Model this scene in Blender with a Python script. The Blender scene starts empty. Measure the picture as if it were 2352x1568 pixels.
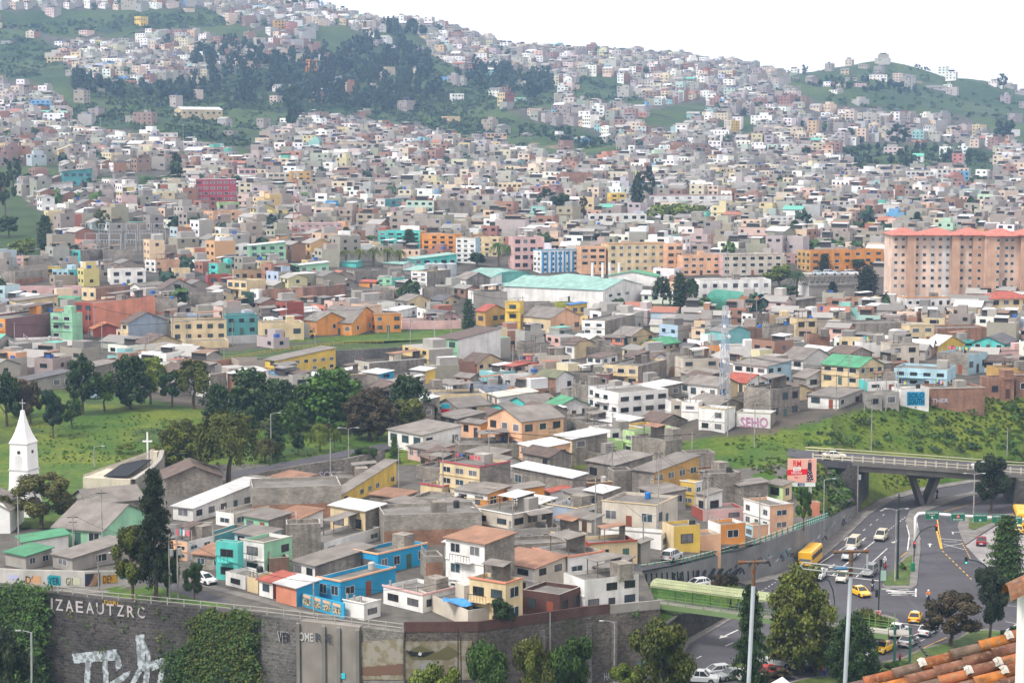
import bpy, math, random
import numpy as np
from mathutils import Vector, Matrix, noise as mnoise
random.seed(7)
S = bpy.context.scene
C = S.collection
# ---------------------------------------------------------------- camera, sky, sun, exposure
LENS, PITCH, HC = 70.0, math.atan(471 / 4573.3), 70.0
cam = bpy.data.objects.new('camera', bpy.data.cameras.new('camera'))
C.objects.link(cam); S.camera = cam
cam.data.lens = LENS; cam.data.sensor_width = 36; cam.data.clip_start = 1; cam.data.clip_end = 12000
cam.location = (0, 0, HC); cam.rotation_euler = (math.pi / 2 - PITCH, 0, 0)
SUN_EL, SUN_AZ = math.radians(52), math.radians(-125)      # azimuth measured from +Y towards +X
W = bpy.data.worlds.new('World'); S.world = W; W.use_nodes = True
nt = W.node_tree; nt.nodes.clear()
sky = nt.nodes.new('ShaderNodeTexSky'); sky.sky_type = 'NISHITA'; sky.sun_disc = False
sky.sun_elevation = SUN_EL; sky.sun_rotation = SUN_AZ; sky.air_density = 1.0; sky.dust_density = 4.0; sky.altitude = 2800
hz = nt.nodes.new('ShaderNodeMixRGB'); hz.inputs[0].default_value = 0.85; hz.inputs[2].default_value = (12.6, 11.7, 11.3, 1)
bg = nt.nodes.new('ShaderNodeBackground'); bg.inputs[1].default_value = 0.054
wo = nt.nodes.new('ShaderNodeOutputWorld')
nt.links.new(sky.outputs[0], hz.inputs[1]); nt.links.new(hz.outputs[0], bg.inputs[0]); nt.links.new(bg.outputs[0], wo.inputs[0])
sl = bpy.data.lights.new('sun', 'SUN'); sl.energy = 1.5; sl.angle = math.radians(12); sl.color = (1, .96, .9)
so = bpy.data.objects.new('sun', sl); C.objects.link(so)
sd = Vector((math.sin(SUN_AZ) * math.cos(SUN_EL), math.cos(SUN_AZ) * math.cos(SUN_EL), math.sin(SUN_EL)))
so.rotation_euler = sd.to_track_quat('Z', 'Y').to_euler(); so.location = (0, 0, 300)
S.view_settings.view_transform = 'Standard'; S.view_settings.look = 'None'; S.view_settings.gamma = 1
S.view_settings.exposure = 1.48
S.cycles.use_denoising = True; S.cycles.max_bounces = 5; S.cycles.diffuse_bounces = 2; S.cycles.volume_bounces = 1
S.cycles.transparent_max_bounces = 4; S.cycles.caustics_reflective = False; S.cycles.caustics_refractive = False
# ---------------------------------------------------------------- projection helpers (photo px at 2352 wide)
F = 2352 * LENS / 36
cp, sp_ = math.cos(PITCH), math.sin(PITCH)
def ray(u, v):
 a, b = (u - 1176) / F, -(v - 784) / F
 return a, cp + b * sp_, -sp_ + b * cp
def at(u, v, D):
 x, y, z = ray(u, v); k = D / y
 return Vector((x * k, D, HC + z * k))
def atz(u, v, z=0.0):
 x, y, w = ray(u, v); k = (z - HC) / w
 return Vector((x * k, y * k, z))
def proj(p):
 dy = p[1] * cp - (p[2] - HC) * sp_; up = p[1] * sp_ + (p[2] - HC) * cp
 return 1176 + F * p[0] / dy, 784 - F * up / dy
REG = {'A': (0, 0), 'B': (784.6, 0), 'C': (1567.4, 0), 'D': (0, 523.1), 'E': (784.6, 523.1), 'F': (1567.4, 523.1),
       'G': (0, 1046.2), 'H': (784.6, 1046.2), 'I': (1567.4, 1046.2)}
def rp(r, u, v):
 if r == 'P': return u, v
 if r == 'Z': return 376.3 + .24 * u, 1166.6 + .24 * v
 o = REG[r]; return o[0] + u * .3336, o[1] + v * .3336
def I0(u, v, z=0.0):                      # ground-plane point from crop I coordinates
 return atz(*rp('I', u, v), z)
# ---------------------------------------------------------------- ground heights
def sst(a, b, x):
 t = np.clip((x - a) / (b - a), 0, 1); return t * t * (3 - 2 * t)
US = [-900, -200, 0, 300, 600, 900, 1200, 1500, 1650, 1800, 2000, 2200, 2352, 2700, 3300]
DS = [430, 470, 560, 620, 700, 800, 930, 1150, 1500, 1800, 2150]
VT = [[930, 870, 770, 710, 610, 520, 455, 345, 240, 110, -130],
      [930, 870, 770, 710, 610, 520, 458, 348, 245, 120, -110],
      [930, 870, 770, 710, 610, 520, 460, 350, 250, 130, -80],
      [930, 880, 780, 710, 620, 530, 465, 350, 250, 130, -40],
      [945, 885, 780, 715, 625, 540, 470, 370, 280, 150, -2],
      [965, 900, 800, 730, 640, 550, 480, 390, 300, 180, 50],
      [975, 910, 805, 735, 645, 560, 490, 405, 320, 210, 118],
      [960, 900, 805, 738, 650, 565, 495, 410, 320, 220, 122],
      [919, 870, 780, 728, 648, 565, 498, 415, 325, 228, 146],
      [914, 855, 772, 722, 645, 565, 500, 420, 330, 240, 168],
      [892, 848, 768, 716, 650, 570, 505, 425, 340, 250, 146],
      [889, 845, 766, 713, 650, 575, 510, 430, 350, 260, 178],
      [887, 842, 765, 712, 650, 575, 510, 435, 355, 270, 208],
      [887, 842, 765, 712, 650, 575, 510, 435, 355, 280, 235],
      [887, 842, 765, 712, 650, 575, 510, 435, 355, 290, 250]]
TT = np.array([(u - 1176) / F for u in US])
ZT = np.array([[at(u, v, D)[2] for v, D in zip(row, DS)] for u, row in zip(US, VT)])
# nearer rows: D 340, 365, 388, 400
Z340 = np.array([8, 8, 8, 8, 8, 8, 7.5, 6.5, 5.5, 5.5, 5.5, 6, 6, 6, 6], float)
Z365 = np.array([8, 8, 8, 8, 8, 8, 7.5, 7, 6.5, 8, 9.5, 9.5, 9.5, 9.5, 9.5], float)
Z388 = np.array([9.5, 9.5, 9.5, 9.5, 9.2, 9, 8, 8, 8.6, 9, 9.5, 9.5, 9.5, 9.5, 9.5], float)
Z400 = np.array([10, 10, 10, 10, 9.6, 9.3, 8, 8.5, 11.2, 11.8, 13, 13.5, 14, 14, 14], float)
ZZ = np.column_stack([Z340, Z365, Z388, Z400, ZT, ZT[:, -1] - 90, ZT[:, -1] - 160])
DD = np.array([340, 365, 388, 400] + DS + [2600, 5000], float)
def upland(x, y):
 """vectorised height of the inhabited hill"""
 x = np.atleast_1d(np.asarray(x, float)); y = np.atleast_1d(np.asarray(y, float))
 t = np.clip(x / np.maximum(y, 1), TT[0], TT[-1])
 i = np.clip(np.searchsorted(TT, t) - 1, 0, len(TT) - 2); fx = (t - TT[i]) / (TT[i + 1] - TT[i]); fx = fx * fx * (3 - 2 * fx)
 d = np.clip(y, DD[0], DD[-1]); j = np.clip(np.searchsorted(DD, d) - 1, 0, len(DD) - 2); fy = (d - DD[j]) / (DD[j + 1] - DD[j])
 z = (ZZ[i, j] * (1 - fx) + ZZ[i + 1, j] * fx) * (1 - fy) + (ZZ[i, j + 1] * (1 - fx) + ZZ[i + 1, j + 1] * fx) * fy
 z = z + sst(900, 1500, y) * (7 * np.sin(x * .013 + y * .004) * np.sin(y * .009) + 3 * np.sin(x * .04 + 1) * np.sin(y * .031))
 T = 8 - 2.5 * sst(10, 45, x)
 k = sst(330, 350, y)
 return T * (1 - k) + z * k
def pip(x, y, poly):
 x = np.asarray(x, float); y = np.asarray(y, float); ins = np.zeros(x.shape, bool); n = len(poly)
 for a in range(n):
  x1, y1 = poly[a][0], poly[a][1]; x2, y2 = poly[a - 1][0], poly[a - 1][1]
  if y1 == y2: continue
  c = ((y1 > y) != (y2 > y)) & (x < (x2 - x1) * (y - y1) / (y2 - y1) + x1); ins ^= c
 return ins
def pdist(x, y, line):
 x = np.asarray(x, float); y = np.asarray(y, float); d = np.full(x.shape, 1e9)
 for a, b in zip(line[:-1], line[1:]):
  dx, dy = b[0] - a[0], b[1] - a[1]; L = dx * dx + dy * dy + 1e-9
  t = np.clip(((x - a[0]) * dx + (y - a[1]) * dy) / L, 0, 1)
  d = np.minimum(d, np.hypot(x - a[0] - t * dx, y - a[1] - t * dy))
 return d
# front retaining wall (top edge at z=8), then the nose, the mural wall and the far road edge
FW = [atz(u, v, 8) for u, v in [(-420, 1325), (-60, 1345), (67, 1355), (233, 1376), (444, 1396), (600, 1412), (690, 1423), (785, 1433), (923, 1451), (1098, 1450), (1198, 1436), (1342, 1415), (1517, 1398)]]
NOSE = [atz(1567, 1475), atz(1667, 1418), atz(1720, 1372), atz(1700, 1345)]
MW = [atz(1690, 1336), atz(1734, 1330), atz(1827, 1303), atz(1900, 1243), atz(1967, 1180)]
RE = [atz(2024, 1146), atz(2101, 1123), atz(2234, 1101), atz(2352, 1085), atz(2700, 1060)]
EDGE = [Vector((p[0], p[1], 0)) for p in FW + NOSE + MW + RE]
BASIN = [(-600, FW[0][1])] + [(p[0], p[1]) for p in EDGE] + [(600, 420), (600, -400), (-600, -400)]
MWL = [atz(1470, 1350, 4.5), atz(1567, 1348, 3.2)] + MW       # mural wall line behind the grass spit
SPIT = [FW[-1], NOSE[0], NOSE[1], NOSE[2], NOSE[3], MW[0], MWL[1], MWL[0]]
def surf(x, y):
 x = np.atleast_1d(np.asarray(x, float)); y = np.atleast_1d(np.asarray(y, float))
 ins = pip(x, y, BASIN); z = upland(x, y)
 d = pdist(x, y, EDGE[len(FW) + len(NOSE):])
 bank = 3.8 * sst(69, 60, x) + np.maximum(.2, .62 * d)
 z = np.where(x > 44, np.minimum(z, bank), z)
 z = np.where(ins, 0, z)
 sp = pip(x, y, SPIT); z = np.where(sp, spit_z(x, y), z)
 return z
def spit_z(x, y):
 return np.clip(5.2 * (1 - sst(18, 37, x)), 0.05, 9)
def gnd(u, v):
 """first hit of the photo ray with the built ground"""
 dx, dy, dz = ray(u, v)
 k = np.concatenate([np.arange(225, 480, .5), np.arange(480, 5000, 1.5)]); k = k / dy
 x, y, z = dx * k, dy * k, HC + dz * k
 b = surf(x, y) >= z
 i = int(np.argmax(b)) if b.any() else len(k) - 1
 return Vector((x[i], y[i], z[i]))
def gz(x, y): return float(surf(x, y)[0])
# ---------------------------------------------------------------- mesh building
class MB:
 def __init__(s): s.v = []; s.f = []; s.m = []; s.c = []
 def poly(s, pts, m=0, c=None):
  b = len(s.v); s.v.extend([tuple(p) for p in pts]); s.f.append(tuple(range(b, b + len(pts)))); s.m.append(m); s.c.append(c)
 def box(s, x0, x1, y0, y1, z0, z1, m=0, c=None, skip=''):
  P = [(x0, y0, z0), (x1, y0, z0), (x1, y1, z0), (x0, y1, z0), (x0, y0, z1), (x1, y0, z1), (x1, y1, z1), (x0, y1, z1)]
  b = len(s.v); s.v.extend(P)
  for k, q in (('b', (3, 2, 1, 0)), ('t', (4, 5, 6, 7)), ('f', (0, 1, 5, 4)), ('r', (1, 2, 6, 5)), ('k', (2, 3, 7, 6)), ('l', (3, 0, 4, 7))):
   if k in skip: continue
   s.f.append(tuple(b + i for i in q)); s.m.append(m if not isinstance(m, dict) else m.get(k, m.get('*', 0))); s.c.append(c)
 def obox(s, o, ax, ay, az, m=0, c=None):
  """box spanned by three vectors from corner o"""
  o = Vector(o); ax = Vector(ax); ay = Vector(ay); az = Vector(az)
  P = [o, o + ax, o + ax + ay, o + ay]; P += [p + az for p in P]; b = len(s.v); s.v.extend([tuple(p) for p in P])
  fl = ax.cross(ay).dot(az) < 0
  for q in ((3, 2, 1, 0), (4, 5, 6, 7), (0, 1, 5, 4), (1, 2, 6, 5), (2, 3, 7, 6), (3, 0, 4, 7)):
   if fl: q = q[::-1]
   s.f.append(tuple(b + i for i in q)); s.m.append(m); s.c.append(c)
 def beam(s, a, b, w, m=0, c=None, h=None):
  a = Vector(a); b = Vector(b); d = b - a
  if d.length < 1e-4: return
  up = Vector((0, 0, 1)) if abs(d.normalized().z) < .95 else Vector((0, 1, 0))
  x = d.cross(up).normalized() * w; y = x.cross(d).normalized() * (h or w)
  s.obox(a - x / 2 - y / 2, x, y, d, m, c)
 def tube(s, pts, rad, n=6, m=0, c=None, cap=True):
  pts = [Vector(p) for p in pts]; rad = rad if isinstance(rad, (list, tuple)) else [rad] * len(pts)
  b = len(s.v); ref = Vector((0.13, .98, .1))
  for i, p in enumerate(pts):
   d = (pts[min(i + 1, len(pts) - 1)] - pts[max(i - 1, 0)]).normalized()
   r = ref if abs(d.dot(ref)) < .9 else Vector((1, 0, 0))
   x = d.cross(r).normalized(); y = d.cross(x).normalized()
   for k in range(n):
    a = 2 * math.pi * k / n; s.v.append(tuple(p + (x * math.cos(a) + y * math.sin(a)) * rad[i]))
  for i in range(len(pts) - 1):
   for k in range(n):
    k2 = (k + 1) % n
    s.f.append((b + i * n + k, b + i * n + k2, b + (i + 1) * n + k2, b + (i + 1) * n + k)); s.m.append(m); s.c.append(c)
  if cap:
   s.f.append(tuple(b + k for k in range(n))[::-1]); s.m.append(m); s.c.append(c)
   s.f.append(tuple(b + (len(pts) - 1) * n + k for k in range(n))); s.m.append(m); s.c.append(c)
 def lathe(s, prof, n=14, m=0, o=(0, 0, 0)):
  s.tube([(o[0], o[1], o[2] + z) for r, z in prof], [max(r, .001) for r, z in prof], n, m)
 def blob(s, o, r, n=8, k=5, m=0, c=None, jit=0):
  o = Vector(o); r = Vector(r) if hasattr(r, '__len__') else Vector((r, r, r)); b = len(s.v)
  for i in range(k + 1):
   t = math.pi * i / k
   for j in range(n):
    a = 2 * math.pi * j / n; q = 1 + random.uniform(-jit, jit)
    s.v.append((o.x + r.x * q * math.sin(t) * math.cos(a), o.y + r.y * q * math.sin(t) * math.sin(a), o.z + r.z * q * math.cos(t)))
  for i in range(k):
   for j in range(n):
    j2 = (j + 1) % n; s.f.append((b + i * n + j, b + (i + 1) * n + j, b + (i + 1) * n + j2, b + i * n + j2)); s.m.append(m); s.c.append(c)
 def prism(s, poly, z0, z1, m=0, ms=None):
  n = len(poly); A = sum(poly[i][0] * poly[(i + 1) % n][1] - poly[(i + 1) % n][0] * poly[i][1] for i in range(n))
  if A < 0: poly = poly[::-1]
  f = (lambda z, p: z(p[0], p[1]) if callable(z) else z)
  s.poly([(p[0], p[1], f(z1, p)) for p in poly], m)
  for i in range(n):
   a, b = poly[i], poly[(i + 1) % n]
   s.poly([(a[0], a[1], f(z0, a)), (b[0], b[1], f(z0, b)), (b[0], b[1], f(z1, b)), (a[0], a[1], f(z1, a))], m if ms is None else ms)
 def mesh(s, name, mats, smooth=False):
  me = bpy.data.meshes.new(name); me.from_pydata(s.v, [], s.f)
  for m in (mats if isinstance(mats, (list, tuple)) else [mats]): me.materials.append(m)
  me.polygons.foreach_set('material_index', s.m)
  if smooth: me.polygons.foreach_set('use_smooth', [True] * len(s.f))
  uvmap(me)
  if any(c is not None for c in s.c):
   ca = me.color_attributes.new('col', 'FLOAT_COLOR', 'CORNER'); arr = []
   for f, c in zip(s.f, s.c):
    c = c or (1, 1, 1); arr.extend((c[0], c[1], c[2], 1.0) * len(f))
   ca.data.foreach_set('color', arr)
  me.update(); return me
 def build(s, name, mats, parent=None, smooth=False, color=None):
  return link(name, s.mesh(name, mats, smooth), parent, color)
def uvmap(me):
 n = len(me.loops)
 if not n: return
 vi = np.empty(n, np.int32); me.loops.foreach_get('vertex_index', vi)
 co = np.empty(len(me.vertices) * 3, np.float32); me.vertices.foreach_get('co', co); co = co.reshape(-1, 3)[vi]
 nm = np.empty(len(me.polygons) * 3, np.float32); me.polygons.foreach_get('normal', nm); nm = nm.reshape(-1, 3)
 tot = np.empty(len(me.polygons), np.int32); me.polygons.foreach_get('loop_total', tot)
 nl = np.repeat(nm, tot, axis=0); flat = np.abs(nl[:, 2]) > .8
 h = np.hypot(nl[:, 0], nl[:, 1]) + 1e-6; tx, ty = -nl[:, 1] / h, nl[:, 0] / h
 uv = np.column_stack([np.where(flat, co[:, 0], co[:, 0] * tx + co[:, 1] * ty), np.where(flat, co[:, 1], co[:, 2] / np.maximum(.35, h))])
 l = me.uv_layers.new(name='uv'); l.data.foreach_set('uv', uv.astype(np.float32).ravel())
def link(name, me, parent=None, color=None):
 o = bpy.data.objects.new(name, me); C.objects.link(o)
 if parent is not None: o.parent = parent
 if color is not None: o.color = (color[0], color[1], color[2], 1)
 return o
def tag(o, label=None, cat=None, group=None, kind=None):
 if label: o['label'] = label
 if cat: o['category'] = cat
 if group: o['group'] = group
 if kind: o['kind'] = kind
 return o
def empty(name, loc, rz=0, label=None, cat=None, group=None):
 o = bpy.data.objects.new(name, None); C.objects.link(o); o.location = loc; o.rotation_euler = (0, 0, rz); o.empty_display_size = .5
 return tag(o, label, cat, group)
def struct(o): o['kind'] = 'structure'; return o
def copy_tree(o, parent=None):
 c = o.copy(); C.objects.link(c); c.parent = parent
 for ch in o.children: copy_tree(ch, c)
 return c
# ---------------------------------------------------------------- materials
MATS = {}
def mat(name, col=(.5, .5, .5), rough=.85, kind='plain', col2=None, scale=1.0, var=.18, metal=0, emit=None, spec=.3):
 """col may be 'obj' (object colour) or 'attr' (colour attribute)"""
 key = (name,)
 if key in MATS: return MATS[key]
 m = bpy.data.materials.new(name); m.use_nodes = True; t = m.node_tree; N = t.nodes; L = t.links
 b = N['Principled BSDF']; b.inputs['Roughness'].default_value = rough; b.inputs['Metallic'].default_value = metal
 b.inputs['Specular IOR Level'].default_value = spec
 def new(k, **kw):
  n = N.new(k)
  for a, v in kw.items(): setattr(n, a, v)
  return n
 def mix(fac, a, c, mode='MIX'):
  n = new('ShaderNodeMixRGB', blend_type=mode)
  for i, q in enumerate((fac, a, c)):
   if isinstance(q, bpy.types.NodeSocket): L.new(q, n.inputs[i])
   elif isinstance(q, (int, float)): n.inputs[i].default_value = q if i == 0 else (q, q, q, 1)
   else: n.inputs[i].default_value = (*q[:3], 1)
  return n.outputs[0]
 def ramp(f, stops):
  r = new('ShaderNodeValToRGB'); L.new(f, r.inputs[0]); e = r.color_ramp.elements
  while len(e) < len(stops): e.new(.5)
  for q, (p, c) in zip(e, stops): q.position = p; q.color = (*c, 1) if hasattr(c, '__len__') else (c, c, c, 1)
  return r.outputs[0]
 tc = new('ShaderNodeTexCoord'); geo = new('ShaderNodeNewGeometry')
 def nz(sc, det=3, vec=None, sx=1, sy=1, sz=1):
  mp = new('ShaderNodeMapping'); L.new(vec or geo.outputs['Position'], mp.inputs[0]); mp.inputs['Scale'].default_value = (sx, sy, sz)
  n = new('ShaderNodeTexNoise'); n.inputs['Scale'].default_value = sc; n.inputs['Detail'].default_value = det; L.new(mp.outputs[0], n.inputs['Vector']); return n.outputs['Fac']
 uv = tc.outputs['UV']
 if col == 'obj': base = new('ShaderNodeObjectInfo').outputs['Color']
 elif col == 'attrobj':
  a = new('ShaderNodeAttribute'); a.attribute_name = 'col'; base = mix(1.0, a.outputs['Color'], new('ShaderNodeObjectInfo').outputs['Color'], 'MULTIPLY')
 elif col == 'attr': a = new('ShaderNodeAttribute'); a.attribute_name = 'col'; base = a.outputs['Color']
 else: r = new('ShaderNodeRGB'); r.outputs[0].default_value = (*col, 1); base = r.outputs[0]
 def tone(c, sc, lo, hi, **k): return mix(1.0, c, ramp(nz(sc, **k), [(.3, lo), (.7, hi)]), 'MULTIPLY')
 if kind == 'plain': base = tone(base, .6 * scale, 1 - var, 1 + var * .3)
 elif kind == 'paint':
  base = tone(base, .3, .72, 1.06, det=5)
  st = nz(1.0, 5, sx=.75, sy=.75, sz=.09); base = mix(ramp(st, [(.48, 0), (.75, .6)]), base, mix(.5, base, (.12, .11, .09)))
  base = mix(ramp(nz(5, 4), [(.55, 0), (.75, .22)]), base, (.2, .18, .15))
 elif kind == 'twotone':
  bs = []
  for w, h, c1, c2_, mo in ((.42, .21, (.36, .33, .285), (.25, .225, .19), (.22, .2, .17)), (.34, .12, (.38, .16, .08), (.24, .1, .055), (.3, .26, .2))):
   bt = new('ShaderNodeTexBrick'); L.new(uv, bt.inputs['Vector']); bt.inputs['Scale'].default_value = .8; bt.inputs['Brick Width'].default_value = w; bt.inputs['Row Height'].default_value = h; bt.inputs['Mortar Size'].default_value = .015
   bt.inputs['Color1'].default_value = (*c1, 1); bt.inputs['Color2'].default_value = (*c2_, 1); bt.inputs['Mortar'].default_value = (*mo, 1); bs.append(bt.outputs[0])
  sx = new('ShaderNodeSeparateXYZ'); L.new(uv, sx.inputs[0]); gt = new('ShaderNodeMath', operation='GREATER_THAN'); L.new(sx.outputs[1], gt.inputs[0]); gt.inputs[1].default_value = 2.35
  base = tone(mix(gt.outputs[0], bs[1], bs[0]), .4, .62, 1.15, det=5)
 elif kind == 'tilepaint': base = tone(base, 5, .5, 1.3, det=5); base = mix(ramp(nz(14, 5), [(.55, 0), (.66, .55)]), base, (.22, .19, .15)); base = mix(ramp(nz(4, 5), [(.56, 0), (.7, .7)]), base, (.06, .05, .04))
 elif kind in ('block', 'brick'):
  bt = new('ShaderNodeTexBrick'); L.new(uv, bt.inputs['Vector']); bt.inputs['Scale'].default_value = .8 / scale
  w, h = (.42, .21) if kind == 'block' else (.34, .12)
  bt.inputs['Brick Width'].default_value = w; bt.inputs['Row Height'].default_value = h; bt.inputs['Mortar Size'].default_value = .018 if kind == 'block' else .012
  bt.inputs['Mortar Smooth'].default_value = .3; bt.inputs['Bias'].default_value = 0
  c2 = col2 or tuple(c * .8 for c in col); bt.inputs['Color1'].default_value = (*col, 1); bt.inputs['Color2'].default_value = (*c2, 1)
  bt.inputs['Mortar'].default_value = (*[min(1, c * .62) for c in col], 1) if kind == 'block' else (.34, .29, .24, 1)
  base = tone(bt.outputs[0], .35, .62, 1.15, det=5); st = nz(1.0, 4, sx=1.2, sy=1.2, sz=.12); base = mix(ramp(st, [(.48, 0), (.72, .7)]), base, (.1, .09, .08))
 elif kind == 'stone':
  bt = new('ShaderNodeTexBrick'); L.new(uv, bt.inputs['Vector']); bt.inputs['Scale'].default_value = 1 / scale
  bt.inputs['Brick Width'].default_value = .75; bt.inputs['Row Height'].default_value = .42; bt.inputs['Mortar Size'].default_value = .035; bt.inputs['Mortar Smooth'].default_value = .6
  c2 = col2 or tuple(c * .6 for c in col); bt.inputs['Color1'].default_value = (*col, 1); bt.inputs['Color2'].default_value = (*c2, 1)
  bt.inputs['Mortar'].default_value = (*[c * 1.35 for c in col], 1)
  base = tone(bt.outputs[0], .16, .55, 1.25); base = tone(base, 2.2, .75, 1.2)
  base = mix(ramp(nz(.5, 5, sz=.3), [(.6, 0), (.72, .6)]), base, (.045, .06, .02))
 elif kind == 'sheet':
  wv = new('ShaderNodeTexWave'); L.new(uv, wv.inputs['Vector']); wv.inputs['Scale'].default_value = .9 * scale; wv.inputs['Distortion'].default_value = .15
  base = mix(1.0, base, ramp(wv.outputs['Fac'], [(0, .82), (1, 1.05)]), 'MULTIPLY')
  vo = new('ShaderNodeTexBrick'); L.new(uv, vo.inputs['Vector']); vo.inputs['Scale'].default_value = .33; vo.inputs['Brick Width'].default_value = .3; vo.inputs['Row Height'].default_value = .8; vo.inputs['Mortar Size'].default_value = 0.004
  vo.inputs['Color1'].default_value = (1, 1, 1, 1); vo.inputs['Color2'].default_value = (.74, .73, .72, 1); vo.inputs['Mortar'].default_value = (.55, .55, .55, 1)
  base = mix(.8, base, vo.outputs[0], 'MULTIPLY'); base = tone(base, .45, .72, 1.08, det=5)
  base = mix(ramp(nz(1.6, 5), [(.58, 0), (.72, .35)]), base, (.2, .12, .07))
 elif kind == 'slab':
  base = tone(base, .5, .62, 1.15, det=5); base = mix(ramp(nz(2.5, 4), [(.55, 0), (.7, .5)]), base, (.07, .07, .06))
 elif kind == 'tiles':
  wv = new('ShaderNodeTexWave'); L.new(uv, wv.inputs['Vector']); wv.inputs['Scale'].default_value = 1.1
  base = mix(1.0, base, ramp(wv.outputs['Fac'], [(0, .7), (1, 1.1)]), 'MULTIPLY'); base = tone(base, .9, .65, 1.15, det=5)
 elif kind == 'asphalt':
  base = tone(base, .07, .8, 1.15, det=5); base = tone(base, 1.3, .88, 1.08); base = tone(base, .25, .86, 1.1, sx=.3)
  base = mix(ramp(nz(.11, 6), [(.57, 0), (.59, .45)]), base, tuple(c * .6 for c in col)); base = mix(ramp(nz(.35, 6, sy=.2), [(.6, 0), (.7, .3)]), base, tuple(c * 1.7 for c in col))
 elif kind == 'grass':
  g2 = col2 or (.12, .13, .03); base = mix(ramp(nz(.09 * scale, 6), [(.35, 0), (.68, 1)]), base, g2)
  base = tone(base, .7 * scale, .55, 1.3, det=6); base = tone(base, 4 * scale, .7, 1.3)
 elif kind == 'terrain':
  a = new('ShaderNodeAttribute'); a.attribute_name = 'urban'; g = mix(ramp(nz(.012, 6), [(.35, 0), (.65, 1)]), (.014, .04, .008), (.045, .075, .014))
  g = mix(ramp(nz(.028, 6), [(.6, 0), (.68, 1)]), g, (.014, .028, .01)); g = mix(ramp(nz(.02, 6), [(.72, 0), (.76, 1)]), g, (.2, .15, .1)); g = tone(g, .25, .6, 1.3, det=6)
  sx = new('ShaderNodeSeparateXYZ'); L.new(geo.outputs['Position'], sx.inputs[0]); lt = new('ShaderNodeMath', operation='LESS_THAN'); L.new(sx.outputs[1], lt.inputs[0]); lt.inputs[1].default_value = 500
  gb = tone(mix(ramp(nz(.06, 6), [(.4, 0), (.6, 1)]), (.04, .09, .006), (.105, .135, .012)), 1.2, .6, 1.3, det=6); gb = mix(ramp(nz(.05, 5), [(.58, 0), (.66, .85)]), gb, (.02, .045, .01)); g = mix(lt.outputs[0], g, gb)
  base = mix(a.outputs['Fac'], g, mix(ramp(nz(.15, 5), [(.4, 0), (.6, 1)]), (.085, .07, .055), (.045, .045, .04)))
 elif kind == 'leaf': base = tone(base, .9, .75, 1.2)
 elif kind == 'bark': base = tone(base, 3, .6, 1.2, sz=.2)
 elif kind == 'mix2':
  base = mix(ramp(nz(scale, 5), [(.45, 0), (.55, 1)]), base, col2)
 L.new(base, b.inputs['Base Color'])
 if kind in ('grass', 'terrain', 'stone', 'leaf'):
  bp = new('ShaderNodeBump'); bp.inputs['Strength'].default_value = .5; bp.inputs['Distance'].default_value = .3; L.new(nz(2.0 if kind != 'terrain' else .3, 5), bp.inputs['Height']); L.new(bp.outputs[0], b.inputs['Normal'])
 if emit: b.inputs['Emission Color'].default_value = (*emit, 1); b.inputs['Emission Strength'].default_value = 1.5
 MATS[key] = m; return m
M_paint = mat('painted_render', 'obj', kind='paint'); M_obj = mat('plain_paint', 'obj', .6, 'plain', var=.1)
M_block = mat('concrete_block', (.34, .305, .26), kind='block', col2=(.215, .19, .16)); M_brick = mat('clay_brick', (.36, .16, .09), kind='brick', col2=(.22, .095, .055))
M_conc = mat('bare_concrete', (.36, .34, .31), kind='paint'); M_slab = mat('roof_slab', (.165, .155, .14), kind='slab'); M_sheet = mat('roof_sheet', 'obj', .7, 'sheet')
M_tile = mat('roof_tiles', 'obj', .8, 'tiles'); M_glass = mat('window_glass', (.02, .025, .03), .12, var=.3, spec=.6); M_glass2 = mat('window_curtain', (.16, .16, .17), .3, var=.5)
M_dark = mat('dark_metal', (.03, .03, .032), .5); M_white = mat('white_paint', (.78, .78, .76), .6, var=.08); M_steel = mat('galvanised_steel', (.42, .44, .46), .45, metal=.3)
M_leaf = mat('leaves', 'attrobj', .75, 'leaf'); M_bark = mat('bark', (.11, .08, .055), kind='bark'); M_wood = mat('weathered_wood', (.16, .1, .06), kind='bark')
M_asph = mat('asphalt', (.068, .065, .074), .9, 'asphalt'); M_kerb = mat('kerb_concrete', (.3, .29, .27), kind='slab'); M_lane = mat('road_paint_white', (.62, .62, .6), kind='slab'); M_laneY = mat('road_paint_yellow', (.62, .36, .05), .8, var=.2)
M_pave = mat('pavement', (.18, .168, .155), kind='slab'); M_grass = mat('verge_grass', (.05, .1, .016), kind='grass', col2=(.085, .095, .022)); M_lawn = mat('lawn', (.028, .088, .005), kind='grass', col2=(.08, .12, .008))
M_rub = mat('black_rubber', (.015, .015, .015), .8); M_text = mat('flat_colour', 'obj', .7, var=.05)
M_two = mat('far_render', 'attr', .85, 'plain', var=.12)
# ================================================================ ground, terraces, hills
def upl2(x, y):
 x = np.atleast_1d(np.asarray(x, float)); y = np.atleast_1d(np.asarray(y, float))
 z = upland(x, y); d = pdist(x, y, EDGE[len(FW) + len(NOSE):])
 return np.where(x > 44, np.minimum(z, 3.8 * sst(69, 60, x) + np.maximum(.2, .62 * d)), z)
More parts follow.
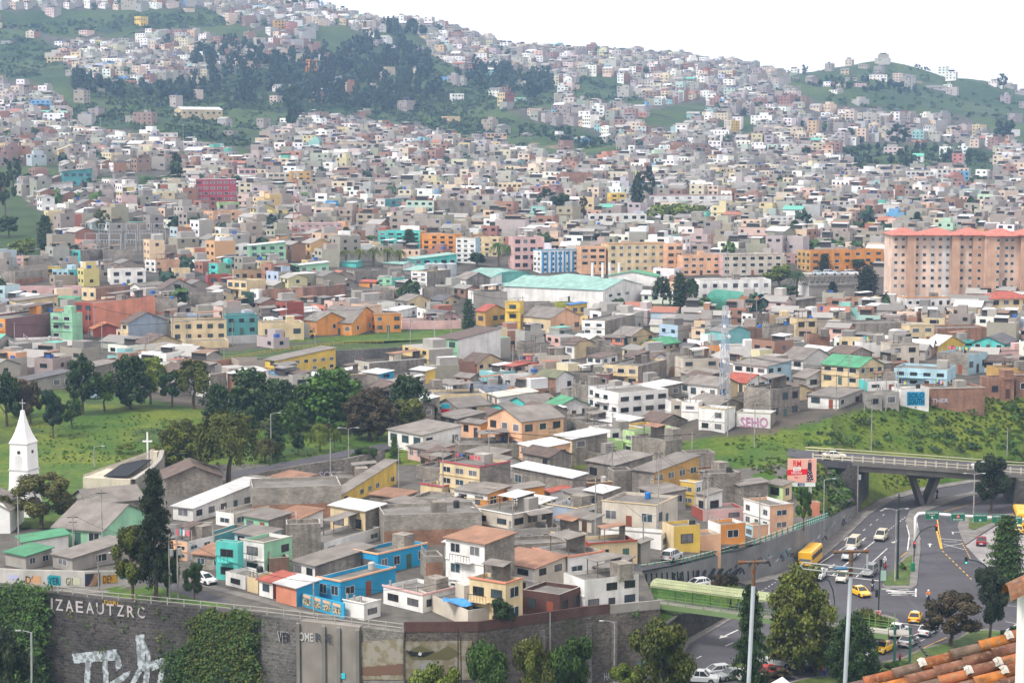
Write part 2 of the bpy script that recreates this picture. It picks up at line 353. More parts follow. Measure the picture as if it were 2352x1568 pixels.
# masks in photo pixels: green (no houses) areas of the hills
GREEN = [
 [(-300, -200), (0, 60), (0, 25), (470, 20), (560, 60), (620, 85), (600, 105), (560, 95), (430, 62), (380, 70), (330, 62), (300, 95), (215, 78), (140, 90), (90, 75), (0, 60)],
 [(-300, 60), (70, 70), (120, 100), (160, 165), (200, 185), (330, 200), (440, 185), (560, 165), (680, 150), (720, 165), (760, 130), (840, 100), (900, 80), (960, 110), (1000, 130), (1060, 165), (1200, 165), (1290, 190), (1270, 245), (1150, 250), (1250, 285), (1330, 290), (1420, 335), (1455, 362), (1380, 366), (1150, 340), (1000, 310), (900, 280), (780, 262), (690, 262), (640, 290), (560, 345), (500, 345), (300, 300), (180, 300), (145, 260), (130, 215), (60, 185), (-300, 190)],
 [(720, 60), (800, 60), (840, 85), (920, 60), (960, 80), (990, 110), (990, 130), (700, 120)],
 [(1340, 170), (1420, 175), (1460, 210), (1500, 240), (1420, 245), (1300, 225)],
 [(1450, 265), (1560, 240), (1630, 235), (1620, 265), (1560, 290), (1470, 290)],
 [(1640, 285), (1700, 265), (1745, 265), (1735, 305), (1640, 310)],
 [(1790, 165), (1850, 155), (1950, 135), (2120, 150), (2200, 175), (2700, 215), (2700, 330), (2330, 330), (2280, 300), (2200, 262), (2050, 258), (1960, 245), (1880, 235), (1810, 200)],
 [(1920, 335), (2010, 330), (2200, 335), (2290, 345), (2300, 390), (2230, 400), (2150, 380), (2080, 395), (1960, 390), (1930, 370)],
 [(2215, 400), (2290, 410), (2290, 445), (2210, 440)],
 [(220, 330), (330, 320), (440, 335), (530, 340), (640, 350), (560, 372), (480, 345), (400, 320), (250, 318)],
 [(0, 370), (60, 380), (140, 375), (150, 400), (70, 420), (0, 440)], [(200, 405), (420, 400), (425, 440), (250, 445), (205, 430)], [(-300, 380), (30, 400), (60, 470), (120, 500), (130, 580), (60, 600), (-300, 600)],
 [(1250, 525), (1350, 535), (1490, 545), (1640, 560), (1810, 562), (2040, 570), (2040, 585), (1600, 575), (1260, 545)],
 [(1380, 500), (1650, 500), (1650, 525), (1380, 525)],
 [(-300, 880), (260, 900), (440, 935), (600, 950), (660, 950), (900, 975), (905, 1045), (640, 1090), (500, 1110), (330, 1120), (200, 1110), (-300, 1180)],
 [(1640, 1045), (1700, 1010), (1850, 975), (2000, 935), (2352, 905), (2352, 1100), (1960, 1200), (1870, 1150), (1650, 1080)],
 [(440, 815), (700, 790), (870, 760), (1060, 738), (1180, 735), (1180, 790), (980, 830), (700, 860), (600, 880), (470, 860)],
 [(1480, 700), (1680, 700), (1680, 740), (1480, 735)],
]
def green_px(u, v, dv=0):
 g = np.zeros(np.shape(u), bool)
 if dv: v = np.where(np.asarray(v) < 420, np.asarray(v) - dv, v)
 for p in GREEN: g |= pip(u, v, p)
 return g
def projv(x, y, z):
 dy = y * cp - (z - HC) * sp_; up = y * sp_ + (z - HC) * cp
 return 1176 + F * x / dy, 784 - F * up / dy
def fan():
 ds = list(np.arange(336, 480, 2.5)) + list(np.arange(480, 700, 5)) + list(np.arange(700, 1300, 10)) + list(np.arange(1300, 2400, 15)) + [2500, 2700, 3000, 3500, 4200, 5000]
 ts = np.concatenate([np.linspace(-.42, -.27, 20), np.linspace(-.267, .267, 330), np.linspace(.27, .45, 24)])
 D, T = np.meshgrid(ds, ts, indexing='ij'); x = T * D; y = D
 sh = x.shape; xf, yf = x.ravel(), y.ravel(); z = upl2(xf, yf)
 ins = pip(xf, yf, BASIN); d = pdist(xf, yf, EDGE)
 nz = np.array([mnoise.fractal((a * .012, b * .012, 0), 1, 2, 5) for a, b in zip(xf, yf)])
 z = z + nz * 4 * sst(800, 1300, yf) + nz * .9 * sst(372, 390, yf) * (1 - sst(800, 1300, yf)) - .12
 z = np.where(ins & (yf < 430), -1.5, np.minimum(z, -1 + d * 2.5)) if True else z
 u, v = projv(xf, yf, z); urb = (~green_px(u, v)) & (yf > 395)
 n0, n1 = sh; V = np.column_stack([xf, yf, z])
 i = np.arange(n0 - 1)[:, None] * n1 + np.arange(n1 - 1)[None, :]; i = i.ravel()
 Q = np.column_stack([i, i + 1, i + n1 + 1, i + n1])
 me = bpy.data.meshes.new('hillside'); me.from_pydata(V.tolist(), [], Q.tolist()); me.materials.append(mat('hillside_ground', kind='terrain', rough=.95))
 a = me.attributes.new('urban', 'FLOAT', 'POINT'); a.data.foreach_set('value', urb.astype(np.float32))
 me.polygons.foreach_set('use_smooth', [True] * len(Q)); uvmap(me)
 return struct(link('hillside', me))
fan()
def terrace():
 import bmesh
 pts = [(p[0], p[1]) for p in FW] + [(MWL[0][0], MWL[0][1]), (MWL[1][0], MWL[1][1])] + [(p[0], p[1]) for p in MW] + [(59, 372), (-600, 372)]
 pts[0] = (-600, FW[0][1])
 from mathutils.geometry import tessellate_polygon
 bm = bmesh.new(); vs = [bm.verts.new((x, y, 0)) for x, y in pts]
 for t in tessellate_polygon([[Vector((x, y, 0)) for x, y in pts]]): bm.faces.new([vs[k] for k in t])
 for k in range(-10, 8): bmesh.ops.bisect_plane(bm, geom=bm.verts[:] + bm.edges[:] + bm.faces[:], plane_co=(k * 10, 0, 0), plane_no=(1, 0, 0))
 for k in (300, 325, 330, 335, 340, 345, 350, 355, 360, 365): bmesh.ops.bisect_plane(bm, geom=bm.verts[:] + bm.edges[:] + bm.faces[:], plane_co=(0, k, 0), plane_no=(0, 1, 0))
 z = upl2([v.co.x for v in bm.verts], [v.co.y for v in bm.verts])
 for v, q in zip(bm.verts, z): v.co.z = q
 me = bpy.data.meshes.new('terrace'); bm.normal_update()
 for f in bm.faces:
  if f.normal.z < 0: f.normal_flip()
 bm.to_mesh(me); bm.free(); me.materials.append(mat('packed_earth', (.1, .092, .08), kind='slab')); uvmap(me)
 struct(link('terrace_ground', me))
terrace()
mb = MB(); xs_ = [-600, -10, -6, -2, 2, 6, 10, 14, 17, 20, 600]; BZ = lambda x: -8 * float(sst(20, -10, x)) if x < 20 else 0.0
for a, b in zip(xs_[:-1], xs_[1:]): mb.poly([(a, 150, BZ(a)), (b, 150, BZ(b)), (b, 425, BZ(b)), (a, 425, BZ(a))])
struct(mb.build('road_basin', M_asph))
# slope below the viewpoint, falling away under the frame
mb = MB(); n = 24
def vz(y): return max(-9, 66 - .308 * max(0, y))
def bz(x): return -8 * float(sst(20, -10, x)) if x < 20 else 0.0
ys = [-60, -20, 0, 20] + list(range(30, 241, 10))
for a, b in zip(ys[:-1], ys[1:]):
 for k in range(-6, 6):
  x0, x1 = k * 25, k * 25 + 25; mb.poly([(x0, a, vz(a)), (x1, a, vz(a)), (x1, b, vz(b)), (x0, b, vz(b))])
struct(mb.build('viewpoint_slope', M_grass))
# ---------------------------------------------------------------- sheets
def sheet(name, pts, m, dz=.012, kind='structure', z=None):
 mb = MB(); mb.poly([(p[0], p[1], (p[2] if z is None else z) + dz) for p in pts], 0)
 o = mb.build(name, m)
 if o.data.polygons[0].normal.z < 0: o.data.flip_normals()
 return struct(o) if kind == 'structure' else o
def island(name, pts, grass=None, h=.14):
 mb = MB(); mb.prism(pts, -.05, h, 1, 0); o = mb.build(name, [M_kerb, M_pave]); struct(o)
 for g in grass or []:
  mb = MB(); mb.prism(g, h - .02, h + .05, 0); struct(mb.build('grass_verge', M_grass))
def PI_(l, z=0): return [I0(u, v, z) for u, v in l]
island('traffic_island', PI_([(1375, 895), (1400, 915), (1580, 915), (1615, 890), (1640, 640), (1632, 520), (1600, 455), (1640, 400), (1800, 335), (2040, 262), (2040, 240), (1760, 300), (1560, 385), (1535, 450), (1560, 520), (1575, 620), (1530, 690)]),
       [PI_([(1385, 885), (1395, 897), (1560, 897), (1585, 690), (1550, 700), (1440, 800)])])
island('pavement_wedge', PI_([(1905, 455), (1895, 490), (1920, 560), (1945, 612), (1960, 608), (2040, 550), (2170, 470), (2230, 452), (2420, 440), (2420, 400), (2200, 405), (1960, 425)]),
       [PI_([(1975, 425), (1970, 505), (2010, 515), (2150, 455), (2200, 425)])])
sheet('concrete_carriageway', PI_([(1950, 618), (2045, 556), (2175, 476), (2232, 458), (2500, 450), (2500, 760), (2230, 830), (2110, 770), (2040, 715)]), mat('concrete_road', (.27, .255, .25), kind='asphalt'), .02)
island('corner_island', PI_([(1130, 1150), (1240, 1098), (1400, 1098), (1480, 1125), (1492, 1145), (1430, 1195), (1340, 1240), (1240, 1310), (1000, 1330), (990, 1240)]),
       [PI_([(1145, 1155), (1240, 1108), (1390, 1110), (1465, 1135), (1400, 1190), (1330, 1230), (1230, 1298), (1010, 1320), (1005, 1240)])])
island('median_strip', PI_([(230, 1462), (330, 1492), (560, 1430), (900, 1345), (1010, 1325), (1005, 1290), (900, 1310), (520, 1395), (330, 1440)]), [PI_([(250, 1462), (330, 1484), (900, 1338), (1000, 1318), (900, 1318), (520, 1402), (330, 1447)])])
verge = [(-400, 1780), (300, 1640), (700, 1570), (850, 1532), (1200, 1490), (1330, 1425), (1500, 1400), (1640, 1332), (1900, 1258), (1990, 1200), (2100, 1195), (2352, 1225), (2900, 1240), (2900, 2500), (-400, 2500)]
island('park_verge', PI_(verge), [PI_([(u, v + 12) for u, v in verge])], .12)
# far kerb of the main road, pavement along the mural wall
def strip(name, line, w, m, h=.13, side=1):
 a = []; b = []
 for i, p in enumerate(line):
  d = (line[min(i + 1, len(line) - 1)] - line[max(i - 1, 0)]).normalized(); nn = Vector((d.y, -d.x, 0)) * w * side; a.append(p); b.append(p + nn)
 mb = MB()
 for i in range(len(line) - 1):
  for q in ([a[i], b[i], b[i + 1], a[i + 1]],):
   mb.prism([(p.x, p.y) for p in q], min(p.z for p in q) - .3, max(p.z for p in q) + h, 0)
 return struct(mb.build(name, m))
strip('pavement_by_mural_wall', [Vector((p[0], p[1], 0)) for p in MW + RE[:3]], 2.4, M_pave)
strip('pavement_by_underpass', [Vector((p[0], p[1], 0)) for p in [FW[-1], NOSE[0], NOSE[1]]], 1.2, M_pave)
# grass spit in front of the mural wall
mb = MB(); n_ = len(SPIT); cx = sum(p[0] for p in SPIT) / n_; cy = sum(p[1] for p in SPIT) / n_
def spz(p): return float(spit_z(np.array([p[0]]), 0)[0])
for i in range(n_):
 a, b = SPIT[i], SPIT[(i + 1) % n_]; mb.poly([(cx, cy, spz((cx, cy))), (a[0], a[1], spz(a)), (b[0], b[1], spz(b))])
 mb.poly([(a[0], a[1], -.5), (b[0], b[1], -.5), (b[0], b[1], spz(b)), (a[0], a[1], spz(a))], 1)
struct(mb.build('grass_spit', [M_lawn, mat('stained_stone', (.1, .092, .085), kind='stone')]))
# ---------------------------------------------------------------- road paint
def line(name, a, b, w=.14, m=None, z=.016): 
 a = I0(*a); b = I0(*b); d = (b - a).normalized(); n = Vector((-d.y, d.x, 0)) * w / 2
 return [(a + n), (b + n), (b - n), (a - n)]
mk = MB(); my = MB()
def ml(a, b, w=.18, y=False, dash=None):
 A, B = I0(*a), I0(*b); d = B - A; L = d.length; d.normalize(); n = Vector((-d.y, d.x, 0)) * w / 2; t = 0
 while t < L:
  e = min(L, t + (dash[0] if dash else L)); p, q = A + d * t, A + d * e
  (my if y else mk).poly([(*(p + n)[:2], .026), (*(p - n)[:2], .026), (*(q - n)[:2], .026), (*(q + n)[:2], .026)]); t = e + (dash[1] if dash else 1)
ml((945, 740), (1125, 622)); ml((1035, 820), (1320, 590), .2, False, (2.6, 0.4)); ml((1195, 836), (1410, 638)); ml((1320, 590), (1540, 418), .16, False, (1, .8)); ml((1245, 515), (1420, 380), .14, False, (1.6, 3.5))
ml((965, 815), (1350, 860), .4); ml((720, 790), (785, 793), .3); ml((620, 850), (745, 856), .3); ml((500, 960), (640, 870), .14, False, (.8, .8)); ml((1545, 475), (1563, 550), .22); ml((1563, 550), (1550, 650), .22); ml((1612, 450), (1635, 575), .22)
ml((1755, 440), (1765, 520), .22, True); ml((1752, 520), (1782, 640), .3, True); ml((1768, 520), (1790, 640), .12, True); ml((1790, 655), (1990, 850), .2, True, (1.2, 1.4)); ml((1925, 600), (1985, 710), .16, True, (.9, .8)); ml((2100, 790), (2290, 945), .14, True)
ml((1500, 700), (1548, 660), .12, True); ml((1800, 385), (2050, 315), .14, True); ml((1780, 570), (1925, 582), .25); ml((1790, 605), (1940, 645), .16); ml((1800, 625), (1925, 605), .16); ml((1800, 590), (1890, 592), .16)
for i in range(6): ml((1370 + i * 34, 915 + i * 11), (1500 + i * 20, 922 + i * 9), .4) if i < 5 else None
ml((1400, 930), (1608, 935), .35); ml((1415, 945), (1608, 948), .35); ml((1440, 958), (1608, 958), .35); ml((1608, 915), (1606, 970), .25); ml((1375, 918), (1560, 922), .35)
ml((1495, 1150), (1650, 1168), .3); ml((1440, 1300), (1640, 1215), .16); ml((1640, 1330), (1820, 1250), .14, True); ml((1640, 1275), (1800, 1200), .14, False, (1.2, 2.2)); ml((2130, 945), (2300, 945), .25); ml((2225, 1140), (2352, 1165), .14); ml((2230, 1200), (2352, 1130), .16); ml((2240, 1030), (2352, 1045), .14)
ml((295, 1310), (350, 1285), .16); ml((95, 1395), (130, 1378), .16); ml((395, 1420), (420, 1412), .16); ml((1000, 600), (1160, 480), .12, True); ml((1160, 480), (1270, 400), .12, True)
def arrow(c, d, L=3.2, w=.5, bend=0):
 c = I0(*c); e = I0(*d); f = (e - c).normalized(); n = Vector((-f.y, f.x, 0)); z = Vector((0, 0, .027))
 mk.poly([c - f * L * .5 - n * .12 + z, c + f * L * .2 - n * .12 + z, c + f * L * .2 + n * .12 + z, c - f * L * .5 + n * .12 + z])
 if not bend: mk.poly([c + f * L * .2 - n * w + z, c + f * L * .5 + z, c + f * L * .2 + n * w + z])
 else:
  q = n * bend; t = c + f * L * .2; mk.poly([t - f * .25 + z, t + q * 1.4 - f * .25 + z, t + q * 1.4 + z, t + z]); mk.poly([t + q * 1.4 - f * .7 + z, t + q * 2.4 - f * .12 + z, t + q * 1.4 + f * .45 + z])
arrow((1120, 572), (1090, 590)); arrow((1247, 575), (1215, 600)); arrow((1030, 758), (990, 790)); arrow((1704, 615), (1706, 560)); arrow((1860, 528), (1850, 505), 3, .5, -1); arrow((318, 1228), (270, 1250), 6, .6); arrow((1465, 590), (1440, 605), 3, .6); arrow((1380, 372), (1365, 380), 3, .5)
struct(mk.build('road_markings', M_lane)); struct(my.build('yellow_road_markings', M_laneY))
# ---------------------------------------------------------------- streets on the upper ground
def street(name, pts, m=M_asph, dz=.05):
 mb = MB(); mb.poly([(p[0], p[1], p[2] + dz) for p in pts]); o = mb.build(name, m)
 if o.data.polygons[0].normal.z < 0: o.data.flip_normals()
 return struct(o)
def SG(r, l, dz=0): return [gnd(*rp(r, u, v)) + Vector((0, 0, dz)) for u, v in l]
street('terrace_street', SG('G', [(905, 770), (1250, 775), (1390, 880), (1780, 975), (2040, 1060), (2352, 1125), (2700, 1190), (2700, 1215), (2352, 1158), (1600, 1048), (1330, 990), (1100, 905), (905, 840)]))
street('street_pavement', SG('G', [(1300, 840), (1390, 875), (1780, 970), (2040, 1055), (2352, 1120), (2352, 1140), (2030, 1078), (1760, 1000), (1480, 925), (1300, 870)]), M_pave, .09)
street('wall_path', SG('G', [(150, 905), (905, 870), (905, 900), (680, 950), (230, 925)]), M_pave, .06)
street('corner_lawn', SG('G', [(680, 930), (800, 905), (925, 893), (1080, 900), (1330, 985), (1620, 1045), (1400, 1035), (1000, 995), (760, 965)]), M_lawn, .09)
UPR = [('H', 1930, 775), ('H', 2060, 795), ('I', 0, 742), ('I', 300, 672), ('I', 600, 592), ('I', 780, 525), ('I', 905, 440)]
UPL = [('H', 1960, 745), ('H', 2080, 735), ('I', 0, 668), ('I', 300, 615), ('I', 580, 558), ('I', 775, 505), ('I', 870, 425)]
A_ = [gnd(*rp(*p)) for p in UPR]; B_ = [gnd(*rp(*p)) for p in UPL]
mb = MB()
for i in range(len(A_) - 1): mb.poly([A_[i] + Vector((0, 0, .05)), A_[i + 1] + Vector((0, 0, .05)), B_[i + 1] + Vector((0, 0, .05)), B_[i] + Vector((0, 0, .05))])
struct(mb.build('upper_street', M_asph))
# curved street, school road and park road on the left, in the middle and by the grass bank
street('curved_street', SG('D', [(590, 830), (700, 840), (830, 900), (835, 1010), (700, 1010), (640, 950), (560, 880), (430, 800), (420, 780)]))
street('park_road', [gnd(u, v) for u, v in [(430, 1098), (520, 1085), (700, 1052), (885, 1018), (900, 1030), (700, 1068), (560, 1092), (500, 1108)]])
street('high_street', [gnd(u, v) for u, v in [(1085, 742), (1120, 745), (1165, 760), (1230, 775), (1225, 785), (1150, 772), (1080, 752)]])
street('hill_street', SG('A', [(70, 1280), (110, 1290), (260, 1390), (330, 1420), (300, 1440), (200, 1400), (90, 1310)]))
street('playground_lawn', SG('D', [(1340, 850), (1600, 815), (2080, 765), (2352, 745), (2352, 775), (1800, 825), (1560, 850)]), M_lawn)
street('playground_lawn', SG('E', [(0, 745), (400, 725), (820, 690), (1030, 740), (640, 770), (0, 790)]), M_lawn)
street('sports_field', [gnd(u, v) for u, v in [(1485, 722), (1490, 712), (1690, 712), (1700, 730), (1560, 735)]], M_lawn)
street('park_lawn', [gnd(u, v) for u, v in [(-200, 1215), (-200, 1066), (345, 1066), (450, 1086), (350, 1130), (260, 1130), (200, 1150), (110, 1215)]], M_lawn, .2)
street('court', SG('G', [(1700, 190), (1750, 170), (2340, 180), (2352, 195), (1740, 215)]), M_pave)
# ================================================================ retaining walls
def wallstrip(name, line, zb, zt, th, m, parent=None):
 mb = MB(); n = len(line); off = []
 for i in range(n):
  d = Vector((line[min(i + 1, n - 1)][0] - line[max(i - 1, 0)][0], line[min(i + 1, n - 1)][1] - line[max(i - 1, 0)][1], 0)).normalized(); off.append(Vector((-d.y, d.x, 0)) * th)
 f = lambda z, i: z[i] if isinstance(z, (list, tuple)) else z
 P = [Vector((p[0], p[1], 0)) for p in line]; Q = [a + b for a, b in zip(P, off)]; U = lambda p, z: (p.x, p.y, z)
 for i in range(n - 1):
  j = i + 1
  mb.poly([U(P[i], f(zb, i)), U(P[j], f(zb, j)), U(P[j], f(zt, j)), U(P[i], f(zt, i))]); mb.poly([U(P[i], f(zt, i)), U(P[j], f(zt, j)), U(Q[j], f(zt, j)), U(Q[i], f(zt, i))])
  mb.poly([U(Q[j], f(zb, j)), U(Q[i], f(zb, i)), U(Q[i], f(zt, i)), U(Q[j], f(zt, j))])
 for i, s_ in ((0, 1), (n - 1, -1)):
  q = [U(P[i], f(zb, i)), U(P[i], f(zt, i)), U(Q[i], f(zt, i)), U(Q[i], f(zb, i))]; mb.poly(q if s_ > 0 else q[::-1])
 return mb.build(name, m, parent)
def hitline(line, u, v, off=.03):
 """where the photo ray meets a vertical wall standing on a polyline"""
 dx, dy, dz = ray(u, v); best = None
 for a, b in zip(line[:-1], line[1:]):
  ex, ey = b[0] - a[0], b[1] - a[1]; det = dx * (-ey) + ex * dy
  if abs(det) < 1e-9: continue
  k = (a[0] * (-ey) + ex * a[1]) / det; s_ = (dx * a[1] - dy * a[0]) / det
  if -.001 <= s_ <= 1.001 and k > 0 and (best is None or k < best[0]):
   nl = Vector((ey, -ex, 0)).normalized() * off; best = (k, Vector((dx * k, dy * k, HC + dz * k)) + nl)
 return best[1] if best else None
def subline(line, u0, u1, zt):
 out = [];
 for u in [u0] + [w for w in [projv(p[0], p[1], zt)[0] for p in line] if u0 + 2 < w < u1 - 2] + [u1]:
  p = hitline(line, u, 1400, 0); out.append((p.x, p.y))
 return out
rw = empty('retaining_wall', (0, 255, 0), 0, 'long dark stone retaining wall below the terrace street, covered in graffiti', 'wall')
def sec(u0, u1, m, th=1.0, fwd=0, zt=8.03):
 l = subline(FW, u0, u1, 8)
 o = wallstrip('wall_section', [(x, y - fwd) for x, y in l], -10, zt, th + fwd, m, rw); o.matrix_parent_inverse = Matrix.Translation((0, -255, 0)); return o
m_s1 = mat('dark_stone_blocks', (.085, .076, .072), kind='stone', col2=(.042, .04, .04)); m_s2 = mat('grey_stone_blocks', (.125, .118, .11), kind='stone', col2=(.085, .08, .078))
m_s3 = mat('pale_wall_render', (.27, .245, .22), kind='paint'); m_s4 = mat('brown_stone', (.135, .118, .1), kind='stone', col2=(.075, .066, .06), scale=.7)
sec(-390, 443, m_s1); sec(443, 600, m_s1); sec(600, 690, m_s2, 1, .25); o = sec(690, 826, m_s3, 1, .5); o['label'] = 'pale cement-rendered wall section with piers'
sec(826, 928, mat('pale_stone', (.21, .2, .18), kind='stone', col2=(.16, .15, .135), scale=.8), 1, .2); sec(928, 1516, m_s4)
def attach(o, root):
 o.parent = root; o.matrix_parent_inverse = Matrix.Translation(-root.location) if root.rotation_euler[2] == 0 else (Matrix.Translation(root.location) @ Matrix.Rotation(root.rotation_euler[2], 4, 'Z')).inverted(); return o
for u in (748, 782, 826, 690):
 p = hitline(FW, u, 1500, .5); mb = MB(); mb.box(p.x - .22, p.x + .22, p.y - .35, p.y + .5, -9, 7.7); attach(mb.build('pier', mat('pier_concrete', (.25, .24, .23), kind='paint')), rw)
for u in (1245, 1352, 1410):
 p = hitline(FW, u, 1500, .1); mb = MB(); mb.box(p.x - .4, p.x + .4, p.y - .15, p.y + .5, -9, 7.0); attach(mb.build('pier', m_s2), rw)
# street railing of posts and rails on top of the wall
def railing(name, pts, step, h, colp, colr, label, w=.14, nr=2, cat='railing', parent=None):
 root = empty(name, pts[0], 0, label, cat); L = [0]
 for a, b in zip(pts[:-1], pts[1:]): L.append(L[-1] + (b - a).length)
 def atl(s):
  for i in range(len(pts) - 1):
   if s <= L[i + 1] + 1e-6: return pts[i].lerp(pts[i + 1], (s - L[i]) / max(1e-6, L[i + 1] - L[i]))
  return pts[-1]
 n = min(100, int(L[-1] / step)); pm = MB(); pm.box(-w / 2, w / 2, -w / 2, w / 2, -.1, h); pm = pm.mesh('post', M_text)
 for k in range(n + 1):
  o = link('post', pm, root, colp); o.location = atl(k * L[-1] / n) - pts[0]
 for r in range(nr):
  mb = MB(); z = Vector((0, 0, h * (1 - .5 * r) - .08))
  for a, b in zip(pts[:-1], pts[1:]): mb.beam(a - pts[0] + z, b - pts[0] + z, .09)
  mb.build('rail', M_text, root, color=colr)
 return root
g = [(-60, 1352), (67, 1353), (233, 1374), (444, 1394), (600, 1410), (690, 1421), (785, 1431), (925, 1449)]
railing('street_railing', [atz(u, v + 1, 8.03) + Vector((0, .3, 0)) for u, v in g], 2.45, 1.0, (.34, .33, .3), (.34, .33, .3), 'low concrete post and rail fence along the top of the graffiti wall')
bw = wallstrip('parapet_wall', subline(FW, 928, 1400, 8), 7.9, 9.3, .25, mat('brown_masonry_paint', (.095, .045, .04), kind='paint')); tag(bw, 'brown painted parapet wall on top of the stone retaining wall, below the cream house', 'wall')
bw2 = wallstrip('parapet_wall', subline(FW, 1402, 1516, 8), 7.9, 9.2, .25, M_conc); tag(bw2, 'grey concrete garden wall in front of the white balcony house', 'wall')
# mural wall along the main road
MWZ = []
tops = [(1470, 1312), (1567, 1297), (1690, 1265), (1734, 1253), (1827, 1217), (1893, 1190), (1967, 1160)]
for p, (u, v) in zip(MWL, tops): MWZ.append(at(u, v, p[1])[2])
mw = empty('mural_wall', (MWL[2][0], MWL[2][1], 0), 0, 'tall grey retaining wall with a painted mural of walking figures beside the main road', 'wall')
attach(wallstrip('wall_face', [(p[0], p[1]) for p in MWL], [min(p[2], 0) - 1 for p in MWL], MWZ, .9, mat('mural_wall_render', (.2, .2, .2), kind='paint')), mw)
rl = [Vector((p[0], p[1] + .4, z)) for p, z in zip(MWL[:6], MWZ[:6])]
railing('guard_rail', rl, 1.55, .95, (.03, .25, .2), (.55, .55, .42), 'green posts with cream rails along the top of the mural wall', .22)
# graffiti helpers
TXT = {}
def text_me(s_):
 if s_ in TXT: return TXT[s_]
 cu = bpy.data.curves.new('lettering', 'FONT'); cu.body = s_; cu.resolution_u = 2; cu.offset = .012
 o = bpy.data.objects.new('tmp', cu); C.objects.link(o); dg = bpy.context.evaluated_depsgraph_get(); dg.update()
 me = bpy.data.meshes.new_from_object(o.evaluated_get(dg)); bpy.data.objects.remove(o)
 co = np.empty(len(me.vertices) * 3, np.float32); me.vertices.foreach_get('co', co); co = co.reshape(-1, 3)
 mn, mx = co.min(0), co.max(0); co[:, 0] = (co[:, 0] - mn[0]) / (mx[0] - mn[0]); co[:, 1] = (co[:, 1] - mn[1]) / (mx[1] - mn[1]); co[:, 2] = 0
 me.vertices.foreach_set('co', co.ravel()); me.materials.clear(); me.materials.append(M_text); me.name = 'lettering'; TXT[s_] = me; return me
def place_text(s_, p0, p1, pt, col, root=None, name='lettering'):
 """p0 lower left, p1 lower right, pt upper left"""
 o = link(name, text_me(s_), None, col); ex = p1 - p0; ey = pt - p0; nrm = ex.cross(ey).normalized()
 M = Matrix(((ex.x, ey.x, nrm.x, p0.x), (ex.y, ey.y, nrm.y, p0.y), (ex.z, ey.z, nrm.z, p0.z), (0, 0, 0, 1)))
 o.matrix_world = M
 if root is not None: o.parent = root; o.matrix_parent_inverse = (Matrix.Translation(root.location) @ Matrix.Rotation(root.rotation_euler[2], 4, 'Z')).inverted()
 return o
def wtext(l, s_, u0, u1, vb, vt, col, root, sl=0, off=.05):
 p0, p1, pt = hitline(l, u0, vb, off), hitline(l, u1, vb + sl, off), hitline(l, u0, vt, off)
 return place_text(s_, p0, p1, pt, col, root, 'graffiti')
def wpatch(l, pts, col, root, off=.04, name='graffiti', m=None):
 us = [p[0] for p in pts]; vs = [p[1] for p in pts]; mb = MB()
 if max(us) - min(us) > 14 or max(vs) - min(vs) > 22:
  u = min(us)
  while u < max(us):
   v = min(vs)
   while v < max(vs):
    if pip([u + 1], [v + 1], pts)[0]:
     Q = [hitline(l, a, b, off) for a, b in ((u, v + 2), (u + 2, v + 2), (u + 2, v), (u, v))]
     if all(Q): mb.poly(Q)
    v += 2
   u += 2
 else:
  P = [hitline(l, u, v, off) for u, v in pts]
  if any(p is None for p in P): return
  mb.poly(P)
 if not mb.f: return
 o = mb.build(name, m or M_text, None, color=col); return attach(o, root)
def stroke(l, pts, w, col, root, off=.05):
 mb = MB(); P = [hitline(l, u, v, off) for u, v in pts]
 for a, b in zip(P[:-1], P[1:]):
  d = (b - a).normalized(); n = d.cross(Vector((0, -1, 0))).normalized() * w / 2; a = a - d * w * .3; b = b + d * w * .3
  mb.poly([a - n, b - n, b + n, a + n])
 return attach(mb.build('graffiti', M_text, None, color=col), root)
wc = (.42, .45, .5)
for i, ch in enumerate('IZAEAUTZRC'):
 u = 105 + i * 23.5 + (12 if ch == 'I' else 0); wtext(FW, ch, u, u + (5 if ch == 'I' else 17), 1398 + i * 2.2, 1372 + i * 2.2, (.46, .42, .43), rw, 1, .08)
wtext(FW, 'DSRI', 240, 272, 1386, 1377, (.5, .3, .03), rw, 2)
# big rolled white letters across the wall
pale = mat('rolled_white_paint', (.46, .52, .56), .8, 'mix2', col2=(.22, .24, .25), scale=1.5)
def roll(pts, off=.05): wpatch(FW, pts, None, rw, off, 'graffiti', pale)
roll([(166, 1500), (268, 1490), (272, 1515), (170, 1522)]); roll([(196, 1518), (210, 1516), (206, 1572), (194, 1572)]); roll([(236, 1515), (248, 1512), (250, 1572), (238, 1572)]); roll([(262, 1495), (276, 1505), (280, 1530), (268, 1540)]); roll([(250, 1568), (285, 1545), (300, 1538), (296, 1552), (262, 1580)])
roll([(312, 1458), (332, 1456), (336, 1540), (318, 1542)]); roll([(316, 1535), (330, 1535), (308, 1575), (296, 1575)]); roll([(332, 1470), (346, 1500), (342, 1575), (328, 1575), (336, 1510)]); roll([(340, 1520), (372, 1510), (388, 1508), (384, 1525), (350, 1540)]); roll([(372, 1512), (384, 1515), (372, 1575), (360, 1575)])
wtext(FW, 'VER', 642, 670, 1472, 1448, (.03, .03, .035), rw, 2, .33); wtext(FW, 'VER', 640, 669, 1473, 1447, (.4, .4, .42), rw, 2, .3)
wtext(FW, 'OME', 684 + 8, 724, 1468, 1448, (.5, .5, .5), rw, 2, .62); wtext(FW, 'RSE', 730, 768, 1470, 1450, (.06, .07, .1), rw, 2, .62)
m_mu = mat('faded_mural_paint', (.2, .17, .11), .9, 'mix2', col2=(.27, .25, .21), scale=.9)
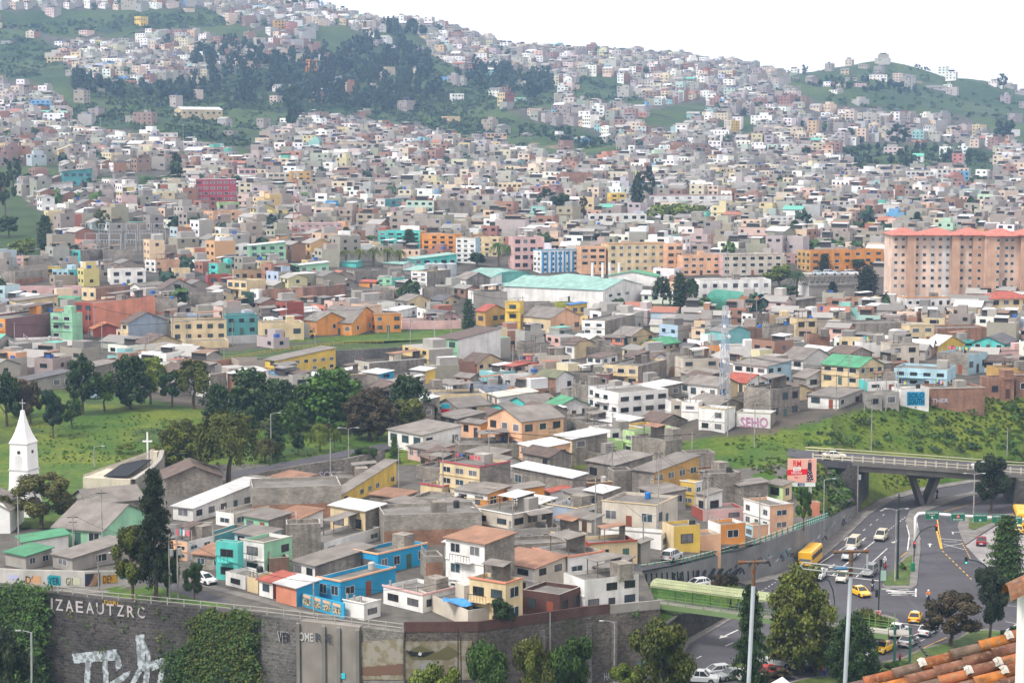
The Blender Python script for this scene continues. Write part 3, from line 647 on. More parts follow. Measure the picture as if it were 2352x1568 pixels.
# lower mural with hills, a flying bird shape and a town band
wpatch(FW, [(832, 1472), (926, 1465), (926, 1560), (832, 1560)], None, rw, .26, 'mural', m_mu); wpatch(FW, [(930, 1472), (1085, 1470), (1085, 1560), (930, 1560)], None, rw, .04, 'mural', m_mu)
wpatch(FW, [(832, 1530), (926, 1522), (926, 1548), (832, 1550)], (.15, .085, .06), rw, .28, 'mural'); wpatch(FW, [(930, 1498), (965, 1480), (1000, 1498), (1030, 1482), (1060, 1500), (1030, 1515), (950, 1515)], (.12, .11, .05), rw, .06, 'mural')
wpatch(FW, [(930, 1492), (965, 1498), (1000, 1494), (975, 1508), (945, 1506)], (.015, .015, .02), rw, .08, 'mural'); wpatch(FW, [(963, 1496), (969, 1498), (967, 1505), (960, 1502)], (.6, .6, .6), rw, .1, 'mural'); wpatch(FW, [(966, 1522), (996, 1518), (998, 1545), (966, 1550)], (.27, .27, .28), rw, .08, 'mural')
wpatch(FW, [(1075, 1518), (1090, 1518), (1090, 1536), (1075, 1536)], (.03, .035, .05), rw, .08, 'mural'); wpatch(FW, [(784, 1542), (798, 1542), (798, 1556), (784, 1556)], (.03, .5, .6), rw, .55, 'painted_sign')
wtext(FW, 'Q', 787, 795, 1554, 1544, (.8, .85, .85), rw, 0, .57)
wtext(FW, 'HANC', 1388, 1418, 1562, 1545, (.35, .37, .4), rw, -6); wtext(FW, 'MS', 1424, 1446, 1554, 1532, (.05, .25, .27), rw, -6); wtext(FW, 'WE', 1462, 1486, 1546, 1520, (.1, .25, .28), rw, -5)
NL = [(p[0], p[1]) for p in [FW[-1]] + NOSE[:2]]
wallstrip_spit = wallstrip('retaining_wall', NL, -1, [5.4, 4.2, .6], .5, m_s2); tag(wallstrip_spit, 'dark stone wall holding the grass spit behind the green footbridge', 'wall'); wtext(NL, 'PDR', 1597, 1612, 1474, 1462, (.3, .31, .34), None, 0).parent = wallstrip_spit
# mural: dark bent walking figures, long streaks, teal and white patches
ML = [(p[0], p[1]) for p in MWL]
def walker(u, v, h, lean, col=(.02, .022, .03)):
 P = [(0, 0), (.1, -.28), (.05, -.5), (.15 + lean * .5, -.8), (.12 + lean, -.95), (.25 + lean, -1.02), (.34 + lean, -.92), (.3 + lean * .8, -.8), (.34 + lean * .4, -.5), (.3, -.3), (.42, 0), (.3, 0), (.2, -.25), (.12, 0)]
 wpatch(ML, [(u + a * h, v + b * h) for a, b in P], col, mw, .05, 'mural_figure')
for i in range(11): stroke(ML, [(1482 + i * 12 + random.uniform(-2, 2), 1352 - random.uniform(0, 4)), (1484 + i * 12, 1335), (1480 + i * 12 + 3, 1318 - i * .8)], .28, (.02, .022, .03), mw)
for u, v, h, le in [(1592, 1345, 36, 0.05), (1606, 1345, 38, .12), (1622, 1344, 40, .22), (1638, 1342, 38, .3), (1654, 1340, 36, .45), (1672, 1336, 34, .6), (1556, 1348, 34, 0), (1540, 1349, 34, 0)]: walker(u, v, h, le)
for k in range(46):
 u = random.uniform(1660, 1950); v = np.interp(u, [1567, 1734, 1827, 1900, 1967], [1325, 1298, 1265, 1222, 1178]) + random.uniform(-12, 14); c = random.choice([(.09, .2, .24), (.3, .32, .34), (.03, .035, .05), (.16, .1, .09), (.07, .15, .18), (.03, .04, .05)])
 stroke(ML, [(u, v), (u + random.uniform(2, 8), v - random.uniform(2, 12)), (u + random.uniform(4, 12), v + random.uniform(-6, 8))], random.uniform(.12, .35), c, mw)
# ================================================================ houses
COL = {  # linear colour, word for the label
 'wh': ((.8, .79, .76), 'white'), 'cr': ((.68, .54, .32), 'cream'), 'cp': ((.6, .54, .45), 'beige'), 'ye': ((.72, .5, .1), 'yellow'), 'mu': ((.55, .33, .1), 'mustard'), 'lg': ((.47, .66, .3), 'lime green'),
 'mi': ((.3, .58, .38), 'mint green'), 'tq': ((.1, .55, .5), 'turquoise'), 'bl': ((.015, .33, .6), 'bright blue'), 'lb': ((.4, .6, .68), 'pale blue'), 'or': ((.75, .31, .07), 'orange'), 'pe': ((.74, .44, .27), 'peach'),
 'pk': ((.66, .42, .4), 'pink'), 'rd': ((.34, .075, .05), 'brick red'), 'br': ((.1, .045, .04), 'dark brown'), 'gy': (None, 'grey block'), 'bk': (None, 'bare brick'), 'cn': ((.34, .32, .29), 'grey concrete'),
 'ol': ((.42, .46, .06), 'olive'), 'tl': ((.08, .3, .32), 'teal'), 'pu': ((.2, .1, .1), 'purple brown'), 'ta': ((.45, .31, .18), 'tan'), 'sa': ((.66, .26, .16), 'salmon'), 'lm': ((.5, .62, .08), 'lime'), 'bg': ((.3, .36, .45), 'blue grey'), 'mg': ((.42, .07, .1), 'crimson')}
RC = {'gray': (.22, .2, .18), 'white': (.62, .63, .63), 'brown': (.13, .095, .08), 'red': (.38, .1, .07), 'green': (.08, .3, .16), 'rust': (.3, .16, .1), 'turq': (.27, .46, .41), 'dark': (.12, .12, .13), 'orange': (.5, .2, .1), 'blue': (.05, .2, .5), 'olive': (.16, .17, .1), 'cream': (.55, .52, .44)}
RCW = {'gray': 'grey', 'turq': 'turquoise'}
def win_mesh(k, frame, glass, near):
 mb = MB(); t = .07 if near else .1
 mb.box(0, 1, -.035, 0, 0, t * .7, 0); mb.box(0, 1, -.035, 0, 1 - t * .7, 1, 0); mb.box(0, t * .7, -.035, 0, 0, 1, 0); mb.box(1 - t * .7, 1, -.035, 0, 0, 1, 0)
 if near: mb.box(.48, .52, -.03, 0, 0, 1, 0)
 if not near: mb.box(t * .6, 1 - t * .6, -.02, .0, t * .6, 1 - t * .6, 1)
 return mb.mesh('window', [frame, glass])
M_frw = mat('frame_white', (.6, .6, .58), .5); M_frb = mat('frame_brown', (.07, .045, .035), .6); M_glass3 = mat('window_blue_glass', (.05, .08, .1), .1, var=.4, spec=.7)
WIN_F = [win_mesh(0, f, g, False) for f, g in ((M_frw, M_glass), (M_frb, M_glass), (M_frw, M_glass2), (M_frb, M_glass3))]
WIN_N = [win_mesh(0, f, M_glass, True) for f in (M_frw, M_frb)]
_p = MB(); _p.box(.05, .95, -.02, 0, .05, .95); PANES = [_p.mesh('pane', [g]) for g in (M_glass, M_glass2, M_glass3)]
_d = MB(); _d.box(0, 1, -.05, 0, 0, 1); DOORS = [_d.mesh('door', [M_obj])]
HOUSES = []     # (root, colourword, sidecolour, floors, roofword, (u,v), D)
FOOT = []       # footprints: cx, cy, radius, pixel box
def wallmat(c): return M_block if c == 'gy' else M_brick if c == 'bk' else M_paint
_SM = {}; M_two2 = mat('block_over_brick', kind='twotone')
def sidemat(c):
 if c in ('gy', 'bk'): return wallmat(c)
 if c not in _SM: _SM[c] = mat('render_' + COL[c][1].replace(' ', '_'), COL[c][0], kind='paint')
 return _SM[c]
def facade(root, x0, L, y, ang, h, fl, near, col, rng, dens=1.0, door=False, wide=1.0, base=0, zs=None):
 """windows as parts along one wall. ang 0: wall faces -y, 1: wall faces +x"""
 fh = h / fl; pt = rng.choice(range(len(WIN_F))); n = max(1, min(7, int(round(L / rng.uniform(2.7, 3.6)))))
 if L < 1.6: return
 ww = min(2.1, L / n * rng.uniform(.45, .68)) * wide; wh = min(1.45, fh * rng.uniform(.42, .54))
 for f in range(fl):
  for k in range(n):
   if rng.random() > dens: continue
   c = (k + .5) * L / n; zz = f * fh + fh * .36
   isdoor = door and f == 0 and k == n // 2 and n > 1
   w_, h_, z_ = (1.0, min(2.1, fh * .8), .05) if isdoor else (ww, wh, zz)
   a = c - w_ / 2
   if isdoor: o = link('door', DOORS[0], root, rng.choice([(.08, .04, .025), (.05, .05, .055), (.25, .07, .04), (.06, .12, .1)]))
   elif near: o = link('window', WIN_N[pt % 2], root); p = link('pane', rng.choice(PANES), o); p.location = (0, 0, 0)
   else: o = link('window', WIN_F[pt if rng.random() < .75 else rng.randrange(4)], root)
   o.scale = (w_, 1, h_)
   if ang == 0: o.location = (x0 + a, y - .004, base + z_)
   else: o.location = (x0 + .004, y + a, base + z_); o.rotation_euler = (0, 0, math.pi / 2)
RHF = [.2]
def roofmesh(kind, L, Wd, h, col):
 """returns list of (name, mesh) for roof; local frame x in [-L,0], y in [0,Wd]"""
 k, _, c = kind.partition(':'); ov = .35
 mb = MB()
 if k == 's':     # shed, high at the back
  r = max(.5, Wd * .1); mb.obox((-L - ov, -ov, h - .02), (L + 2 * ov, 0, 0), (0, Wd + 2 * ov, r), (0, 0, .12))
 elif k == 't':   # shed, high on the left
  r = max(.5, L * .1); mb.obox((ov, -ov, h - .02), (0, Wd + 2 * ov, 0), (-L - 2 * ov, 0, r), (0, 0, .12))
 elif k in ('g', 'G'):
  if k == 'g': span, ln = L, Wd      # gable shows on the left face, ridge runs back
  else: span, ln = Wd, L
  rh = span * RHF[0]; e = ov; th = .14
  if k == 'g':
   mb.obox((-L - e, -e, h - e * .4), (L / 2 + e, 0, rh + e * .4), (0, Wd + 2 * e, 0), (0, 0, th)); mb.obox((-L / 2, -e, h + rh), (L / 2 + e, 0, -rh - e * .4), (0, Wd + 2 * e, 0), (0, 0, th))
  else:
   mb.obox((-L - e, -e, h - e * .4), (L + 2 * e, 0, 0), (0, Wd / 2 + e, rh + e * .4), (0, 0, th)); mb.obox((-L - e, Wd / 2, h + rh), (L + 2 * e, 0, 0), (0, Wd / 2 + e, -rh - e * .4), (0, 0, th))
 elif k == 'h':
  rh = min(L, Wd) * .22; e = ov; q = min(L, Wd) / 2
  A = [(-L - e, -e, h), (e, -e, h), (e, Wd + e, h), (-L - e, Wd + e, h)]
  if L >= Wd: R = [(-L + q, Wd / 2, h + rh), (-q, Wd / 2, h + rh)]; fs = [(A[0], A[1], R[1], R[0]), (A[1], A[2], R[1]), (A[2], A[3], R[0], R[1]), (A[3], A[0], R[0])]
  else: R = [(-L / 2, q, h + rh), (-L / 2, Wd - q, h + rh)]; fs = [(A[0], A[1], R[0]), (A[1], A[2], R[1], R[0]), (A[2], A[3], R[1]), (A[3], A[0], R[0], R[1])]
  for f in fs: mb.poly(f)
  mb.poly(A[::-1])
 return mb
def house(r, u0, uc, u1, vb, vt, front, side, roof='f', fl=1, th=None, dens=None, label=None, name='house', cat='house', D=None, win=True, opts='', wd=None, group=None, trim=None):
 px = lambda u, v: rp(r, u, v)
 (a0, _), (ac, b), (a1, _), (_, t) = px(u0, vb), px(uc, vb), px(u1, vb), px(uc, vt)
 O = gnd(ac, b) if D is None else at(ac, b, D)
 s = F / O.y; Lp, Rp = (ac - a0) / s, (a1 - ac) / s; tot = Lp + Rp
 if th is None:
  fr = Lp / max(tot, .01)
  th = 78 if fr < .12 else 12 if fr > .88 else max(24, min(66, math.degrees(math.atan2(Rp, Lp))))
 tr = math.radians(th)
 L = Lp / math.cos(tr) if Lp > .12 * tot else (wd or min(9, max(4, tot * .7))); Wd = Rp / math.sin(tr) if Rp > .12 * tot else (wd or min(9, max(4, tot * .7)))
 L = max(1.5, min(L, 90)); Wd = max(1.5, min(Wd, 90))
 h = max(2.0, (b - t) / s); rng = random.Random(int(O.x * 31 + O.y * 17 + L * 7)); near = O.y < 375
 root = empty(name, O, -tr); me = MB()
 k, _, rc = roof.partition(':')
 zb = -3.0; mF, mR, mL = 0, 1, 2
 me.box(-L, 0, 0, Wd, zb, h - (.0 if k != 'f' else .55), {'f': 0, 'r': 1, 'k': 1, 'l': 0, 't': 2, 'b': 1}, skip='b')
 if k == 'f':      # parapet
  pt = .18
  for x0, x1, y0, y1, q in ((-L, 0, 0, pt, 0), (-L, 0, Wd - pt, Wd, 1), (-L, -L + pt, pt, Wd - pt, 0), (-pt, 0, pt, Wd - pt, 1)):
   me.box(x0, x1, y0, y1, h - .55, h + .0, {'f': 0, 'r': 1, 'k': 1 if q else 0, 'l': 0, 't': 2}, skip='b')
 if k == 'g': rh = L * RHF[0]; me.poly([(-L, 0, h), (0, 0, h), (-L / 2, 0, h + rh)], 0); me.poly([(-L, Wd, h), (-L / 2, Wd, h + rh), (0, Wd, h)], 1)
 if k == 'G': rh = Wd * RHF[0]; me.poly([(0, 0, h), (0, Wd, h), (0, Wd / 2, h + rh)], 1); me.poly([(-L, 0, h), (-L, Wd / 2, h + rh), (-L, Wd, h)], 0)
 if k == 's': rh = max(.5, Wd * .1) * Wd / (Wd + .7); me.poly([(0, 0, h), (0, Wd, h), (0, Wd, h + rh)], 1); me.poly([(0, Wd, h), (-L, Wd, h), (-L, Wd, h + rh), (0, Wd, h + rh)], 1)
 if k == 't': rh = max(.5, L * .1) * L / (L + .7); me.poly([(-L, 0, h), (0, 0, h), (-L, 0, h + rh)], 0); me.poly([(-L, Wd, h), (-L, 0, h), (-L, 0, h + rh), (-L, Wd, h + rh)], 0)
 if front not in ('gy', 'bk') and fl > 1 and 'n' not in opts:           # floor slabs proud of the wall
  for f in range(1, fl): me.box(-L - .02, .03, -.14, .0, f * h / fl - .1, f * h / fl + .08, 0)
 w = me.build('wall', [sidemat(front) if front in ('gy', 'bk') else M_paint, M_two2 if (front, side) == ('gy', 'bk') else sidemat(side) if side != front else (wallmat(front) if front in ('gy', 'bk') else M_paint), M_conc], root, color=COL[front][0])
 if k == 'f':
  mb = MB(); mb.box(-L + .19, -.19, .19, Wd - .19, h - .54, h - .5); mb.build('roof', M_slab, root)
  if 'b' in opts or (rng.random() < .3 and trim is None and front not in ('gy',)):
   c = COL[rng.choice(['wh', 'cr', 'cp'])][0] if trim is None else COL[trim][0]
   mb = MB(); mb.box(-L - .12, .12, -.12, 0, h - .02, h + .12); mb.box(-.001, .12, 0, Wd, h - .02, h + .12); mb.build('cornice', M_obj, root, color=c)
  elif trim: c = COL[trim][0]; mb = MB(); mb.box(-L - .14, .14, -.14, 0, h - .1, h + .15); mb.box(-.001, .14, 0, Wd, h - .1, h + .15); mb.build('cornice', M_obj, root, color=c)
  if rng.random() < .38 and L > 4 and Wd > 4 and 'x' not in opts:      # stair head room
   bx, by = -L * rng.uniform(.3, .7), Wd * rng.uniform(.45, .65); c = rng.choice(['gy', front, 'cn', 'gy'])
   mb = MB(); mb.box(bx, bx + 2.4, by, by + 2.2, h - .5, h + rng.uniform(1.2, 1.9)); mb.build('stair_room', sidemat(c) if c in ('gy', 'bk') else M_paint, root, color=COL[c][0])
  if rng.random() < .45 and L > 4.5 and 'x' not in opts and O.y < 700:      # tin canopy on the roof terrace
   a, w_ = -L * rng.uniform(.75, .98), L * rng.uniform(.35, .6); b0 = Wd * rng.uniform(.35, .5); d_ = Wd * .45; q = rng.uniform(1.4, 1.9); mb = MB()
   mb.obox((a - .2, b0 - .3, h + q), (w_ + .4, 0, 0), (0, d_ + .4, .35), (0, 0, .06)); lt = mb.build('canopy_roof', M_sheet, root, color=RC[rng.choice(['gray', 'rust', 'white', 'gray', 'gray', 'brown'])])
   for x, y in ((a, b0), (a + w_ - .1, b0)): mb = MB(); mb.box(x, x + .1, y, y + .1, h - .5, h + q); mb.build('post', M_wood, lt)
   mb = MB(); mb.box(a, a + w_, b0 + d_ - .1, b0 + d_, h - .5, h + q + .3); mb.build('back_wall', M_block, lt)
  if rng.random() < .35 and 'x' not in opts:
   for q in range(3): mb = MB(); mb.box(-L * (q + .5) / 3 - .1, -L * (q + .5) / 3 + .1, .02, .22, h, h + .9); mb.build('column_stub', M_conc, root)
 else:
  col = RC.get(rc, RC['gray']); j = rng.uniform(.88, 1.12)
  roofmesh(roof, L, Wd, h, rc).build('roof', M_tile if rc in ('red', 'orange', 'brown') else M_sheet, root, color=tuple(q * j for q in col))
 dF = dens if dens is not None else (.25 if front in ('gy', 'bk') else .92); dR = (.12 if side in ('gy', 'bk') else .6) if dens is None else dens * .6
 if 'R' in opts: dR = .95
 if 'O' in opts: dR = 0
 if 'Q' in opts: dF = 0
 if win:
  if Lp > .1 * tot: facade(root, -L, L, 0, 0, h - (.5 if k == 'f' else 0), fl, near, front, rng, dF, 'd' in opts or rng.random() < .5)
  if Rp > .1 * tot: facade(root, 0, Wd, 0, 1, h - (.5 if k == 'f' else 0), fl, near, side, rng, dR, 'R' in opts)
 if ('y' in opts or (fl > 1 and front not in ('gy', 'bk') and rng.random() < .22)) and Lp > .3 * tot and O.y < 700:
  z = h / fl * (fl - 1) - .05; a = -L * rng.uniform(.75, .95); bb = a + L * .5
  mb = MB(); mb.box(a, bb, -1.0, -.005, z, z + .12, 0); o = mb.build('balcony', M_paint, root, color=COL[front][0])
  mb = MB()
  for x in np.linspace(a, bb, max(4, int((bb - a) / .4))): mb.box(x - .02, x + .02, -.98, -.94, z + .12, z + 1.0)
  mb.box(a, bb, -.99, -.93, z + .95, z + 1.02); mb.build('balcony_rail', M_dark, o)
 cx = O + Matrix.Rotation(-tr, 3, 'Z') @ Vector((-L / 2, Wd / 2, 0)); FOOT.append((cx.x, cx.y, math.hypot(L, Wd) / 2, a0, a1, t, b, O.y))
 HOUSES.append([root, COL[front][1], COL[side][1], fl, (k, rc), ((a0 + a1) / 2, (b + t) / 2), O.y, label, cat, group, (a0, a1, t, b)])
 root['_h'] = h; root['_L'] = L; root['_W'] = Wd
 return root
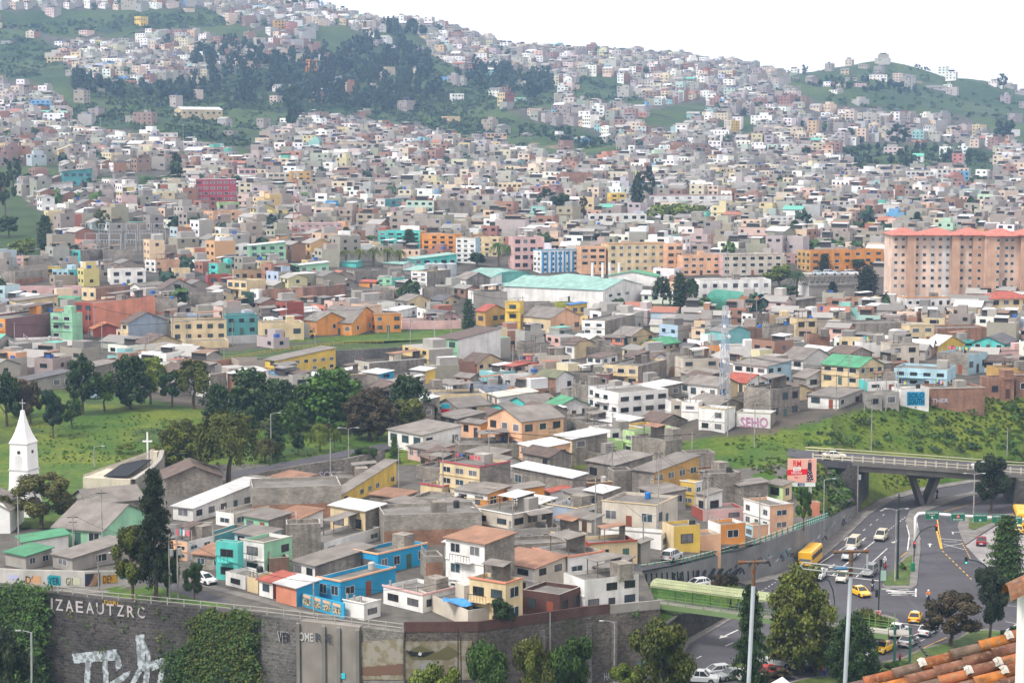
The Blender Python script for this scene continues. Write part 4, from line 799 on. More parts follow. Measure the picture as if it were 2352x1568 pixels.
TAB = '''
G 65 160 450 688 595 gy wh s:green 1 ||low white block hut with a green sheet roof near the graffiti wall
G 0 180 320 785 742 cn cn s:green 1 Q|38|sagging green sheet roofed shack behind the graffiti wall
G 330 500 825 800 760 cn cn s:gray 1 |40|wide grey sheet roofed shed right behind the graffiti wall
G 330 705 950 640 515 mi mi G:gray 1 |22|long mint and white schoolroom with a red corner post and a grey roof
G 430 612 960 440 330 cn gy g:gray 1 Q|60|low warehouse with a broad grey roof right of the church tower
G 1175 1330 1740 455 360 wh wh s:white 1 R|30|white workshop under a wavy white corrugated roof, right of the tall dark conifer
G 1470 1610 1955 495 395 wh cp f 1 |35|white house with an outside stair below the long brown brick building
G 1105 1290 1440 725 590 pe wh f 2 y|32|peach house with orange bands at the bend of the terrace street
G 1385 1480 1660 640 575 gy tl f 1 Q|25|teal side wall building behind the turquoise corner house
G 1475 1640 1665 870 590 tq tq f 2 yd|24|turquoise corner house beside the parked white hatchback
G 1655 1850 1990 560 440 mi gy s:gray 1 y|40|green top storey with hanging plants under a tin awning
G 1640 1820 1990 850 590 wh mi f 2 y|36|white and green stepped house with potted plants and a green stair
G 1530 1690 1700 925 830 wh wh f 1 d|44|white single storey front with a pale door below the green balustrade
G 1690 1778 1790 955 845 cr cr f 1 Q|44|cream garage front with a broad pale door
G 1970 1975 2210 720 465 gy gy f 3 |82|tall grey block wall house with a brick foot behind the green stepped house
G 1850 1860 1990 850 700 bk bk f 1 |70|bare brick wall house right of the green stair
G 1995 2170 2560 870 755 wh gy s:gray 1 O|44|white upstairs room with a flat grey roof and two windows above the orange garage
G 1770 1880 1890 985 870 wh rd s:red 1 d|44|small garage with a red tiled hood and black door
G 1880 2042 2060 1040 905 sa bl s:white 1 Q|44|orange garage with a white sheet roof on the terrace street
Z 1450 1692 2190 905 690 bl bl f 1 yR|38|bright blue house with a peach balustrade and a leopard patterned front fence|pe
H 75 252 578 825 672 bl bl f 1 R|40|upper bright blue house with a broad peach parapet|pe
H 0 155 262 1135 1015 wh wh f 1 Q|40|low plain white annex with a grey stained roof beside the blue fence
H 265 560 790 1085 950 wh wh f 1 |44|low white cottage with pinkish trim and a worn flat roof|pk
H 490 870 900 1180 1060 cp cp f 1 Q|60|peach yard wall building with brown posts behind the blue awning
H 705 985 1195 1030 595 wh gy s:rust 3 y|40|narrow white and red house of three floors with laundry on its top balcony
H 872 1130 1250 1180 865 cr cr f 2 yR|36|cream corner house with an orange tiled band above the brown parapet|sa
H 1240 1500 1665 1125 948 br br f 1 |32|dark brown block with one orange barred window
H 1000 1330 1555 960 770 wh cp s:rust 2 R|40|white and beige penthouse with a rusty sloping roof behind the cream house
H 1640 1672 2065 1080 850 wh wh f 2 R|62|big white house with wide dark windows at the end of the stone wall
H 1320 1556 1825 900 690 cn wh f 1 R|52|white upper house with a long dark flat roof and an orange edge|sa
H 890 1172 1465 600 400 cp cp f 2 R|44|dusty pink house with white sheets drying on its roof
H 1165 1185 1515 620 505 cn cn f 1 |74|mossy grey yard building with low walls, right of the dusty pink house
H 1185 1190 1560 700 620 gy gy f 1 |76|low grey block yard building above the white rusty roofed house
H 1410 1620 1765 470 360 bg wh f 1 |40|grey blue flat with a dark wood window
H 1395 1440 1575 335 250 wh wh s:red 1 |60|tiny white hut with a red sheet roof
H 770 1005 1160 390 260 wh or s:gray 1 R|38|white and orange house with a sloping grey roof and grey plinth
H 1155 1160 1400 370 240 or or s:gray 1 R|70|orange house with white columns right of the white and orange one
H 760 1000 1010 390 310 or or f 1 Q|40|orange garden wall building in front of the white and orange house
H 665 950 1165 330 70 cr gy f 3 |42|cream house of three floors with crimson bands and a bare block side|mg
H 840 1040 1170 100 0 cr gy s:gray 1 |42|cream penthouse with a grey roof on the crimson banded house
H 535 690 700 305 210 cr cr f 1 Q|40|cream gatehouse with a crimson top edge|mg
H 1170 1590 1690 320 150 gy gy s:white 1 |50|block house with a shiny pale sheet roof and a plant filled terrace
H 1690 1880 2160 210 65 gy gy s:gray 1 |48|grey block house with a yellow veranda under a sheet roof
H 1690 1695 1870 300 185 bk bk f 1 O|70|bare brick courtyard building with a strip of artificial turf
H 1870 1875 2010 270 100 gy gy f 2 O|76|plain grey block tower between two sheet roofed houses
H 2005 2150 2500 320 110 gy mu s:gray 2 R|40|mustard fronted house with a wooden balcony and grey roof
H 1680 1800 1910 390 255 gy gy s:white 1 |46|white painted block room with a thin white sheet roof
H 1795 2165 2345 520 335 cp cp f 1 R|26|large pale block hall with one band of dark windows under its roof
H 1785 2200 2268 650 540 wh wh f 1 Q|22|long white annex below the large pale block hall
H 1690 1712 2050 755 600 rd cr f 1 R|70|cream house with a dull red band beside the lamp post|rd
H 1370 1600 1700 640 560 cr cr f 1 |46|shabby cream house with a sagging roof edge, left of the red banded cream house
H 1530 1720 1800 530 465 cp cn s:gray 1 |44|low grey roofed shack below the grey blue flat
H 2050 2060 2130 740 600 cn cn s:gray 1 Q|60|dark metal gate garage beside the white annex
H 285 292 975 625 400 gy bk f 2 O|80|very long half block half brick wall building in the middle of the terrace
H -100 165 290 580 375 cr gy s:white 1 |40|pale yellow shack house with a bright tin roof and an outside stair
H -330 -120 240 690 600 wh wh f 1 |32|low white house with a pink band and washing line
H 575 580 700 850 690 gy bk f 1 O|76|block over brick house between the two blue and red neighbours
H -80 0 330 350 285 ye ye s:gray 1 |20|low yellow house with a long grey sheet roof
G 1725 1740 2352 440 215 gy bk f 2 O|80|very long brown brick and block building behind the white workshop
H -70 -60 290 230 175 gy gy f 1 O|80|long bare grey parapet building above the low yellow house
I 30 35 232 130 -20 gy gy f 2 |78|unfinished grey block house at the foot of the green slope
I 165 182 402 335 120 gy gy f 2 O|72|pale block wall house with a mossy top, left of the billboard
I 385 395 600 340 205 gy gy s:gray 1 O|74|white washed block house in the second row under the billboard
I 595 690 760 320 205 lg cr s:gray 1 |50|cream house with lime window frames and a wavy grey roof under the billboard
I -10 85 142 355 180 ye wh f 2 |40|narrow yellow framed stair tower on the upper street
I 130 140 440 455 395 rd pk f 1 |74|low pink house with a dark red roof edge
I -70 -60 130 665 480 cr ye f 1 R|68|pale yellow house with a dark gate on the upper street
I 100 105 275 655 545 cp pe f 1 O|68|peach garden wall with grey panels on the upper street
I 245 262 445 610 470 wh or f 1 R|66|orange and peach house with a tall black gate
I 440 485 600 570 480 lb pe f 1 |64|peach wall house with a pale blue side
I 450 600 778 530 340 wh pe f 2 R|62|peach house of two floors with a white balustrade at the top of the upper street
I 870 880 950 400 330 cn sa f 1 O|70|orange hut at the foot of the billboard mast
I 100 165 285 430 270 cp wh s:gray 1 |50|small white shack room with an orange door
E -175 70 232 745 655 or or G:gray 1 |20|long low orange house facing the playground
E 205 232 408 722 592 or or f 2 yR|70|orange house of two floors with a red balcony rail
E 565 682 795 690 605 pk pk G:dark 1 |52|pale pink gabled house with a dark roof
E 410 415 825 700 640 wh pk f 1 O|80|long pinkish white yard wall building below the pale pink gable
E 275 380 512 630 575 cn wh s:white 1 |40|dark fronted house with a bright white lean-to roof
E 370 460 610 580 505 cn cr G:gray 1 |50|cream gabled house with a long grey roof
E 605 700 805 545 505 tl cr G:dark 1 |42|teal and cream cottage with a dark roof
E 465 556 575 500 418 wh gy f 2 |20|white cube house of two floors with black windows
E 75 80 360 500 430 gy gy f 1 O|80|long grey block yard building in the centre left
E 560 565 775 500 415 gy gy f 2 O|78|plain grey block side wall house
E 475 588 745 415 300 wh gy f 3 |34|white house of three floors with a grey block flank
E 240 345 430 425 345 mi tq f 2 |40|small mint green house with a turquoise stair
E 25 90 255 370 300 cn gy f 2 |40|cream balcony house with a wide block side
E 118 230 245 420 375 or or s:red 1 |20|little orange house with a red roof
E 780 858 1022 425 355 wh gy G:gray 1 |50|white fronted long block shed
E 900 908 1142 640 440 wh cn f 2 O|76|tall blotchy white party wall beside the yellow tower house
E 1125 1230 1240 712 505 ye ye f 3 yd|16|narrow bright yellow tower house with brown balconies
E 925 990 1128 680 575 mu mu G:red 1 |44|mustard corner house with a faded red roof
E 1232 1240 1472 640 520 gy gy f 2 O|78|wide grey block wall house right of the yellow tower
E 1465 1475 1605 590 515 ol ol f 1 O|72|olive green walled house behind the peach gables
E 1575 1580 1692 610 530 mu ye s:blue 1 |66|yellow house with a blue roof and laundry above
E 1240 1440 1652 742 622 cr pe G:gray 1 R|46|large peach gabled house with a light grey roof
E 1300 1360 1470 640 590 cr cr s:green 1 |50|green roofed house behind the large peach gable
E 1655 1812 2058 790 640 wh gy f 3 |24|white house of three floors with square black windows
E 640 800 1095 945 768 mi wh s:brown 2 yO|40|green fronted house with arched windows and a huge blank white side
E 1235 1240 1440 895 790 gy gy f 1 |76|low grey block house with a rough parapet
E 1535 1602 1745 895 805 wh cr G:brown 1 |44|white gabled house with an orange red door
E 1605 1610 1890 890 820 gy gy f 1 O|80|long low block yard building below the brown roofs
E 1805 1942 1955 805 760 sa cn s:gray 1 |18|low orange red house with a blue grey lean-to
E 1870 1992 2165 805 745 gy cr G:gray 1 |44|cream gabled house with a broad grey roof
E 2070 2205 2345 855 803 ye cr g:green 1 |40|yellow house with a pale green roof
E 1950 2130 2262 960 905 cn wh G:brown 1 |48|white gabled house with a dark brown roof
E 2255 2262 2420 1020 870 gy bk f 1 |78|brick house with a raw block gable wall
E 1690 1790 1905 950 895 wh wh s:brown 1 |44|low white house with a rusty brown roof
E 1810 2040 2272 1095 950 cr gy f 2 yO|28|cream house with a long balcony and an empty block side
E 1755 1842 1850 1110 1005 pu pu f 1 |16|dusty maroon box house with one window
E 1340 1348 1582 975 880 gy cp f 1 R|76|pale block house with two square dark windows
E 1190 1332 1345 1000 925 rd rd f 1 |20|red brick house with a pink top
E 1335 1475 1602 1145 1030 bk wh G:olive 1 |42|white and brick gabled house with an olive roof
E 1570 1576 1768 1110 1000 gy gy f 1 O|76|mid grey block house next to the maroon box
E 815 932 1112 992 935 rd cr G:brown 1 |40|crimson fronted cottage with a brown roof
E 1090 1180 1330 1010 955 bk bk s:red 1 |50|brick shed under a faded red roof
E 1075 1112 1302 1125 1015 wh wh f 1 R|66|white flat roofed house with a concrete stair
E 880 890 1165 1140 1085 bg bg f 1 O|80|low blue grey yard wall building
E 775 882 962 1090 1045 pe gy G:gray 1 |44|peach gabled cottage with a silver roof
E 640 765 832 1135 1080 wh gy s:gray 1 |30|little white house with two tall windows
E 470 580 642 1090 985 gy ye s:white 1 |40|narrow yellow sided house behind the dark trees
E 135 262 352 1095 1005 gy bl s:white 2 |44|block house with a vivid blue balcony side
E 80 190 592 1000 930 cp gy f 1 O|52|long low grey block row above the tall dark trees
E 630 640 1002 1235 1145 wh cr f 1 O|78|long cream yard wall building with a tiny window
E 1005 1082 1352 1240 1165 wh wh s:cream 1 R|70|white shop house with a wide cream metal roof
E 640 800 1022 1300 1245 gy cr g:gray 1 |50|grey shed house with a broad sheet roof beside the red sign mast
E 965 1175 1252 1335 1265 tq tq g:gray 1 |28|turquoise gabled cottage, the nearer of a pair
E 1130 1290 1502 1285 1220 tq tq g:gray 1 |46|turquoise gabled house, the farther of a pair
E 1450 1482 1722 1330 1230 mi wh G:green 1 R|66|white and mint house with a grass green roof
E 1000 1240 1537 1560 1330 pe pe g:gray 2 R|50|big peach house with a pale grey gable roof and green barred windows
E 820 956 1002 1450 1350 pe or s:gray 1 |40|small peach annex joined to the big peach house
E 300 560 822 1540 1425 wh wh s:gray 1 |48|long whitewashed house with colourful lettering and a grey roof
E 800 810 1235 1568 1490 gy gy f 1 O|80|grey block parapet building in front of the big peach house
E 1740 1905 2268 1375 1130 wh wh f 3 yR|58|large white and brown school-like house with three floors and a pupils' queue
E 2262 2268 2352 1340 1190 wh cp f 2 |76|cream flat next to the large white and brown house
E 1745 1760 1945 1568 1470 lg lg f 1 O|70|plain light green garden building below the school-like house
E 1940 2015 2330 1568 1400 lg lg f 2 |56|light green house with a grey roof terrace
E 2010 2230 2352 1640 1460 gy gy f 2 |50|tall rough grey block house in front of the light green one
F 110 118 622 510 360 wh wh f 2 R|80|long white institute building with dark window pairs
F 765 770 925 570 500 cn gy s:gray 1 O|70|grey gable shed by the green barrel roof
F 1160 1168 1368 560 485 or pe f 1 R|72|low peach and orange shop front house
F 1365 1370 1532 530 475 ye ye f 1 O|74|flat mustard yellow roofed house
F 1530 1540 1872 560 480 wh wh f 1 R|78|low white house with an orange painted edge|or
F 2115 2122 2420 620 490 cr cr h:red 2 R|76|cream house of two floors with a red tiled hip roof at the right edge
F 415 482 612 700 592 wh gy f 2 |50|grey white house with laundry on its upper terrace
F 575 580 775 665 610 cr ta f 1 O|78|tan house with washing in front of a long wall
F 770 782 932 780 625 cr cr f 2 R|72|cream yellow house with black framed windows
F 580 588 772 820 670 gy gy f 2 O|80|whitish grey block house with a brick foot
F 330 336 440 805 690 bk bk f 1 |76|small bare brick house with one window
F 440 445 582 810 690 bk bk f 2 |78|taller bare brick house left of the whitish block one
F 865 872 1020 880 735 bk bk f 2 |78|framed red brick house with two small openings
F 1150 1162 1552 780 655 gy gy f 2 O|80|wide blank grey block wall building in the right centre
F 985 1078 1158 700 630 ye gy f 1 |38|yellow house with a grey block flank
F 1555 1562 1742 800 670 cr cr f 2 R|76|cream house with a full width brown window band
F 1740 1748 2120 785 690 bk bk f 1 O|80|long low orange brick building
F 1085 1230 1242 885 760 cr wh f 2 d|18|cream white house with crimson ledges
F 1233 1240 1432 935 790 wh wh f 2 O|76|blank white sided house in the right centre
F 1425 1432 1642 955 800 cp cp f 2 yR|74|beige balcony house with an outside stair
F 2020 2215 2380 855 800 tq tq g:dark 1 |30|bright turquoise gabled house with a dark roof
F 1770 1778 2022 830 785 tq tq f 1 R|78|low turquoise row left of the turquoise gable
F 1680 1760 1985 865 825 cp ye G:white 1 |50|yellow shed house with a pale metal roof
F 1785 1965 2142 1010 870 gy lb f 1 R|44|grey block house with a pale blue corner and stair
F 2180 2190 2420 915 840 pk pk f 1 R|78|low salmon pink house at the right edge
F 2165 2170 2420 1035 965 mu mu f 1 O|78|peeling amber garden wall building at the right edge
F 990 1215 1422 1095 960 cr cr G:green 2 R|46|pale yellow house with a bright green roof and railings
F 1480 1820 1942 1105 975 lb lb f 2 y|24|long pale blue house of two floors above the grass bank
F 370 580 777 1100 955 wh lb s:gray 2 R|46|white house with a pale blue railed balcony
F 690 830 1072 985 910 wh wh G:gray 1 O|46|big white twin gabled shed
F 780 852 1072 1110 1035 gy wh G:gray 1 R|60|white cottage with a weathered grey roof
F 300 440 602 1135 1065 cr wh G:red 1 |44|white cottage with a dull red roof
F 55 240 402 1200 1090 wh cr G:gray 1 |42|white house with a grey roof and cream gable beside the lattice mast
F -10 5 250 1030 900 cp cp f 2 R|76|worn beige flats left of the lattice mast
F -5 110 125 1325 1200 wh wh f 2 |20|white flat with a rounded parapet on the left of the mural gable
F 120 290 378 1420 1245 wh wh f 2 |34|white corner house at the edge of the green bank
F 378 605 612 1395 1275 wh gy f 1 Q|20|white side wall house with big pink graffiti letters
F 440 605 838 1330 1110 gy gy f 2 R|48|grey block house with curtained windows above the green bank
F 885 1075 1270 1250 1170 wh cn s:gray 1 |40|row of tin roofed shacks above the green bank
F 1265 1272 1382 1240 1150 cn cn f 1 R|74|small grey shack with a dark doorway
F 1375 1382 1498 1240 1130 cn cn f 1 R|76|burnt looking house shell with two dark openings
F 1490 1498 1708 1225 1108 wh wh f 1 O|78|white house side with a large blue SOLO SOUTH mural
F 1705 1712 2100 1215 1105 bk bk f 1 O|80|long dark brick house row with white letters
F 2100 2106 2295 1180 1030 bk bk f 1 R|76|dark brick house with two tall windows at the bank edge
F 2290 2296 2420 1160 1010 bk bk f 1 R|76|dark brick house at the far right of the bank
F 1265 1275 1500 1120 1075 tq wh f 1 R|78|low house with turquoise shutters
F 290 300 542 895 815 wh wh f 1 O|80|plain white wall house behind the lattice mast
F 165 170 330 890 820 sa or f 1 R|70|orange red house with pink washing
F -10 60 122 890 820 cn gy G:dark 1 |40|small dark roofed brick cottage
D -190 40 338 795 625 or pu f 2 O|22|large purple brown walled house with an orange front
D 20 115 372 590 505 cr cr s:gray 1 R|62|cream house with a low grey sheet roof
D 335 500 510 775 590 mi mi f 3 y|22|mint green house of three floors next to the red brick block
D 370 505 515 570 490 mi mi s:green 1 Q|20|green roofed hall left of the red brick block
D 500 640 972 725 515 rd sa f 3 yO|30|tall red brick house with brown windows and a red side
D 545 660 912 505 415 cr bk f 1 |34|cream flat roofed house with a brick side
D 820 885 1112 800 655 cr bg G:brown 2 O|46|hall with an arched golden window and a grey gable side
D 635 642 822 745 705 cn rd G:orange 1 O|70|low house with bright orange tiled roofs
D 890 1012 1222 870 800 cr cr G:brown 1 R|50|cream bungalow with a dusty brown roof at the curved street
D 1180 1186 1552 790 640 cr cr f 2 R|78|wide cream house of two floors with washing on the terrace
D 1550 1556 1768 740 600 tl tl f 2 R|77|teal house with big white framed windows
D 1795 1801 2088 770 655 cr cr f 1 R|76|cream house with a rubble stone panel
D 1310 1316 1538 560 455 gy gy f 2 O|80|light grey block wall house in the left centre
D 1015 1022 1218 630 490 gy bk f 2 O|78|half brick half block house behind the cream bungalow
D 885 962 1112 475 405 wh wh g:gray 1 |40|white gabled house with a grey roof
D 1050 1112 1312 505 425 wh cn G:brown 1 |40|beige gabled hall with a rusty roof
D 745 762 992 400 290 wh wh f 2 R|72|white house with pink framed windows
D 985 1072 1242 315 222 wh pe f 2 |42|white and peach terraced house
D 1185 1190 1306 365 280 cr cr f 1 R|74|little cream house with a red roof line
D 1265 1340 1432 220 140 cr sa f 1 |40|salmon house with a stepped roof
D 1715 1722 1962 255 125 mi mi s:white 3 R|76|mint green house with three floors and a white roof
D 1960 1970 2060 310 250 mi mi f 1 R|76|mint terrace house right of the three floor mint one
D 2050 2060 2260 320 260 mi mi s:white 1 R|76|mint house with a tilted white sheet roof
D 1590 1600 1715 225 110 wh wh f 2 R|72|white block house left of the three floor mint one
D 1425 1432 1588 400 325 mg rd f 1 R|74|dark maroon flat with a wide opening
D 1605 1612 1802 370 292 ta ta f 1 R|76|tan flat with curtained windows
D 1430 1500 1580 345 245 tq mi f 2 |40|turquoise and brick slim house
D 1550 1700 1812 485 365 cr cr f 2 |34|cream white house with rounded corner windows
D 1715 1780 1815 510 425 wh wh f 1 |40|small white cube house with one window
D 1815 1822 2002 510 430 bk bk f 1 O|78|long brick and block wall house
D 2000 2085 2360 525 410 bk bk f 2 |40|large half built brick house
D 1890 1975 2082 645 515 rd rd f 2 |44|brick red house with a small corner window
D 1985 2080 2210 625 585 cn cn g:white 1 |44|low house with a pale corrugated roof
D 2085 2180 2360 740 640 or or G:gray 1 |44|peach orange house behind the parked yellow van
D 1755 1800 1892 605 555 cn cn g:gray 1 |44|low grey gabled shed
D 485 555 702 255 155 tq gy f 2 |30|turquoise painted house with a grey block flank
D 700 710 920 255 160 gy gy f 2 O|78|dark grey party wall house
D 255 320 402 325 270 lb ye f 1 |40|pale blue and yellow house
D 340 470 538 345 290 lb tq f 1 |34|blue painted row house
D 95 160 192 280 195 pk cr f 2 |36|pink and cream corner house
D 190 195 362 285 205 gy gy f 1 O|78|blank block building right of the pink corner house
D -20 105 252 405 300 gy bk f 2 |30|block and brick house at the left edge
D 55 60 540 480 415 cr pk f 1 R|80|long low pinkish house with a white tank
D 1790 1900 2282 1020 915 ye ye s:gray 2 R|46|yellow painted school building among trees
D 2010 2016 2140 1180 1020 cn cn f 2 |70|pale grey house behind the dark trees
D -40 90 432 865 795 cn wh f 1 O|70|low cream yard building with a white canopy
D 1270 1276 1565 840 780 cr cr f 1 O|74|low cream yard wall building with green posts
D 80 200 450 1130 1050 or cn s:dark 1 |44|orange school pavilion with a dark roof
D 365 420 480 950 885 wh wh f 1 O|50|whitewashed hut by the curved street
A 1275 1350 1612 1430 1235 wh mg f 5 R|66|tall crimson and white apartment block|wh
A 1998 2004 2140 1310 1180 mu mu f 4 R|76|mustard apartment house of four floors
A 1840 1846 1998 1290 1190 cp cp f 3 R|76|grey flats left of the mustard apartment house
A 320 330 490 1335 1270 wh wh s:gray 1 R|72|white hut with a wide sheet roof among palms
A 425 432 625 1290 1180 tl tl s:gray 2 R|74|dark teal house with rows of windows
A 300 306 430 1465 1410 wh wh f 1 R|74|small white cube house on the grass
A 890 896 1045 1000 920 cr cr f 2 R|72|cream house below the green slope
A 1040 1046 1215 1010 915 wh wh f 3 R|72|white house with three floors below the green slope
A 1190 1250 1500 800 755 cr cr g:white 1 R|50|long cream school with a bright white roof on the hill
A 2080 2150 2178 505 412 or or f 4 |30|orange tower house on the upper hillside
A 320 326 485 440 392 cr cr f 2 R|74|cream house under a small billboard high on the left
A 400 406 595 1100 1035 cr ye G:cream 2 R|70|yellow ochre gabled house on the left
A 1345 1350 1425 1035 985 mu ye f 2 R|70|bright yellow house by the sports ground
A 1425 1430 1535 1060 990 lb lb f 2 R|70|blue and white house by the sports ground
A 920 970 1010 185 115 ye ye f 2 |34|odd shaped yellow house on the ridge side
A 1885 1890 1955 205 140 mu mu f 3 R|70|ochre house high on the hill
A 1500 1506 1650 1320 1290 cr cr f 1 R|76|low cream house right of the red apartment block
A 1420 1510 1630 1455 1395 lg lg f 1 R|44|lime green flat below the red apartment block
A 1390 1470 1640 1540 1455 pe pe f 2 |44|pale peach block of flats below the red apartment block
A 1640 1646 1760 1250 1160 wh pk f 2 R|74|pink and white house behind the red apartment block
A 1200 1206 1290 1440 1330 gy gy f 1 O|76|grey yard building left of the red apartment block
B 1515 1522 1730 1325 1190 bk bk f 4 O|80|huge unplastered brick block with a concrete grid
B 1845 1852 1958 1430 1330 ye ye f 3 R|76|bright yellow apartment house near the tall cypress
B 993 999 1136 975 915 pe pe f 2 R|76|peach house with a blue roof edge at the hill foot|bl
B 645 652 905 1515 1385 gy gy f 3 |80|large grey block apartment shell in the centre
B 2090 2096 2700 1420 1345 wh wh f 2 R|80|long white building with a red roof edge|rd
B 1075 1240 1300 1370 1260 cr ta f 3 |24|cream and tan apartment block in the centre
B 755 760 842 700 645 wh wh f 2 R|74|white house alone on the wooded slope
B 1073 1125 1190 725 640 cr rd f 3 R|46|cream and red house on the wooded slope
B 180 186 332 1300 1225 pk pk f 2 R|76|rose pink house in the dense middle town
B 480 540 620 1210 1140 lg lg f 2 O|46|pale green gabled block in the dense middle town
B 585 591 770 1075 1015 rd rd f 1 R|78|brick red row in the dense middle town
B 1255 1261 1445 1235 1190 or or f 1 R|78|salmon orange row in the dense middle town
B 218 300 405 1475 1370 wh tl f 2 |36|white and dark teal hall
B 1690 1698 2105 1525 1475 wh wh f 1 R|80|long low white classroom block with a blue door
B 0 8 260 1075 985 cr cr f 3 R|78|long cream flats at the foot of the wooded slope
C 290 335 406 925 830 cp ye f 5 R|34|cream tower house on the middle hillside
C 1505 1540 1745 1290 1180 wh wh f 4 R|70|white apartment complex, left half
C 1745 1752 1895 1290 1165 wh wh f 4 R|76|white apartment complex, right half
C 1150 1156 1350 1580 1535 lm lm f 2 R|76|lime yellow house above the red roofed towers
C 175 262 322 1205 1145 or or G:gray 2 |56|orange gabled hall in the dense right town
C 1893 1899 1960 1450 1385 or or f 3 R|70|small orange house in the dense right town
C 438 444 513 990 925 mu mu f 3 R|70|ochre house on the right hillside
C 1275 1281 1384 1235 1190 bl lb f 2 R|76|sky blue house at the foot of the dark bushes
C 600 606 768 1568 1490 wh wh f 3 R|74|white apartment house with black windows above the brick wall
C 845 925 1000 1568 1510 wh wh g:gray 1 |40|white gabled house above the brick wall
E 1180 1186 1396 290 65 pk pk f 4 R|76|pink brown apartment house left of the palms block
E 552 780 792 192 45 or or f 4 |16|orange mural apartment block with a turquoise corner
E 250 540 552 150 25 tq or f 4 |14|turquoise and ochre apartment block behind palms
E 785 922 935 245 70 wh lb f 5 |18|white and blue striped apartment block
E 920 1080 1100 200 65 cr cr f 4 |16|cream yellow apartment block behind the big palms
E 1640 1646 1822 312 130 pe pe f 4 R|76|peach apartment house with zigzag gable paint
E 1822 1842 2236 312 110 cr cr f 4 R|74|cream and coral apartment slab of four floors|sa
E 2232 2240 2352 312 110 pe pe f 4 R|76|coral apartment slab with brown verandas
F -5 0 265 330 190 pe pe f 3 R|78|peach flats left of the pale apartment slab
F 268 276 700 330 185 pk cp f 3 R|78|pale pink flats with a pink triangle
F 700 706 815 250 180 pk pk f 2 R|74|short pink flats between peach and orange blocks
F 812 880 1430 305 160 mu or f 3 R|66|long orange apartment slab partly behind trees
D 2000 2010 2352 60 -30 pk pk f 3 R|76|salmon pink hospital-like block at the left centre
'''
for ln in TAB.strip().splitlines():
 p = ln.split('|'); a = p[0].split(); opts = a[10] if len(a) > 10 else ''
 house(a[0], *[float(q) for q in a[1:6]], a[6], a[7], a[8], int(a[9]), th=float(p[1]) if len(p) > 1 and p[1].strip() else None, opts=opts, label=p[2].strip() if len(p) > 2 else None, trim=p[3].strip() if len(p) > 3 and p[3].strip() else None)
print('heroes', len(HOUSES))
# ================================================================ custom buildings
def worldthing(name, loc, label, cat, group=None): return empty(name, loc, 0, label, cat, group)
def part(root, mb, name, m, color=None, label=None, smooth=False):
 o = mb.build(name, m, None, smooth, color); attach(o, root)
 if label: o['label'] = label
 return o
def mk_windows(root, cells, mesh_list, o, ax, up, w, h, rng, nrm):
 for (a, z) in cells:
  q = link('window', rng.choice(mesh_list), root); q.scale = (w, 1, h); q.location = o + ax * (a - w / 2) + Vector((0, 0, z)) + nrm * .01; q.rotation_euler = (0, 0, math.atan2(ax.y, ax.x))
# red roofed apartment towers on the right
def towers():
 O = at(*rp('F', 1438, 405), 636); s = F / 636; rg = random.Random(3); base = gz(O.x, O.y) - 1; ax = Vector((1, .0, 0))
 X = lambda c: (c - 1438) * .3336 / s
 H = 16.6 + O.z - base
 for bi, (c0, c1, yo, lab) in enumerate([(1438, 2066, 0, 'long peach apartment tower of seven floors with red hip roofs and tan bays'), (2066, 2420, -5, 'tan corner apartment tower with a dark archway, cut by the right edge')]):
  root = empty('apartment_building', (O.x + X(c0), O.y + yo, base), 0, lab, 'apartment block'); L = X(c1) - X(c0); mb = MB()
  mb.box(0, L, 0, 13, -3, H); mb.build('wall', M_paint, root, color=(.72, .54, .43) if bi == 0 else (.62, .44, .34))
  bays = [(1538, 1597), (1845, 1902), (1990, 2066)] if bi == 0 else [(2066, 2145), (2290, 2420)]
  for a, b in bays: mb = MB(); mb.box(X(a) - X(c0), X(b) - X(c0) - .01, -1.6, 0, -3, H - .05); mb.build('bay', M_paint, root, color=(.52, .33, .23))
  if bi == 0:
   for a, b in [(1706, 1730), (1785, 1835)]: mb = MB(); mb.box(X(a) - X(c0), X(b) - X(c0), -.12, 0, 0, H - .05); mb.build('pilaster', M_paint, root, color=(.6, .57, .55))
  mb = MB()
  secs = [(1430, 1640), (1640, 1900), (1900, 2076)] if bi == 0 else [(2060, 2300), (2270, 2460)]
  for a, b in secs:
   x0, x1 = X(a) - X(c0) - .5, X(b) - X(c0) + .5; m_ = (x0 + x1) / 2; z0, z1 = H - .02, H + 2.1; y0, y1 = -2.4, 13.6
   mb.poly([(x0, y0, z0), (x1, y0, z0), (m_ + .5, 5, z1), (m_ - .5, 5, z1)]); mb.poly([(x1, y0, z0), (x1, y1, z0), (m_ + .5, 5, z1)]); mb.poly([(x0, y1, z0), (x0, y0, z0), (m_ - .5, 5, z1)]); mb.poly([(x0, y0, z0 - .15), (x1, y0, z0 - .15), (x1, y0, z0), (x0, y0, z0)])
  mb.build('roof', M_tile, root, color=(.5, .17, .13))
  cols = [1465, 1515, 1610, 1662, 1718, 1770, 1822, 1920, 1978, 2032] if bi == 0 else [2135, 2200, 2240, 2330]
  for c in cols:
   inb = any(a <= c <= b for a, b in bays)
   for f in range(7):
    q = link('window', rg.choice(WIN_F[:1] + WIN_F[2:3] + WIN_F[:1]), root); q.scale = (1.15, 1, 1.1); q.location = (X(c) - X(c0) - .55, -1.61 if inb else -.13 if bi == 0 and (1706 < c < 1730 or 1785 < c < 1835) else -.01, H - 2.0 - f * 2.48)
  if bi: mb = MB(); mb.box(X(2178) - X(c0), X(2205) - X(c0), -.05, .02, 1, 9.5); mb.build('archway', M_dark, root)
  HOUSES.append([root, 'peach', 'tan', 7, ('h', 'red'), (0, 0), 636, lab, None, None, (0, 0, 0, 0)]); FOOT.append((O.x + X((c0 + c1) / 2), O.y + 6, 9, 0, 0, 0, 0, 636))
towers()
